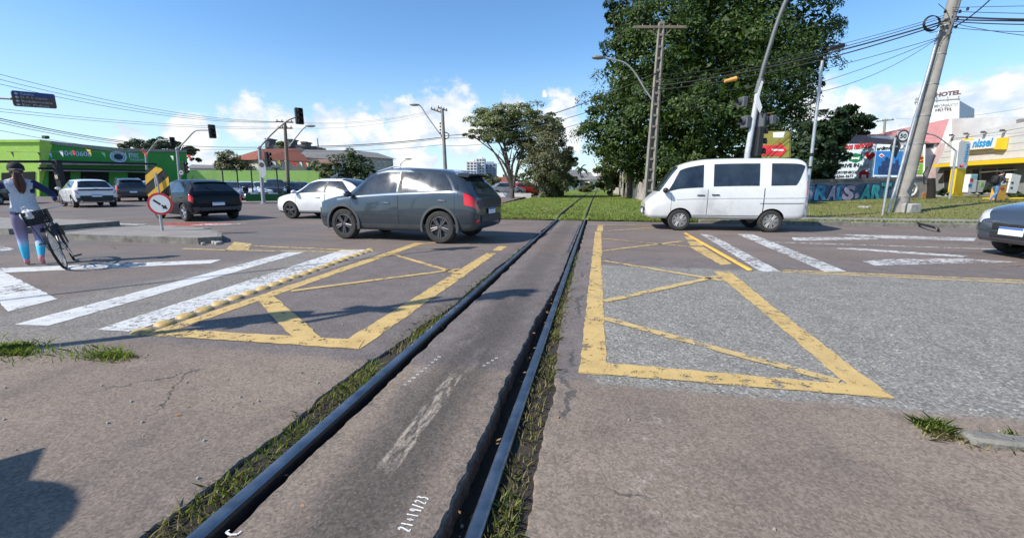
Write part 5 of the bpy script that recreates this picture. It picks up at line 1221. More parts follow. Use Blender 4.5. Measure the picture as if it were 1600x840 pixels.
# 50 sign
b = D(1400, 312, 27); b.z = .2; t = thing('speed_limit_sign', 'round speed limit sign reading 50 behind the leaning pole', 'traffic sign', b); L = lambda u, v, dd=0: D(u, v, 27 + dd) - b
mb = MB(); mb.tube([(0, 0, 0), L(1413, 235, .1), L(1414, 205, .1)], .05, 8); mb.build('post', GALV, t)
mb = MB(); mb.prism([L(1402, 205), L(1421, 203), L(1422, 226), L(1402, 227)], F0 * .02); mb.build('back_plate', M('pale_pink_plate', (.60, .52, .52), .5), t, smooth=False)
mb = MB(); ringdisc(mb, L(1411.5, 212.5, -.02), -F0, .36, .008); ringdisc(mb, L(1411.5, 212.5, -.022), -F0, .36, .008); o = mb.build('ring', M('ring_dark', (.05, .04, .05), .5), t, angle=30)
mb = MB(); ringdisc(mb, L(1411.5, 212.5, -.032), -F0, .27, .005); mb.build('face', W_SIGN, o, angle=30)
c = L(1411.5, 212.5, -.04); lettering('50', c - RGT * .19 - ZUP * .13, RGT, ZUP, .38, .26, K_SIGN, o, bold=.02)

# ------------------------------------------------------------------ cables
CAB = M('cable_black', (.02, .02, .022), .7, var=.1); CAB_L = M('cable_grey', (.16, .17, .18), .7, var=.1)
def cable(p0, p1, sag, r, label, mat=CAB, group=None, n=24):
    P = []
    for i in range(n + 1):
        t = i / n; P.append(p0 + (p1 - p0) * t - ZUP * sag * 4 * t * (1 - t))
    mb = MB(); mb.tube(P, r, 5); return tag(mb.build('overhead_cable', mat), label, 'cable', group)
lbl = 'thin overhead cable crossing the open sky at left to the wooden pole crossarms'
for (v0, v1, dd) in ((100, 190, 0), (109, 190.5, .4), (117, 191, .8)):
    cable(D(-60, v0, 24), D(446 - dd * 6, v1, 41), .75, .014, lbl, CAB_L, 'thin cables in the left sky')
for (v0, v1) in ((163, 199), (168, 201)): cable(D(-60, v0, 24), D(445, v1, 41), .35, .012, lbl, CAB_L, 'thin cables in the left sky')
lb2 = 'dark overhead cable running low above the green building roof'
for (v0, v1, r) in ((176, 226, .028), (179, 228, .022), (183, 231, .018), (196, 236, .014)): cable(D(-40, v0, 26), D(282, v1, 52), .5, r, lb2, CAB, 'cables above the green building')
lb3 = 'overhead cable between the wooden pole and the long armed street lamp pole'
for (v0, v1, r) in ((229, 214, .035), (231, 216, .02), (236, 226, .016)): cable(D(447, v0, 41), D(694, v1, 43), .25, r, lb3, CAB, 'cables between the two left poles')
for (v0, v1, r) in ((227, 229, .028), (232, 231, .018)): cable(D(282, v0, 52), D(447, v1, 41), .15, r, 'overhead cable from the green building end to the wooden pole', CAB, 'cables behind the signal masts')
for (v0, v1) in ((190, 170), (192, 172), (200, 174)): cable(D(446, v0, 41), D(686, v1, 43), .55, .010, 'thin wire strung across the clouds between the two left poles', CAB_L, 'thin wires across the clouds')
for (v0, v1, r) in ((212, 112, .03), (216, 134, .02), (228, 150, .016)): cable(D(695, v0, 43), D(1030, v1, 27.2), .8, r, 'overhead cable from the long armed lamp pole to the slotted pole at the tree', CAB, 'cables behind the spreading tree')
lb4 = 'black overhead cable bundle strung from the leaning pole past the big tree'
for (u0, v0, u1, v1, sg, r) in ((1476, 33, 1028, 134, .32, .034), (1474, 37, 1028, 140, .42, .028), (1476, 24, 1028, 118, .40, .012), (1474, 28, 1029, 126, .40, .016), (1470, 58, 1026, 160, .28, .013), (1468, 60, 1026, 168, .8, .012)):
    cable(D(u0, v0, dP - .25), D(u1, v1, dQ - .3), sg, r, lb4, CAB, 'cables from the leaning pole to the slotted pole')
cable(D(1466, 60, dP - .25), D(1262, 147, 17), .35, .010, 'slack thin cable hanging from the leaning pole down to the white steel pole', CAB)
lb5 = 'overhead cable leaving the leaning pole towards the right edge'
for (v0, v1, r, sg) in ((18, 22, .012, .02), (26, 30, .032, .05), (31, 33, .026, .02), (34, 38, .02, .05), (43, 47, .012, .1), (12, 8, .010, 0.0), (36, 62, .012, .1)):
    cable(D(1488, v0, dP - .2), D(1680, v1, 15.5), sg, r, lb5, CAB, 'cables right of the leaning pole')
cable(D(1555, -8, 18), D(1482, 46, dP - .2), .15, .025, 'cable dropping from above the frame to the leaning pole', CAB)
for (v0, v1) in ((185, 153), (212, 195)): cable(D(1400, v0, 40), D(1680, v1, 22), .4, .009, 'thin cable passing in front of the hotel and the pharmacy', CAB_L, 'thin cables by the hotel')
sp = thing('cable_splice', 'fat black cable splice box on the bundle at the right edge of the big tree', 'splice box', D(1306, 74, 22.6)); mb = MB(); mb.tube([RGT * -.42 - ZUP * .10, RGT * -.36 - ZUP * .09, RGT * .36 + ZUP * .09, RGT * .42 + ZUP * .10], [.05, .11, .11, .05], 10); mb.build('splice_body', K_SIGN, sp)
mb = MB(); mb.box(ZUP * -.13, (.3, .04, .06), rz=YAW); mb.build('bracket', GALV, sp)
am = thing('cable_marker', 'small orange marker hanging on the cables in front of the big tree', 'cable marker', D(1141, 125, 23)); mb = MB(); mb.tube([RGT * -.28 - ZUP * .07, RGT * .02, RGT * .30 + ZUP * .07], [.07, .10, .11], 10); mb.build('marker_body', M('orange_plastic', (.72, .36, .10), .5), am)
mb = MB(); mb.tube([(0, 0, .08), (0, 0, .30)], .015, 5); mb.build('hanger', K_SIGN, am)
# ------------------------------------------------------------------ buildings
def wallmat(name, col, dirt=.25, rough=.85, sc=1.2): return M(name, col, rough, var=.10, sc=sc, bump=.15, dirt=dirt, bsc=25)
LIME = wallmat('green_paint_sunlit', (.40, .64, .11)); GREEN_SHADED = wallmat('green_paint_shaded', (.055, .29, .055)); DKGREEN = wallmat('dark_green_paint', (.012, .085, .022)); LIMEW = wallmat('pale_lime_paint', (.37, .60, .15))
GRIME = M('roof_fascia_grey', (.28, .27, .25), .8, var=.2, dirt=.5); OPENING_SHADE = M('opening_shade_black', (.010, .012, .011), .9, var=0); WHITE_W = wallmat('white_wall', (.74, .73, .71)); CREAM = wallmat('cream_wall', (.50, .46, .34)); BEIGE = wallmat('beige_wall', (.46, .42, .33))
TILE = M('red_roof_tile', (.23, .075, .045), .85, var=.3, sc=6, bump=.5); TILE_BR = M('brown_roof_tile', (.26, .14, .10), .85, var=.3, sc=5, bump=.5); GREYROOF = M('grey_roof', (.19, .18, .17), .85, var=.25, sc=3, bump=.4)
PINK = wallmat('pink_paint', (.66, .30, .30), .15); GREYW = wallmat('pale_grey_cladding', (.52, .52, .51), .1); YEL = M('yellow_panel', (.74, .50, .02), .45, var=.06, dirt=.1); STONE_D = M('dark_stone', (.12, .12, .12), .9, var=.25, sc=2)
WINDOW = M('building_glass', (.03, .04, .05), .08, var=0, ior=1.6)
def slab(pl, pts, th, mat, name, parent, off=0.0, org=None):
    P = [pl.at(u, v, off) - (org or Vector()) for u, v in pts]; mb = MB(); mb.prism(P, -pl.n * th)
    return mb.build(name, mat, parent, smooth=False)
# green building: facade coloured darker for shade, left wing coloured lighter for sun
pA = Plane(D(62, 306, 47.5), D(292, 300, 59)); pB = Plane(D(-140, 308, 46.5), D(62, 306, 47.5))
org = D(62, 306, 47.5); org.z = 0
gb = thing('shop_building', 'green painted shop building, left wing coloured lighter as sunlit, blue white lettering', 'building', org)
slab(pA, [(62, 219), (172, 232.5), (291, 235), (298, 310), (66, 325)], 14, GREEN_SHADED, 'facade', gb, 0, org); slab(pB, [(-140, 221), (61.5, 219), (61.5, 325), (-140, 325)], 12, LIME, 'sunlit_wing', gb, 0, org)
slab(pA, [(62, 218), (172, 231.5), (292, 234), (292, 238), (172, 236), (62, 223)], .3, GRIME, 'parapet', gb, .15, org); slab(pB, [(-140, 219), (62, 218), (62, 222), (-140, 223)], .3, LIME, 'parapet', gb, .15, org)
for (a, b_, t0, t1) in ((76, 110, 267, 310), (126, 170, 268, 308), (200, 238, 270, 305)): slab(pA, [(a, t0), (b_, t0 + 1), (b_, t1), (a, t1)], .15, OPENING_SHADE, 'opening_shade', gb, .05, org)  # solid black slabs on the walls stand for the shade inside openings
slab(pB, [(2, 270), (54, 268), (54, 320), (2, 320)], .15, OPENING_SHADE, 'opening_shade', gb, .05, org)
slab(pA, [(64, 253), (242, 256), (242, 259), (64, 257)], 1.4, GRIME, 'canopy', gb, 1.5, org); slab(pA, [(64, 264), (242, 266), (242, 269), (64, 267)], .4, GRIME, 'beam', gb, 1.2, org)
LB = M('letter_pale_blue', (.55, .66, .78), .5, var=.05)
def letters_on(pl, text, u0, v0, u1, v1, mat, parent, org, off=.03, name='lettering', bold=.0, shear=0.0):
    a, b_ = pl.at(u0, v1, off), pl.at(u1, v1, off); c = pl.at(u0, v0, off); x = (b_ - a); x.z = 0
    return lettering(text, a - org, x, ZUP, x.length, (c - a).length, mat, parent, name, .02, bold=bold, shear=shear)
letters_on(pA, '304-0606', 95, 235, 143, 243, LB, gb, org, bold=.02)
letters_on(pA, 'Ti', 194, 235, 203, 247, LB, gb, org); letters_on(pA, 'mec', 203, 239, 217, 246, LB, gb, org); letters_on(pA, 'motors', 204, 247.5, 226, 251, LB, gb, org)
lg = MB(); c = pA.at(185, 245, .03) - org; xx = pA.x
if xx.dot(RGT) < 0: xx = -xx
for (r, t_) in ((.72, .09), (.52, .06)):
    ring = [c + xx * math.cos(2 * PI * k / 28) * r + ZUP * math.sin(2 * PI * k / 28) * r * .85 for k in range(29)]; lg.tube(ring, t_, 5)
lg.tube(smoothpath([c + ZUP * .6 - xx * .2, c + ZUP * .95 + xx * .6, c + ZUP * 1.05 + xx * 1.6, c + ZUP * .95 + xx * 2.4], 4), .05, 5); lg.build('emblem', LB, gb)
mb = MB(); mb.prism([c + pA.n * .05 + xx * math.cos(2 * PI * k / 20) * .36 + ZUP * math.sin(2 * PI * k / 20) * .30 for k in range(20)], pA.n * .03); mb.build('emblem_core', M('emblem_navy', (.02, .02, .09), .5), gb)
mb = MB(); q = pA.at(72, 218, -.6) - org; mb.box(q + ZUP * .25, (.5, .4, .3)); mb.build('roof_box', SIGN_BACK, gb)
# black steel gate frame with bars before the shop
dG = 33; b = D(95, 318, dG); b.z = 0; gf = thing('barrier', 'black steel barrier of a post and two long bars before the green shop', 'barrier', b); L = lambda u, v, d=dG: D(u, v, d) - b
mb = MB(); q = L(95, 250); mb.box((q.x * .5, q.y * .5, q.z / 2), (.42, .4, q.z + .0), rz=YAW, bev=.03); mb.build('post', SIG, gf)
mb = MB(); mb.tube([L(-60, 252.5, 30), L(92, 252.5), L(244, 256.5, 40)], .10, 6); mb.build('upper_bar', SIG, gf); mb = MB(); mb.tube([L(60, 263, 32), L(244, 267, 40)], .09, 6); mb.build('lower_bar', SIG, gf)
mb = MB(); mb.box(q * .5 + Vector((0, 0, q.z * .10)) - F0 * .25, (.22, .02, .3), rz=YAW); mb.build('label', M('cream_label', (.5, .45, .3), .6), gf)
# lime boundary wall and low dark green wall
pC = Plane(D(292, 300, 58.5), D(508, 298, 62)); mb = MB(); mb.prism([pC.at(292, 266), pC.at(508, 266.5), pC.at(508, 304), pC.at(292, 304)], -pC.n * .3); tag(mb.build('boundary_wall', LIMEW, smooth=False), 'long pale lime boundary wall at the back of the car lot', 'wall')
pD = Plane(D(383, 316.5, 31.6), D(620, 312, 37)); P = [pD.at(384, 303.5), pD.at(620, 301)]
mb = MB(); mb.prism([P[0], P[1], Vector((P[1].x, P[1].y, 0)), Vector((P[0].x, P[0].y, 0))], -pD.n * .22); tag(mb.build('boundary_wall', DKGREEN, smooth=False), 'low dark green wall in front of the car lot beside the signal mast', 'wall')
pp = [Vector((p.x, p.y, 0)) - pD.n * -.6 for p in (D(340, 320, 30.2), D(640, 318, 34))]
mb = MB(); mb.prism([(p.x, p.y, .10) for p in (pp[0], pp[1], pp[1] - pD.n * 2.6, pp[0] - pD.n * 2.6)], (0, 0, -.09)); tag(mb.build('sidewalk', PAVE), kind='structure')
for i, (u, v0) in enumerate(((347, 264), (370, 266), (392, 262), (432, 264))):
    b = D(u + 2, 296, 37); b.z = 0; t = thing('lot_post', 'thin black post with drooping feather top in the car lot', 'post', b, group='black posts in the car lot'); tp_ = D(u, v0, 37) - b
    mb = MB(); mb.tube([(0, 0, 0), tp_], [.06, .05], 8); mb.build('pole', SIG, t)
    mb = MB(); 
    for k in range(5): a = 2 * PI * k / 5; mb.tube([tp_, tp_ + Vector((math.cos(a) * .25, math.sin(a) * .25, .10)), tp_ + Vector((math.cos(a) * .42, math.sin(a) * .42, -.12))], [.05, .04, .015], 4)
    mb.build('plume', SIG, t)
# motorcycle at the low wall
b = D(386, 313, 33); b.z = .0; mc = thing('motorcycle', 'dark motorcycle parked at the left end of the low dark green wall', 'motorcycle', b, 2.3)
for x in (-.65, .65):
    mb = MB(); mb.lathe([(.26 + .05 * math.cos(a), .055 * math.sin(a)) for a in [2 * PI * k / 8 for k in range(8)]], axis='Y', n=24, closed=True); wo = mb.build('wheel', BLK, mc); wo.location = (x, 0, .31)
    mb = MB(); mb.lathe([(.21, -.03), (.21, .03), (.04, .05), (.04, -.05)], axis='Y', n=16, closed=True); mb.build('rim', ALLOY, wo)
mb = MB(); mb.ball((.12, 0, .80), (.30, .15, .14), 12, 8); mb.build('tank', P_BLACK, mc); mb = MB(); mb.ball((-.38, 0, .80), (.38, .13, .07), 12, 6); mb.build('seat', SAD, mc)
mb = MB(); mb.box((.05, 0, .45), (.45, .28, .36), bev=.08); mb.tube([(.1, .17, .3), (-.75, .2, .38)], .05, 8); mb.build('engine', ALLOY, mc)
mb = MB(); mb.tube([(.65, .08, .31), (.40, .07, .95)], .03, 6); mb.tube([(.65, -.08, .31), (.40, -.07, .95)], .03, 6); mb.tube([(.25, -.38, 1.05), (.38, -.1, 1.02), (.38, .1, 1.02), (.25, .38, 1.05)], .02, 6); mb.build('fork', BIKE, mc)
mb = MB(); mb.ball((.55, 0, .90), (.10, .11, .11), 10, 6); mb.build('headlight', LAMP, mc); mb = MB(); mb.box((-.72, 0, .98), (.38, .38, .34), bev=.05); mb.build('top_box', BLK, mc)
# bunting
def bunting(name_label, pts, flags, d, sag=.0):
    b = D(pts[0][0], pts[0][1], d); t = thing('bunting', name_label, 'bunting', b); mb = MB(); mb.tube([D(u, v, d) - b for u, v in pts], .015, 4); mb.build('line', CAB, t)
    cols = dict(r=(.62, .04, .03), y=(.75, .55, .05), w=(.72, .72, .70), g=(.03, .25, .10), b=(.03, .12, .42), k=(.015, .02, .02), l=(.35, .6, .2))
    for (u, v, c, s_) in flags:
        p = D(u, v, d) - b; ln = 10 / ppm(d) * s_; mb = MB(); wv = random.uniform(-.3, .3)
        mb.prism([p, p + RGT * ln * .62 - ZUP * ln * .1 + F0 * wv * .3, p + RGT * ln * (.55 + wv) - ZUP * ln], F0 * .01); mb.build('flag', M('flag_' + c, cols[c], .7), t, smooth=False)
bunting('string of coloured flags strung along the green shop front', [(10, 237), (60, 238), (120, 237), (180, 238), (230, 236), (300, 238)], [(16, 237, 'k', .9), (39, 239, 'l', .8), (58, 238, 'k', .8), (76, 239, 'b', .8), (92, 236, 'w', .9), (112, 235, 'r', .9), (134, 233, 'y', 1.0), (157, 237, 'g', .9), (219, 234, 'r', 1.1), (266, 243, 'w', .8), (291, 241, 'r', .9)], 44)
bunting('string of coloured flags before the red roofed house', [(418, 252), (446, 250), (480, 252)], [(424, 251, 'w', .8), (431, 250, 'y', .9), (444, 251, 'w', .8), (453, 252, 'r', .9), (461, 254, 'r', .7), (467, 253, 'w', .7), (474, 253, 'r', .9), (478, 254, 'l', .7)], 44)

def house(label, front, side_u, v_base, d0, d1, th, wall_m, roof_m, eave_v, ridge, wins=(), cat='house', over=.5, name='house'):
    """front: (u0,u1) px of the wall seen; gabled or hipped roof given by ridge px list"""
    pl = Plane(D(front[0], v_base, d0), D(front[1], v_base, d1)); o = D(front[0], v_base, d0); o.z = 0; t = thing(name, label, cat, o)
    P = [pl.at(front[0], eave_v[0]) - o, pl.at(front[1], eave_v[1]) - o]; q = [Vector((p.x, p.y, -.2)) for p in P]
    mb = MB(); mb.prism([P[0], P[1], q[1], q[0]], -pl.n * th); mb.build('wall', wall_m, t, smooth=False)
    if ridge:
        R0, R1 = pl.at(ridge[0][0], ridge[0][1], -th / 2) - o, pl.at(ridge[1][0], ridge[1][1], -th / 2) - o
        xx = (P[1] - P[0]).normalized(); e = [P[0] - xx * over + pl.n * over, P[1] + xx * over + pl.n * over, P[1] + xx * over - pl.n * (th + over), P[0] - xx * over - pl.n * (th + over)]
        e = [Vector((p.x, p.y, p.z + .02)) for p in e]; mb = MB(); V = e + [R0, R1]; mb.add(V, [(0, 1, 5, 4), (2, 3, 4, 5), (1, 2, 5), (3, 0, 4), (0, 3, 2, 1)]); rf = mb.build('roof', roof_m, t, smooth=False)
    for (a, b_, c, e_) in wins:
        f = slab(pl, [(a, c), (b_, c), (b_, e_), (a, e_)], .06, WHITE_W, 'window', t, .05, o); w2 = (b_ - a) * .12; h2 = (e_ - c) * .1
        slab(pl, [(a + w2, c + h2), (b_ - w2, c + h2), (b_ - w2, e_ - h2), (a + w2, e_ - h2)], .03, WINDOW, 'pane', f, .07, o)
    return t, pl, o
house('house with a red tiled roof behind the lime boundary wall', (402, 478), 0, 300, 63, 70, 8, CREAM, TILE, (250, 253), ((408, 233), (462, 232)), ((415, 421, 254, 262), (436, 442, 254, 262)))
t, pl, o = house('dark stone building with square turrets behind the red tiled house', (414, 476), 0, 300, 88, 88, 10, STONE_D, GREYROOF, (225, 226), None, (), 'building', name='building')
for (a, b_, v0) in ((414, 420.5, 217), (449, 455, 218), (470, 477, 222)): slab(pl, [(a, v0), (b_, v0), (b_, 230), (a, 230)], 2.5, STONE_D, 'turret', t, .3, o); slab(pl, [(a - .7, v0 - 1), (b_ + .7, v0 - 1), (b_ + .7, v0 + 1), (a - .7, v0 + 1)], 2.9, STONE_D, 'turret_cap', t, .5, o)
mb = MB(); q = pl.at(496, 216, -4) - o; mb.tube([Vector((q.x, q.y, 0)), q], [.4, .1], 4); mb.build('antenna', GREYROOF, t)
house('long low house with a grey roof left of the beige building', (470, 556), 0, 300, 72, 76, 12, WHITE_W, GREYROOF, (246, 252), ((476, 234), (560, 235)), ((490, 500, 252, 262), (515, 524, 254, 262)))
house('beige two storey building with a hipped grey roof left of the SUV roof', (562, 614), 0, 300, 74, 84, 12, BEIGE, GREYROOF, (245, 249), ((556, 235), (590, 239)), ((590, 594, 252, 263), (598, 602, 252, 263), (606, 610, 253, 264), (572, 577, 254, 262)), 'building', name='building')
house('brown roofed shed just behind the lime wall near the dark bush', (500, 530), 0, 300, 68, 70, 5, WHITE_W, TILE_BR, (255, 258), ((498, 249), (524, 249)))
house('low white house under the dark spreading tree beyond the green building', (296, 345), 0, 300, 90, 90, 8, WHITE_W, GREYROOF, (263, 263), ((300, 257), (338, 258)), ((305, 311, 266, 272), (326, 332, 266, 272)))
# distant apartment blocks
for (u0, u1, v0, d, lb, m_) in ((729, 745, 252, 300, 'far white stepped apartment block, lower left part of the skyline pair', WHITE_W), (744, 757, 247, 310, 'far white apartment tower with a dark stripe, tallest of the skyline', WHITE_W), (758, 775, 255, 330, 'far blue grey apartment block right of the white tower', M('blue_grey_wall', (.30, .36, .46), .8))):
    pl = Plane(D(u0, 286, d), D(u1, 286, d)); o = D(u0, 286, d); o.z = 0; t = thing('apartment_block', lb, 'building', o)
    slab(pl, [(u0, v0), (u1, v0), (u1, 287), (u0, 287)], 18, m_, 'wall', t, 0, o); slab(pl, [(u0 + 2, v0 - 2.5), (u1 - 4, v0 - 2.5), (u1 - 4, v0), (u0 + 2, v0)], 8, m_, 'roof_tank', t, -3, o)
    nw = 3
    for r_ in range(7):
        for k in range(nw):
            a = u0 + (u1 - u0) * (k + .18) / nw; b_ = a + (u1 - u0) / nw * .6; vv = v0 + 2 + r_ * 4.4; slab(pl, [(a, vv), (b_, vv), (b_, vv + 2.2), (a, vv + 2.2)], .2, WINDOW, 'window', t, .15, o)
# houses at the end of the line
house('grey house with a slanting white striped gable at the far end of the line', (884, 908), 0, 291, 105, 112, 10, GREYW, GREYROOF, (276, 275), ((888, 266), (902, 265)), ((888, 892, 280, 287), (897, 902, 280, 287)))
t, pl, o = house('white gabled house left of the palm at the far end of the line', (887, 906), 0, 292, 98, 100, 8, WHITE_W, GREYROOF, (282, 281), ((890, 274), (903, 273)), ((893, 898, 284, 290),))
house('low blue grey house under the palm at the far end of the line', (904, 926), 0, 290, 120, 122, 10, M('blue_grey_wall', (.30, .36, .46), .8), GREYROOF, (277, 276), ((906, 270), (924, 269)), ((909, 914, 280, 285), (918, 922, 280, 285)))
t, pl, o = house('white block over a red roofed house at the far end of the line', (933, 946), 0, 292, 118, 118, 8, WHITE_W, TILE, (261, 261), None, ((935.5, 937, 265, 267.5), (939.5, 941, 265, 267.5), (934, 937, 283, 289)), 'building', name='building')
mb = MB(); P = [pl.at(935, 276, .0) - o, pl.at(948, 276, 0) - o, pl.at(948, 270.5, -3) - o, pl.at(938, 270.5, -3) - o]; mb.prism(P, pl.n * 1.5); mb.build('red_roof', TILE, t, smooth=False)
house('white house right beside the end of the line behind the bush', (921, 935), 0, 293, 100, 101, 6, WHITE_W, GREYROOF, (281, 280), ((922, 276), (934, 275)), ((924, 927, 284, 290), (930, 933, 284, 290)))
house('terracotta roofed low house seen below the spreading tree branches', (772, 800), 0, 300, 95, 95, 8, WHITE_W, TILE, (285, 285), ((774, 277), (796, 276)), ((778, 783, 288, 294),))
mb = MB(); pl = Plane(D(772, 309, 46), D(845, 309, 46)); mb.prism([pl.at(772, 301), pl.at(830, 302), pl.at(830, 312), pl.at(772, 312)], -pl.n * .2); tag(mb.build('boundary_wall', WHITE_W, smooth=False), 'low white wall behind the spreading tree trunk', 'wall')
# plank fence right of the line
pl = Plane(D(956, 305, 62), D(1012, 321, 30.8)); o = D(1012, 321, 30.8); o.z = 0; pf = thing('plank_fence', 'weathered pale concrete plank fence along the right side of the line', 'fence', o)
mb = MB(); N_ = 44; e0, e1 = D(956, 305, 62), D(1012, 321, 30.8); e0.z = e1.z = 0
for k in range(N_):
    a = e0 + (e1 - e0) * (k / N_); b_ = e0 + (e1 - e0) * ((k + .94) / N_); h = 1.55 + random.uniform(-.22, .12) * (1 if k % 5 else 1.8); h2 = h + random.uniform(-.06, .06)
    mb.prism([a - o, b_ - o, b_ - o + ZUP * h2, a - o + ZUP * h], -pl.n * (.07 + random.uniform(0, .02)))
mb.build('planks', M('weathered_planks', (.43, .37, .335), .9, var=.35, sc=1.5, bump=.5, dirt=.8), pf, smooth=False)
for u, d in ((968, 45), (972, 43)):
    b = D(u, 310, d); b.z = 0; t = thing('concrete_post', 'slim concrete post at the plank fence in front of the olive hedge', 'post', b, group='posts at the plank fence'); mb = MB(); mb.box((0, 0, 1.3), (.16, .16, 2.6 + (d - 43) * .2), bev=.02); mb.build('shaft', CONC, t); mb = MB(); mb.lathe([(.11, 0), (.11, .05), (0, .12)], (0, 0, 2.6 + (d - 43) * .1), n=8); mb.build('cap', CONC, t)

# graffiti wall, billboards, walls behind
pW = Plane(D(1252, 316, 28.5), D(1462, 311, 31)); o = D(1252, 316, 28.5); o.z = 0
gw = thing('graffiti_wall', 'grey wall sprayed with blue, lilac and teal graffiti letters below the billboards', 'wall', o)
slab(pW, [(1252, 283), (1448, 277.5), (1462, 279), (1462, 326), (1252, 328)], .22, M('sprayed_wall', (.20, .20, .225), .9, var=.4, sc=2.0, dirt=.6), 'wall', gw, 0, o); slab(pW, [(1252, 281), (1448, 275.5), (1448, 280), (1252, 286)], .34, M('wall_coping', (.13, .12, .11), .9, var=.3, dirt=.4), 'coping', gw, .06, o)
slab(pW, [(1420, 281), (1461, 281), (1461, 311), (1420, 313)], .02, M('bare_pale_wall', (.36, .32, .28), .9, var=.3, sc=3, dirt=.5), 'bare_patch', gw, .012, o)
GBL, GLI, GTE = M('graffiti_blue', (.03, .19, .34), .6, var=.35, sc=3), M('graffiti_lilac', (.30, .27, .38), .6, var=.2, sc=3), M('graffiti_teal', (.03, .30, .31), .6, var=.3, sc=3); GDK = M('graffiti_outline', (.015, .02, .07), .6)
for (ch, u0, u1, v0, v1, m_) in (('R', 1271, 1291, 289, 313, GBL), ('A', 1291, 1305, 291, 313, GLI), ('L', 1305, 1315, 290, 313, GBL), ('S', 1315, 1333, 290, 313, GLI), ('A', 1342, 1359, 289, 313, GTE), ('R', 1359, 1374, 289, 311, GTE), ('T', 1374, 1390, 286, 309, GTE)):
    letters_on(pW, ch, u0 - 1.2, v0 - 1, u1 + 1.2, v1 + 1, GDK, gw, o, .012, 'graffiti_outline', .07); letters_on(pW, ch, u0, v0, u1, v1, m_, gw, o, .036, 'graffiti_letter', .05, .1)
slab(pW, [(1264, 300), (1268, 290), (1284, 287.5), (1300, 290), (1318, 287), (1336, 290), (1350, 286.5), (1372, 287), (1392, 284), (1394, 309), (1370, 312), (1340, 313.5), (1300, 315), (1266, 315)], .006, M('graffiti_haze', (.05, .10, .17), .7, var=.6, sc=2.5), 'graffiti_ground', gw, .005, o)
for (u0, v0, u1, v1, m_) in ((1254, 296, 1270, 312, GLI), (1335, 300, 1343, 310, GLI), (1262, 288, 1270, 296, GBL)):
    slab(pW, [(u0, v1), (u0 + 2, v0 + 3), (u1 - 3, v0), (u1, v0 + 6), (u1 - 2, v1 - 1)], .012, m_, 'graffiti_blob', gw, .014, o)
c = pW.at(1423, 296, .03) - o; mb = MB(); mb.tube([c + pW.x * math.cos(a) * .52 + ZUP * math.sin(a) * .44 for a in [PI * (-.75 + 1.5 * k / 16) for k in range(17)]], .06, 5); mb.tube([c - pW.x * .3 - ZUP * .2, c + pW.x * .1 + ZUP * .14, c + pW.x * .2 - ZUP * .1], .05, 5); mb.build('graffiti_swirl', M('graffiti_white', (.7, .69, .66), .6), gw)
slab(pW, [(1441, 304), (1447, 299), (1449, 309), (1442, 312)], .012, M('graffiti_orange', (.6, .22, .05), .6), 'graffiti_blob', gw, .026, o)
b = D(1455, 310, 29.5); b.z = .25; t = thing('dead_stump', 'dark charred trunk with a bare curling branch at the end of the graffiti wall', 'tree stump', b); mb = MB(); q = D(1455, 279, 29.5) - b; mb.tube([(0, 0, -.2), q * .5 + RGT * .03, q], [.26, .22, .20], 10); mb.tube([q * .8, q * .7 - RGT * .5 + ZUP * .1, q * .95 - RGT * .6 + ZUP * .4, q * 1.2 - RGT * .35 + ZUP * .5], [.05, .045, .04, .02], 6); mb.build('trunk', M('charred_bark', (.02, .018, .016), .95, bump=.6), t)
def board(label, pts, d, mat, off=0):
    pl = Plane(D(pts[0][0], 312, d + 1.5), D(pts[1][0], 312, d - .6)); o = pl.at(*pts[3]); t = thing('billboard', label, 'billboard', o); slab(pl, pts, .12, mat, 'panel', t, 0, o)
    mb = MB(); 
    for u in (pts[0][0] + 8, pts[1][0] - 8): q = pl.at(u, pts[3][1] - 4, -.18) - o; q2 = Vector((q.x, q.y, -o.z)); mb.tube([q2, q + ZUP * 1.2], .06, 6)
    mb.build('post', GALV, t); return t, pl, o
BLU_W = M('billboard_pale_blue', (.56, .66, .74), .6, var=.05); RED_T = M('letter_red', (.5, .03, .04), .5); GRN_T = M('letter_green', (.01, .16, .075), .5); DK_T = M('letter_dark', (.02, .025, .03), .5); GRY_T = M('letter_grey', (.28, .33, .36), .5)
t, pl, o = board('pale billboard reading DRIVE IN BOX with a red heart and a green emblem', [(1322, 225), (1367, 225), (1361, 280), (1299, 281)], 31, BLU_W)
letters_on(pl, 'vamos namorar', 1312, 228, 1363, 235, RED_T, t, o, bold=.03)
P = [(1326, 243), (1337, 239), (1347, 242), (1347, 250), (1337, 254.5), (1326, 251)]; e = slab(pl, P, .03, GRN_T, 'emblem', t, .02, o); slab(pl, [(1330, 244.5), (1333, 246), (1340, 246), (1343, 244.5), (1342, 250), (1340, 248.5), (1333, 248.5), (1331, 250)], .03, W_SIGN, 'emblem_mark', e, .04, o)
hp = [(1352.5 + 16 * math.sin(a) ** 3 * .47, 243.5 - (13 * math.cos(a) - 5 * math.cos(2 * a) - 2 * math.cos(3 * a) - math.cos(4 * a)) * .45) for a in [2 * PI * k / 30 for k in range(30)]]; slab(pl, [(u + 6.5, v) for u, v in hp], .05, RED_T, 'heart', t, .03, o)
letters_on(pl, 'DRIVE IN', 1309, 256.5, 1341.5, 262, DK_T, t, o, bold=.03); letters_on(pl, 'BOX', 1343, 256.5, 1359, 262, GRY_T, t, o)
letters_on(pl, 'DRIVEINBOX', 1307, 267.5, 1338, 271.5, DK_T, t, o); letters_on(pl, '3366-3677', 1307, 273.5, 1333, 277.5, DK_T, t, o)
e = slab(pl, [(1339, 272), (1349.5, 264.5), (1360, 272), (1357, 272), (1357, 280), (1342, 280), (1342, 272)], .03, RED_T, 'red_house', t, .02, o); slab(pl, [(1346, 273), (1353, 273), (1353, 278), (1346, 278)], .03, W_SIGN, 'house_mark', e, .04, o)
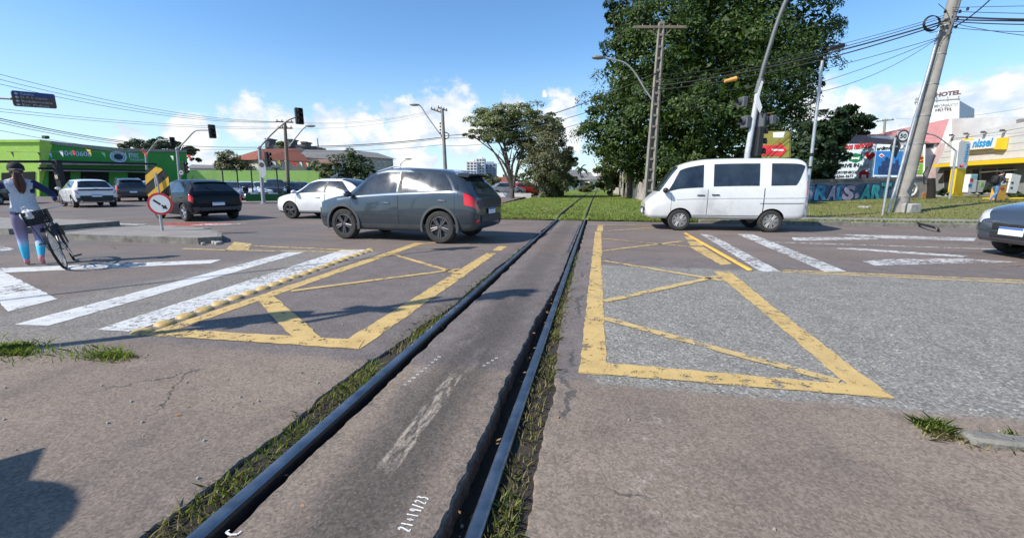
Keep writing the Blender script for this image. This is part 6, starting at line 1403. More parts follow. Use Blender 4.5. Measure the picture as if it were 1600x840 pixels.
t, pl, o = board('blue billboard with a dark skyline and a red arrow diamond behind the sign posts', [(1370, 225), (1424, 227), (1418, 281), (1363, 280)], 31.5, BLU_W)
slab(pl, [(1369, 236), (1422, 236), (1419, 274), (1365, 273)], .03, M('billboard_blue', (.02, .15, .42), .5, var=.3, sc=1.0), 'picture', t, .02, o)
for k in range(9): u = 1372 + k * 5.4; h = (12, 20, 26, 24, 16, 22, 14, 18, 10)[k]; slab(pl, [(u, 272 - h), (u + 5, 272 - h - 1), (u + 5, 272.5), (u, 272.5)], .02, M('skyline_navy', (.012, .035, .11), .5, var=.3), 'skyline_block', t, .04, o)
slab(pl, [(1373, 243), (1377, 239.5), (1382, 243.5), (1377, 246.5)], .03, W_SIGN, 'diamond', t, .05, o); slab(pl, [(1374.5, 243), (1377, 240.8), (1380.5, 243.5), (1377, 245.3)], .03, RED_T, 'diamond_arrow', t, .07, o)
letters_on(pl, 'ardim', 1370, 229.5, 1388, 235, DK_T, t, o, bold=.03); letters_on(pl, 'unia', 1406, 230, 1418, 235, DK_T, t, o); letters_on(pl, 'apartamentos', 1366, 275, 1392, 278, M('letter_blue', (.03, .15, .4), .5), t, o)
t, pl, o = board('narrow board of white, red and green panels right of the leaning pole', [(1424, 225), (1443, 226), (1441, 281), (1424, 280)], 33, W_SIGN)
slab(pl, [(1424, 244), (1442, 243), (1442, 254), (1424, 254)], .03, RED_T, 'red_panel', t, .02, o); slab(pl, [(1424, 255.5), (1442, 255.5), (1441, 272), (1424, 272)], .03, M('lime_panel', (.25, .50, .06), .5), 'green_panel', t, .02, o); letters_on(pl, 'C', 1434, 245, 1441, 253, YEL, t, o, .04, bold=.04); letters_on(pl, 'cx', 1426, 261, 1436, 267, W_SIGN, t, o, .04, bold=.03)
mb = MB(); c = pl.at(1436, 234, .03) - o; mb.tube([c + pl.x * math.cos(2 * PI * k / 20) * .36 + ZUP * math.sin(2 * PI * k / 20) * .42 for k in range(21)], .05, 5); mb.build('blue_ring', GBL, t)
t, pl, o = board('yellow sign with a large red arrow partly hidden by the big tree', [(1190, 205), (1233, 205), (1233, 246), (1190, 248)], 25.5, M('sign_mustard', (.20, .18, .04), .6))
slab(pl, [(1190, 227), (1217, 227), (1217, 221), (1229, 234.5), (1217, 247), (1217, 243), (1190, 243)], .03, RED_T, 'red_arrow', t, .03, o); slab(pl, [(1208, 207), (1226, 206), (1224, 215), (1208, 215)], .02, BLU_W, 'pale_patch', t, .02, o); slab(pl, [(1206, 232.8), (1224, 233.5), (1224, 235.8), (1206, 235.6)], .02, W_SIGN, 'white_stripe', t, .05, o)
house('house with a brown roof and pink wall behind the billboards', (1258, 1440), 0, 310, 38, 42, 8, wallmat('salmon_wall', (.52, .30, .22)), TILE_BR, (226, 225), ((1300, 212), (1420, 208)), ((1270, 1290, 262, 276),))

# pharmacy, pink building, hotel
pN = Plane(D(1460, 305, 40), D(1660, 306, 29.5)); o = D(1460, 305, 40); o.z = 0
ph = thing('pharmacy', 'grey and white pharmacy with yellow canopy band and blue lettering', 'shop', o)
slab(pN, [(1462, 258), (1700, 236), (1700, 330), (1462, 312)], 10, M('shop_front_grey', (.20, .205, .21), .6, var=.15), 'ground_floor', ph, -.5, o)
slab(pN, [(1487, 212), (1700, 172), (1700, 250), (1461, 262)], 9, GREYW, 'cladding', ph, 0, o); slab(pN, [(1487, 185), (1566, 183), (1570, 300), (1487, 300)], 14, GREYW, 'tall_block', ph, -2.0, o)
for k in range(5):
    f_ = (k + .5) / 5; a, b_ = 214 + 46 * f_, 175 + 70 * f_; slab(pN, [(1486 - 22 * f_, a), (1700, b_), (1700, b_ + .7), (1486 - 22 * f_, a + .7)], .02, M('panel_joint', (.30, .30, .30), .7), 'panel_joint', ph, .012, o)
slab(pN, [(1457, 257), (1590, 247), (1700, 243), (1700, 250.5), (1590, 254.5), (1457, 261.5)], 1.2, YEL, 'canopy_band', ph, .9, o)
for (a, b_) in ((1474, 1492), (1518, 1530), (1532, 1556), (1558, 1584), (1600, 1640)): w2 = slab(pN, [(a, 266 - (a - 1470) * .05), (b_, 265 - (a - 1470) * .05), (b_, 303), (a, 303)], .06, M('frame_grey', (.35, .36, .37), .5), 'window', ph, -.45, o); slab(pN, [(a + 1, 267 - (a - 1470) * .05), (b_ - 1, 266 - (a - 1470) * .05), (b_ - 1, 301), (a + 1, 301)], .03, WINDOW, 'pane', w2, -.41, o)
slab(pN, [(1530, 268.5), (1585, 264.5), (1585, 266), (1530, 270)], .2, W_SIGN, 'lintel', ph, .0, o)
sb = slab(pN, [(1497, 221), (1557, 215.5), (1553, 231), (1512, 234.5), (1497, 235)], .35, W_SIGN, 'sign_board', ph, .45, o); slab(pN, [(1555, 216), (1568, 215), (1565, 233.5), (1551, 233)], .35, YEL, 'sign_flank', ph, .40, o); slab(pN, [(1495, 224), (1508, 217), (1516, 217), (1510, 237), (1495, 238)], .3, YEL, 'sign_flank', ph, .30, o)
BLUE_T = M('letter_sky_blue', (.02, .30, .62), .4); letters_on(pN, 'nissei', 1519, 219, 1549, 230.5, BLUE_T, ph, o, .48, bold=.02, shear=.15)
for u in (1486, 1509, 1536, 1566): 
    q = pN.at(u, 211 - (u - 1486) * .09, .3) - o; mb = MB(); mb.box(q, (.34, .22, .16), rz=.6, bev=.03); mb.tube([q, q - pN.n * .35 - ZUP * .05], .03, 5); mb.build('floodlight', SIGB, ph)
mb = MB(); q = pN.at(1592, 183, -7) - o; mb.prism([pN.at(1570, 194, -3) - o, pN.at(1592, 186, -3) - o, pN.at(1700, 176, -3) - o, pN.at(1700, 186, -3) - o], -pN.n * 6); mb.build('dark_roof', GREYROOF, ph, smooth=False)
pT = Plane(D(1495, 305, 31), D(1516, 305, 31.4)); o2 = D(1500, 308, 31); o2.z = .3; tt = thing('totem_sign', 'tall pharmacy totem, white rounded head with vertical blue lettering on a yellow leg', 'sign', o2)
slab(pT, [(1496, 262), (1510, 262), (1505, 306), (1489, 306)], .35, YEL, 'leg', tt, 0, o2)
hd_ = slab(pT, [(1502, 219.5), (1514, 221), (1517, 224), (1511, 261), (1508, 264), (1497, 263), (1495, 260), (1499, 222)], .4, W_SIGN, 'head', tt, .04, o2)
a = pT.at(1510, 254, .06) - o2; up_ = (pT.at(1514, 224, .06) - pT.at(1508, 256, .06)).normalized(); lettering('nissei', pT.at(1509.5, 253, .06) - o2, up_, -pT.x if pT.x.dot(RGT) > 0 else pT.x, (pT.at(1514, 225, 0) - pT.at(1509, 253, 0)).length, .33, BLUE_T, tt, depth=.02, bold=.02)
c = pT.at(1502.5, 257.5, .06) - o2; mb = MB(); mb.tube([c + pT.x * math.cos(a) * .15 + ZUP * math.sin(a) * .13 for a in [PI * (1 + k / 10) for k in range(11)]], .05, 5); mb.build('emblem', RED_T, tt)
# stands at the shop door
def stand(label, name, pts, d, mat, marks, cat='stand'):
    pl = Plane(D(pts[0][0], 305, d), D(pts[1][0], 305, d + .2)); o3 = pl.at(*pts[-1]); t = thing(name, label, cat, o3); e = slab(pl, pts, .3, mat, 'panel', t, 0, o3)
    for (q, m_, nm_) in marks: slab(pl, q, .02, m_, nm_, e, .02, o3)
stand('orange totem with a round mark and a red arrow behind the backpacker', 'entry_totem', [(1563, 279), (1577, 278), (1570, 312), (1556, 313)], 26.5, M('orange_panel', (.72, .33, .03), .5), (([(1565, 282), (1573, 282), (1572, 289), (1564, 289)], W_SIGN, 'white_mark'), ([(1567, 284), (1571, 284), (1570, 287), (1566, 287)], GBL, 'blue_mark'), ([(1563, 294), (1567, 292), (1571, 294.5), (1566, 297.5)], RED_T, 'red_arrow')), 'sign')
stand('white and teal display stand with red and blue marks by the pharmacy door', 'display_stand', [(1517, 272), (1528, 272), (1524, 300), (1512, 300)], 29.5, W_SIGN, (([(1518, 273), (1527.5, 273), (1527, 278), (1517.5, 278)], M('teal_panel', (.2, .55, .6), .5), 'teal_panel'), ([(1516.5, 279), (1521, 279), (1520.5, 284), (1516, 284)], RED_T, 'red_mark'), ([(1514, 287), (1519, 287), (1518, 292), (1513, 292)], GBL, 'blue_mark')))
stand('plain pale bin panel between the display stand and the backpacker', 'bin_panel', [(1530, 283), (1541, 282), (1535, 300), (1526, 300)], 29.8, M('cream_panel', (.55, .54, .45), .6), (([(1533, 285), (1537, 285), (1536, 290), (1532, 290)], M('lime_panel', (.25, .50, .06), .5), 'green_mark'),), 'bin')
stand('white display board with dark dots right of the backpacker', 'display_board', [(1582, 271), (1596, 274), (1588, 302), (1574, 301)], 28, W_SIGN, (([(1581, 284), (1584, 284), (1583.5, 287), (1580.5, 287)], K_SIGN, 'dot'), ([(1580, 292), (1583, 292), (1582, 295), (1579, 295)], K_SIGN, 'dot')))
# ramp / planter line in front of the pharmacy
mb = MB(); P0, P1 = D(1462, 308.5, 33), D(1560, 301, 34); mb.prism([P0, P1, P1 + ZUP * .10, P0 + ZUP * .10], F0 * .2); P0, P1 = D(1460, 306, 34.5), D(1540, 297, 36); mb.prism([P0, P1, P1 + ZUP * .12, P0 + ZUP * .12], F0 * .2); tag(mb.build('ramp_edge', W_SIGN), 'two sloping white kerb lines of the pharmacy access ramp', 'ramp')
mb = MB(); P0, P1 = D(1556, 311, 27), D(1700, 309, 26); mb.prism([P0, P1, P1 + F0 * .8, P0 + F0 * .8], (0, 0, .05)); tag(mb.build('yellow_kerb', YEL), 'yellow painted kerb line by the pharmacy forecourt', 'kerb line')
pk_ = Plane(D(1340, 305, 44), D(1490, 305, 41.5)); o = D(1340, 305, 44); o.z = 0; pb = thing('pink_building', 'building with a broad pink band over white wall between the billboards and pharmacy', 'building', o)
slab(pk_, [(1396, 204), (1484, 185), (1470, 223), (1392, 226)], 12, PINK, 'pink_band', pb, .3, o); slab(pk_, [(1392, 226), (1470, 222.5), (1466, 310), (1392, 310)], 11.5, WHITE_W, 'white_wall', pb, 0, o)
w2 = slab(pk_, [(1447, 224.5), (1460, 224), (1459, 231), (1446, 232)], .1, M('frame_grey', (.35, .36, .37), .5), 'window', pb, .06, o); slab(pk_, [(1448, 225.5), (1459, 225), (1458, 230), (1447, 231)], .05, WINDOW, 'pane', w2, .10, o)
slab(pk_, [(1463, 240), (1470, 223), (1478, 223), (1462, 300), (1446, 300)], .5, M('pale_pink', (.55, .42, .40), .8), 'slanted_pier', pb, .4, o)
mb = MB(); q = pk_.at(1374, 222, 1) - o; mb.box(q, (2.2, 1.2, 1.0)); mb.build('air_unit', WHITE_W, pb)
dH = 75; pH = Plane(D(1424, 300, 78), D(1500, 300, 73)); o = D(1424, 300, dH); o.z = 0; ht = thing('hotel_tower', 'white hotel tower with HOTEL roof letters and a MONACO HOTEL sign', 'building', o)
slab(pH, [(1428, 165), (1499, 157), (1497, 310), (1424, 310)], 14, WHITE_W, 'wall', ht, 0, o)
letters_on(pH, 'HOTEL', 1461, 145.5, 1500.5, 152.5, M('letter_maroon', (.09, .05, .055), .6), ht, o, .2, bold=.06, name='roof_letters'); letters_on(pH, 'HO', 1431, 152.5, 1438, 158.5, M('letter_maroon', (.09, .05, .055), .6), ht, o, .2, bold=.03, name='roof_letters')
letters_on(pH, 'MONACO', 1459, 163, 1496, 167.5, GRY_T, ht, o, .2, bold=.02); letters_on(pH, 'HOTEL', 1461, 169.5, 1487, 174.5, M('letter_maroon', (.09, .05, .055), .6), ht, o, .2, bold=.02)
mb = MB(); mb.tube([pH.at(1429, 160, 0) - o, pH.at(1500, 154.5, 0) - o], .12, 4)
for u in (1430, 1447, 1464, 1481, 1498): mb.tube([pH.at(u, 166, -.3) - o, pH.at(u, 154 - (u - 1430) * .05, -.3) - o], .07, 4)
mb.build('sign_frame', GREY_PT, ht)

# ------------------------------------------------------------------ trees and plants
BARK = M('bark', (.085, .07, .055), .95, var=.35, sc=6, bump=1.0); BARK_G = M('grey_bark', (.16, .14, .12), .95, var=.35, sc=6, bump=1.0)
def leaves_mesh(name, blobs, n, size, clump=.30, flat=.5, hang=0.0, seed=1, asp=.55, inner=.25, nclump=None, shell=.45, fill=.0):
    """many leaf-sized faces gathered in clumps over the surface of overlapping lobes"""
    r = np.random.default_rng(seed); B = np.array([(b[0], b[1], b[2], b[3], b[4]) for b in blobs], float)   # x,y,z, r, rz
    wgt = B[:, 3] ** 2; wgt /= wgt.sum(); nc = nclump or max(30, n // 90)
    bi = r.choice(len(B), nc, p=wgt); dv = r.normal(size=(nc, 3)); dv /= np.linalg.norm(dv, axis=1)[:, None]
    rr = np.where(r.random(nc) < inner, r.random(nc) ** .5 * .8, .80 + .28 * r.random(nc))
    cc = B[bi, :3] + dv * np.stack([B[bi, 3], B[bi, 3], B[bi, 4]], 1) * rr[:, None]
    cs = B[bi, 3] * clump * (.55 + .9 * r.random(nc)); ci = r.integers(0, nc, n)
    off = r.normal(size=(n, 3)); off /= np.linalg.norm(off, axis=1)[:, None] + 1e-9
    outw = dv[ci] * .7 + np.array([0, 0, .7]); dt = (off * outw).sum(1); flip = (dt < -.25) & (r.random(n) < .85); off[flip] *= -1
    off *= (1 - shell + shell * r.random(n) ** .5 + .25 * (r.random(n) < .12))[:, None]
    P = cc[ci] + off * cs[ci][:, None] * np.array([1, 1, flat + .2])
    nf = int(n * fill)
    if nf:      # deep inner foliage that closes the crown
        k = r.choice(len(B), nf, p=wgt); q = r.normal(size=(nf, 3)); q /= np.linalg.norm(q, axis=1)[:, None]; P[:nf] = B[k, :3] + q * np.stack([B[k, 3], B[k, 3], B[k, 4]], 1) * (.74 * r.random(nf) ** .4)[:, None]
    nrm = off * .8 + dv[ci] * .7 + np.array([0, 0, .55]) + r.normal(size=(n, 3)) * .55; nrm /= np.linalg.norm(nrm, axis=1)[:, None]
    t = r.normal(size=(n, 3)); t -= nrm * (t * nrm).sum(1)[:, None]; t /= np.linalg.norm(t, axis=1)[:, None] + 1e-9; t[:, 2] -= hang; b2 = np.cross(nrm, t)
    s = size * (.6 + .8 * r.random(n)); s[:nf] *= 2.4; a = (t * s[:, None]); b2 = b2 * (s * asp)[:, None]
    V = np.stack([P - a, P + b2 * .9 - a * .1 + nrm * (s * .12)[:, None], P + a, P - b2 * .9 - a * .1 + nrm * (s * .12)[:, None]], 1).reshape(-1, 3)
    me = bpy.data.meshes.new(name); me.vertices.add(n * 4); me.vertices.foreach_set('co', V.ravel()); me.loops.add(n * 4); me.loops.foreach_set('vertex_index', np.arange(n * 4, dtype=np.int32))
    me.polygons.add(n); me.polygons.foreach_set('loop_start', np.arange(0, n * 4, 4, dtype=np.int32)); me.polygons.foreach_set('loop_total', np.full(n, 4, np.int32)); me.update(calc_edges=True)
    return me
def tree(name, label, base, blobs_px, d, n, size, leaf, bark=BARK, r0=.25, group=None, clump=.3, limbs=6, seed=1, flat=.5, cat='tree', forkf=.38, **kw):
    b = Vector((base[0], base[1], base[2] if len(base) > 2 else 0)); t = thing(name, label, cat, b, group=group); rn = random.Random(seed)
    bl = []
    for q in blobs_px:
        u, v, rp = q[:3]; dd = d + (q[3] if len(q) > 3 else 0); p = D(u, v, dd) - b; r_ = rp / ppm(dd); bl.append((p.x, p.y, p.z, r_, r_ * (q[4] if len(q) > 4 else .85)))
    me = leaves_mesh('crown', bl, n, size, clump, flat, seed=seed, **kw); link_mesh('crown', me, [leaf], t, smooth=False)
    mb = MB(); top = sum((Vector(x[:3]) for x in bl), Vector()) / len(bl); fork = Vector((top.x * .35, top.y * .35, max(top.z * forkf, .3)))
    mb.tube(smoothpath([(0, 0, -.15), fork * .5 + Vector((rn.uniform(-.1, .1), rn.uniform(-.1, .1), 0)), fork], 4), [r0 * (1.25 - .45 * k / 8) for k in range(9)], 10)
    for x in rn.sample(bl, min(limbs, len(bl))):
        e = Vector(x[:3]); m_ = fork * .5 + e * .5 + Vector((rn.uniform(-.4, .4), rn.uniform(-.4, .4), -.1 * e.z * .3)) * .6
        if forkf < .2: m_ = Vector((e.x * .30 + rn.uniform(-.5, .5), e.y * .3, e.z * .60))
        path = smoothpath([fork * .92, m_, e], 4); mb.tube(path, [r0 * .62 * (1 - .8 * k / (len(path) - 1)) for k in range(len(path))], 7)
        for k in range(3):
            s_ = path[rn.randint(3, len(path) - 1)]; e2 = s_ + Vector((rn.uniform(-1, 1), rn.uniform(-1, 1), rn.uniform(-.1, .9))) * x[3] * .8; mb.tube([s_, s_ * .5 + e2 * .5 + Vector((0, 0, .1)), e2], [r0 * .2, r0 * .13, r0 * .05], 5)
    mb.build('trunk', bark, t); return t
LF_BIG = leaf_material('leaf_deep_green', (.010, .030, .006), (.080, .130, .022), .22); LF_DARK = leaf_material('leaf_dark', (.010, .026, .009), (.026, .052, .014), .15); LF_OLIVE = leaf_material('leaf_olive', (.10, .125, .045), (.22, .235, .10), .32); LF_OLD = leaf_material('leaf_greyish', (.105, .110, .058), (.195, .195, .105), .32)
LF_YEL = leaf_material('leaf_yellow_green', (.07, .10, .02), (.14, .17, .04), .25); LF_MID = leaf_material('leaf_mid', (.025, .05, .014), (.06, .09, .028), .2); LF_PALE = leaf_material('leaf_pale', (.08, .085, .04), (.17, .165, .085), .2)
bt = D(1085, 312, 37)
big = [(1000, 60, 46, 1), (985, 110, 50, 2), (952, 175, 46, 1), (945, 215, 40, 0), (985, 205, 55, -1), (1005, 150, 60, -1), (1050, 40, 62, 0), (1060, 110, 66, -2), (1055, 180, 64, -3), (1050, 235, 55, -3), (1110, 10, 70, 0), (1130, 80, 76, -2), (1125, 160, 72, -4), (1105, 230, 60, -4), (1140, 255, 55, -3), (1190, 20, 72, 0), (1210, 80, 70, -1), (1200, 140, 66, -2), (1190, 195, 56, -2), (1190, 240, 46, -2), (1260, 30, 44, 1), (1262, 75, 42, 2), (1258, 110, 34, 1), (1240, 150, 36, 1), (1110, -50, 80, 1), (1190, -40, 70, 1), (1040, -20, 55, 1), (970, 245, 34, 1), (1010, 262, 40, 1), (1060, 275, 34, 0), (1120, 285, 34, -1), (1150, 60, 60, 4), (1050, 120, 60, 5), (1120, 150, 80, 6), (1000, 200, 60, 6), (1060, 250, 50, 3), (1100, 270, 45, 2), (1030, 265, 36, 0), (1170, 270, 40, -1), (1090, 290, 34, -1), (1200, 270, 36, 1)]
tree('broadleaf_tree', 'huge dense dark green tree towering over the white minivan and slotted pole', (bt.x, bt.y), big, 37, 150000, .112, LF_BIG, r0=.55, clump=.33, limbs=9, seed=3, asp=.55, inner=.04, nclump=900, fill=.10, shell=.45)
bt = D(985, 312, 40)
tree('conifer', 'dark drooping branched tree top poking out left of the huge tree', (bt.x, bt.y), [(960, 72, 14), (968, 60, 18), (978, 30, 20), (972, 10, 20), (985, 50, 24), (958, 25, 10), (1000, 20, 26), (990, -10, 26), (975, 78, 8), (1006, 60, 20)], 40, 5200, .20, LF_DARK, r0=.3, clump=.5, limbs=9, seed=5, asp=.3, hang=.3)
bt = D(952, 306, 48)
tree('hedge_tree', 'olive green hedge tree at the left foot of the huge tree', (bt.x, bt.y), [(948, 262, 16), (945, 245, 12), (955, 285, 18), (968, 272, 22), (985, 280, 22), (960, 252, 16), (985, 258, 20), (1003, 278, 20), (942, 288, 9)], 46, 9000, .15, LF_OLIVE, r0=.15, clump=.4, seed=6)
bt = D(1262, 314, 30.5)
tree('broadleaf_tree', 'smaller dark tree overhanging the billboards right of the white steel pole', (bt.x, bt.y), [(1325, 180, 22), (1345, 190, 16), (1358, 188, 9), (1300, 200, 26), (1280, 215, 28), (1262, 235, 30), (1290, 240, 26), (1250, 260, 28), (1280, 265, 22), (1310, 205, 20), (1325, 203, 14), (1258, 205, 18), (1248, 285, 20), (1300, 262, 12), (1245, 230, 22)], 29.5, 11000, .15, LF_DARK, r0=.22, clump=.34, seed=8, inner=.2, fill=.05)
# spreading trees left of the line
bt = D(800, 310, 42)
tree('spreading_tree', 'grey green umbrella shaped tree with bare lower limbs left of the line', (bt.x, bt.y), [(760, 195, 26, 0, .5), (748, 205, 20, 0, .5), (785, 185, 30, 0, .55), (815, 180, 30, 0, .55), (840, 188, 26, 0, .55), (738, 212, 10, 0, .5), (800, 205, 34, 0, .5), (775, 208, 26, 0, .45), (830, 205, 28, 0, .6), (852, 185, 14, 0, .5), (765, 180, 20, 0, .4), (860, 200, 20, 0, .6), (845, 215, 26, 1), (820, 225, 24, 1), (800, 232, 16, 2)], 42, 22000, .11, LF_OLIVE, BARK, r0=.22, clump=.42, limbs=11, seed=9, inner=.3, nclump=150, flat=.3, forkf=.13)
bt = D(840, 311, 41)
tree('thin_leaved_tree', 'browner thin leaved tree beside the umbrella shaped tree', (bt.x, bt.y), [(845, 225, 30), (860, 240, 28), (850, 262, 30), (872, 255, 22), (835, 250, 24), (868, 275, 24), (845, 285, 22), (880, 270, 14), (856, 215, 20), (828, 270, 18), (838, 232, 24), (878, 235, 18), (850, 202, 22), (872, 216, 20), (886, 240, 16), (893, 262, 12), (858, 290, 24), (885, 258, 14)], 41, 19000, .105, LF_OLD, BARK_G, r0=.2, clump=.42, limbs=10, seed=10, inner=.5, nclump=160, shell=.8, forkf=.08)
bt = D(866, 309, 46)
tree('thin_leaved_tree', 'dense brownish thicket tree nearest the line left of the rails', (bt.x, bt.y), [(868, 285, 16), (880, 282, 14), (858, 292, 14), (874, 296, 12), (888, 276, 10), (848, 298, 10), (865, 270, 16)], 46, 8500, .11, LF_OLD, BARK_G, r0=.12, clump=.5, limbs=6, seed=11, inner=.5)
bt = D(886, 300, 75)
tree('conifer', 'dark round topped conifer far behind the thicket', (bt.x, bt.y), [(886, 250, 9, 0, .8), (881, 244, 6), (890, 257, 8, 0, .7), (879, 254, 6), (884, 262, 5)], 75, 1800, .28, LF_DARK, r0=.3, clump=.4, limbs=3, seed=12)
# far and side vegetation
for (lb, u, v, rp, d, lf, sd_, nm_) in (
    ('round pale leaved bush tree behind the lime boundary wall', 364, 263, 25, 64, LF_PALE, 21, 'bush_tree'), ('dark bushy tree in front of the beige building', 545, 260, 26, 60, LF_MID, 22, 'bush_tree'), ('lighter shrub by the brown shed left of the dark bushy tree', 505, 262, 14, 60, LF_OLIVE, 23, 'shrub'),
    ('dark shrub right of the dark bushy tree, near the SUV roof', 572, 272, 16, 60, LF_MID, 24, 'shrub'), ('small yellow green shrub at the end of the line by the rails', 921, 290, 7, 70, LF_OLD, 25, 'shrub'), ('grey round bush below the white house at the end of the line', 913, 293, 8, 66, LF_OLD, 26, 'shrub'),
    ('low bush in the grass right of the thicket', 872, 302, 8, 48, LF_YEL, 27, 'shrub'), ('low dark bush in the grass beside the umbrella tree', 858, 305, 7, 44, LF_OLIVE, 28, 'shrub'), ('yellow green bush right of the rails by the hedge tree', 944, 290, 7, 64, LF_YEL, 29, 'shrub'), ('tall shrub behind the SUV rear left of the umbrella tree', 765, 285, 14, 52, LF_OLD, 30, 'shrub'),
    ('greenery clump on the turreted stone building', 445, 228, 8, 84, LF_YEL, 31, 'shrub'), ('leafy bush tree left of the houses at the end of the line', 897, 283, 8, 86, LF_MID, 41, 'bush_tree'), ('small dark tree in front of the white block at the end of the line', 938, 288, 6, 90, LF_MID, 42, 'bush_tree'), ('taller olive tree behind the hedge tree on the right of the line', 951, 268, 14, 72, LF_OLIVE, 43, 'bush_tree'), ('dark bush under the pink roof end by the billboards', 1345, 208, 10, 45, LF_DARK, 32, 'shrub')):
    b = D(u, 300, d); rr = rp / ppm(d); zz = D(u, v, d).z
    rn = random.Random(sd_); bl = [(u + rn.uniform(-.6, .6) * rp, v + rn.uniform(-.45, .8) * rp, rp * rn.uniform(.45, .7), rn.uniform(-1, 1)) for _ in range(9)]
    tree(nm_, lb, (b.x, b.y), bl, d, int(1500 + 130 * rp), .04 + .0022 * d, lf, BARK, .05 + .006 * rp, clump=.42, limbs=4, seed=sd_, cat='tree' if nm_ == 'bush_tree' else 'shrub')
bt = D(250, 300, 84)
tree('umbrella_tree', 'dark flat topped tree rising behind the green shop roof', (bt.x, bt.y), [(195, 228, 12, 0, .5), (215, 224, 14, 0, .5), (240, 223, 14, 0, .5), (265, 226, 14, 0, .5), (285, 232, 14, 0, .6), (302, 240, 11, 0, .8), (230, 230, 16, 0, .5), (308, 248, 7, 0, .8), (255, 233, 16, 0, .5)], 84, 6500, .24, LF_MID, r0=.5, clump=.34, seed=13)
b = D(906, 296, 110); b.z = 0; pt = thing('palm_tree', 'palm tree above the far houses at the end of the line', 'tree', b); tp_ = D(907, 264, 110) - b; mb = MB(); mb.tube([(0, 0, 0), tp_ * .5, tp_], [.35, .28, .22], 8); mb.build('trunk', BARK_G, pt)
mb = MB()
for k in range(26):
    a = random.uniform(0, 2 * PI); el = random.uniform(-.2, 1.1); ln = random.uniform(1.8, 2.7); dr = Vector((math.cos(a) * math.cos(el), math.sin(a) * math.cos(el), math.sin(el))); sdv = dr.cross(ZUP).normalized() * .16; pr = None
    for j in range(6):
        q = tp_ + dr * ln * j / 5 - ZUP * (j / 5) ** 2 * 1.2
        if pr is not None: mb.add([pr + sdv, q + sdv * .8, q - sdv * .8 - ZUP * .1, pr - sdv - ZUP * .1], [(0, 1, 2, 3)])
        pr = q
mb.build('fronds', LF_MID, pt, smooth=False)
# far wood closing the horizon
bl = []
for k in range(150):
    u = -160 + k * 13.5 + random.uniform(-6, 6)
    dd = random.uniform(150, 210)
    if 898 < u < 940: dd = 260
    p = D(u, 287 - random.uniform(1, 4.5), dd); bl.append((p.x, p.y, p.z, random.uniform(2.2, 4.2), random.uniform(1.8, 3.4)))
    bl.append((p.x + random.uniform(-3, 3), p.y, .8, 3.5, 2.4))
me = leaves_mesh('far_wood', bl, 30000, .6, .5, .7, seed=17, inner=.2, nclump=1600); tag(link_mesh('far_wood', me, [LF_MID], None, smooth=False), kind='stuff')
# shrubs in front of the pharmacy
bl = [(1535, 297, 7), (1515, 300, 5), (1545, 296, 7), (1590, 302, 8), (1598, 300, 8), (1475, 300, 6), (1483, 301, 5), (1466, 302, 5)]
b = D(1530, 303, 32); b.z = .3; tree('shrub', 'row of low clipped shrubs before the pharmacy windows', (b.x, b.y, .3), bl, 31, 3600, .07, LF_MID, BARK, .03, clump=.5, limbs=5, seed=33, cat='shrub')

# ------------------------------------------------------------------ grass blades
BLADE_N = leaf_material('grass_blade', (.10, .15, .025), (.25, .29, .08), .35); BLADE_DRY = leaf_material('dry_grass_blade', (.16, .15, .05), (.26, .22, .11), .2)
def blades(name, P, hgt, wid, mat, seed=1, lean=.6):
    r = np.random.default_rng(seed); n = len(P); P = np.asarray(P, float); a = r.random(n) * 2 * PI; s = np.stack([np.cos(a), np.sin(a), np.zeros(n)], 1); q = np.stack([-np.sin(a), np.cos(a), np.zeros(n)], 1)
    h = hgt * (.4 + .9 * r.random(n)); w_ = wid * (.6 + .8 * r.random(n)); ln = (r.normal(size=n) * lean * h)[:, None] * q
    top = P + np.array([0, 0, 1]) * h[:, None] + ln; mid = P + np.array([0, 0, .55]) * h[:, None] + ln * .3
    V = np.stack([P - s * w_[:, None], P + s * w_[:, None], mid + s * (w_ * .7)[:, None], top, mid - s * (w_ * .7)[:, None]], 1).reshape(-1, 3)
    me = bpy.data.meshes.new(name); me.vertices.add(n * 5); me.vertices.foreach_set('co', V.ravel()); me.loops.add(n * 5); me.loops.foreach_set('vertex_index', np.arange(n * 5, dtype=np.int32)); me.polygons.add(n)
    me.polygons.foreach_set('loop_start', np.arange(0, n * 5, 5, dtype=np.int32)); me.polygons.foreach_set('loop_total', np.full(n, 5, np.int32)); me.update(calc_edges=True)
    return tag(link_mesh(name, me, [mat], None, smooth=False), kind='stuff')
r = np.random.default_rng(4)
# tufts in the slots beside the rails
def slot(n, xa, xb, ya, yb, patch, z=-.09):
    y = ya + (yb - ya) * r.random(n) ** 1.2; x = xa + (xb - xa) * r.random(n); keep = (noise1(y, patch, 2.2) + noise1(x * 9 + y, patch + 9, 1.0) * .3) > -.06
    return np.stack([x, y, np.full(n, z)], 1)[keep]
blades('grass', np.concatenate([slot(1100, -1.72, -1.555, .6, 3.6, 71, -.024), slot(700, -1.66, -1.56, 3.4, 9, 72, -.024)]), .042, .003, BLADE_N, 2, .8)
blades('grass', np.concatenate([slot(1000, -.385, -.265, .8, 3.2, 73, -.022), slot(600, -.385, -.31, 3.2, 9, 74, -.022)]), .040, .003, BLADE_N, 3, .8)
blades('grass', np.concatenate([slot(1700, -1.74, -1.55, .6, 5, 75, -.024), slot(1500, -.39, -.27, .8, 6, 76, -.022), slot(60, -.56, -.5, 1, 6, 77, -.12)]), .042, .003, BLADE_DRY, 4, .9)
def patch(n, u0, u1, v0, v1, z=0.0):
    out = []
    for _ in range(n): out.append(G(random.uniform(u0, u1), v0 + (v1 - v0) * random.random(), z)[:])
    return np.array(out)
def tuft(c, n, s): return np.array([(c.x + random.gauss(0, s), c.y + random.gauss(0, s * .45), 0) for _ in range(n)])
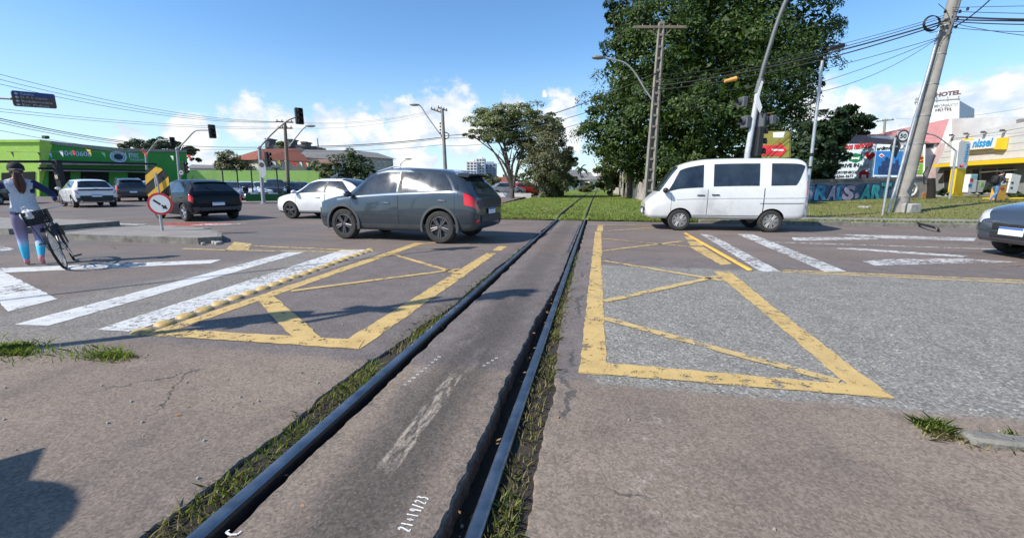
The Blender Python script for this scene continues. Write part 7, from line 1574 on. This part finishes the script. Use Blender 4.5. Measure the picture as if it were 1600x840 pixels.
blades('grass', np.concatenate([patch(900, -40, 48, 541, 556), tuft(G(20, 550), 300, .25), tuft(G(168, 558), 160, .09), tuft(G(150, 553), 120, .16), tuft(G(195, 557), 60, .05)]), .045, .004, BLADE_N, 5, .8)
blades('grass', np.concatenate([tuft(G(1452, 666), 220, .035), tuft(G(1466, 676), 90, .03), tuft(G(1582, 690), 60, .06)]), .05, .003, BLADE_N, 6, .8)
blades('grass', np.concatenate([tuft(G(1475, 682), 160, .05), tuft(G(1540, 690), 160, .08), tuft(G(180, 560), 120, .10)]), .03, .0035, BLADE_DRY, 7, 1.2)
# verge blades, denser close to the road
def vergepts(n, x0, x1, y0, y1, pw=2.0):
    y = y0 + (y1 - y0) * r.random(n) ** pw; x = x0 + (x1 - x0) * r.random(n); z = np.array([float(tz(a, b_)) for a, b_ in zip(x, y)])
    tr = np.array([track_dx(b_) for b_ in y]); keep = ~((np.abs(x - tr + 1.5) < .14) | (np.abs(x - tr + .43) < .14)); return np.stack([x, y, z], 1)[keep]
blades('grass', vergepts(26000, -6, 4, 16.35, 60, 2.2), .06, .013, BLADE_N, 8, .7)
blades('grass', np.concatenate([vergepts(9000, 4, 34, 18.8, 34, 1.2), np.stack([4 + 20 * r.random(3500), 16.35 + .8 * r.random(3500), np.full(3500, .09)], 1)]), .07, .013, BLADE_N, 9, .7)
blades('grass', np.concatenate([vergepts(9000, 4, 34, 18.8, 34, 1.2), vergepts(2500, -6, 4, 16.35, 24)]), .06, .013, BLADE_DRY, 10, 1.0)
# small litter: dry leaves, pebbles, a stick
mb = MB()
for _ in range(120):
    side = random.random()
    if side < .45: c = Vector((random.choice([-1.44, -.5, -.35]) + random.gauss(0, .025), random.uniform(.9, 6), .0 if random.random() < .4 else -.05))
    else: c = Vector((random.uniform(-3.5, 3.2), random.uniform(1.0, 7.5), .006))
    if -1.74 < c.x < -1.40 or -.58 < c.x < -.27: c.z = -.03
    s_ = random.uniform(.006, .02); a = random.uniform(0, 6); d1 = Vector((math.cos(a), math.sin(a), random.uniform(-.2, .3))) * s_; d2 = Vector((-math.sin(a), math.cos(a), random.uniform(-.2, .3))) * s_ * .55
    mb.prism([c - d1, c + d2, c + d1, c - d2], (0, 0, .003))
tag(mb.build('leaf_litter', [M('dry_leaf', (.30, .17, .08), .8, var=.4, sc=30)], smooth=False), kind='stuff')
mb = MB()
for _ in range(260):
    c = Vector((random.uniform(-4.5, 3.2), random.uniform(.9, 7), .004)); 
    if -1.74 < c.x < -.27: c.x = random.choice([-1.45, -.52, -.30, -1.62]) + random.gauss(0, .02); c.z = -.11
    mb.ball(c, random.uniform(.003, .010), 6, 4)
tag(mb.build('gravel', [M('pebble', (.33, .31, .28), .9, var=.4, sc=30)]), kind='stuff')
def rubble(label, name, u, v, n, s_, z=0):
    b = G(u, v, z); o_ = thing(name, label, 'rubble', b); mb = MB()
    for k in range(n): mb.box((random.gauss(0, s_ * 1.2), random.gauss(0, s_), s_ * .3), (s_ * random.uniform(.6, 1.6), s_ * random.uniform(.5, 1.2), s_ * random.uniform(.4, .8)), rz=random.uniform(0, 3), bev=s_ * .12)
    mb.build('chunks', CONC, o_)
rubble('broken kerb chunks at the right tip of the traffic island', 'rubble', 334, 381, 9, .10)
rubble('flat pale broken slabs lying in the grass before the graffiti wall', 'rubble', 1350, 326, 8, .22, .08)
# added off-frame disc and side plate, shaped only to cast the lower left shadow
b = Vector((-4.1, -.25, 0)); t = thing('shadow_disc', 'disc on a post added off the lower left edge to cast a shadow', 'traffic sign', b); mb = MB(); mb.tube([(0, 0, 0), (0, 0, 1.5)], .03, 8); mb.build('post', GALV, t)
mb = MB(); ringdisc(mb, (0, -.03, 1.62), (sd.x, sd.y, .15), .44, .01, 24); mb.build('plate', SIGN_BACK, t, angle=30)
mb = MB(); mb.prism([Vector((0, 0, 1.1)) + F0 * -.35, Vector((0, 0, 1.1)) + F0 * .55, Vector((0, 0, 1.5)) + F0 * .75, Vector((0, 0, 1.75)) + F0 * .3, Vector((0, 0, 1.6)) - F0 * .3], RGT * .01); mb.build('shadow_side_plate', SIGN_BACK, t, smooth=False)
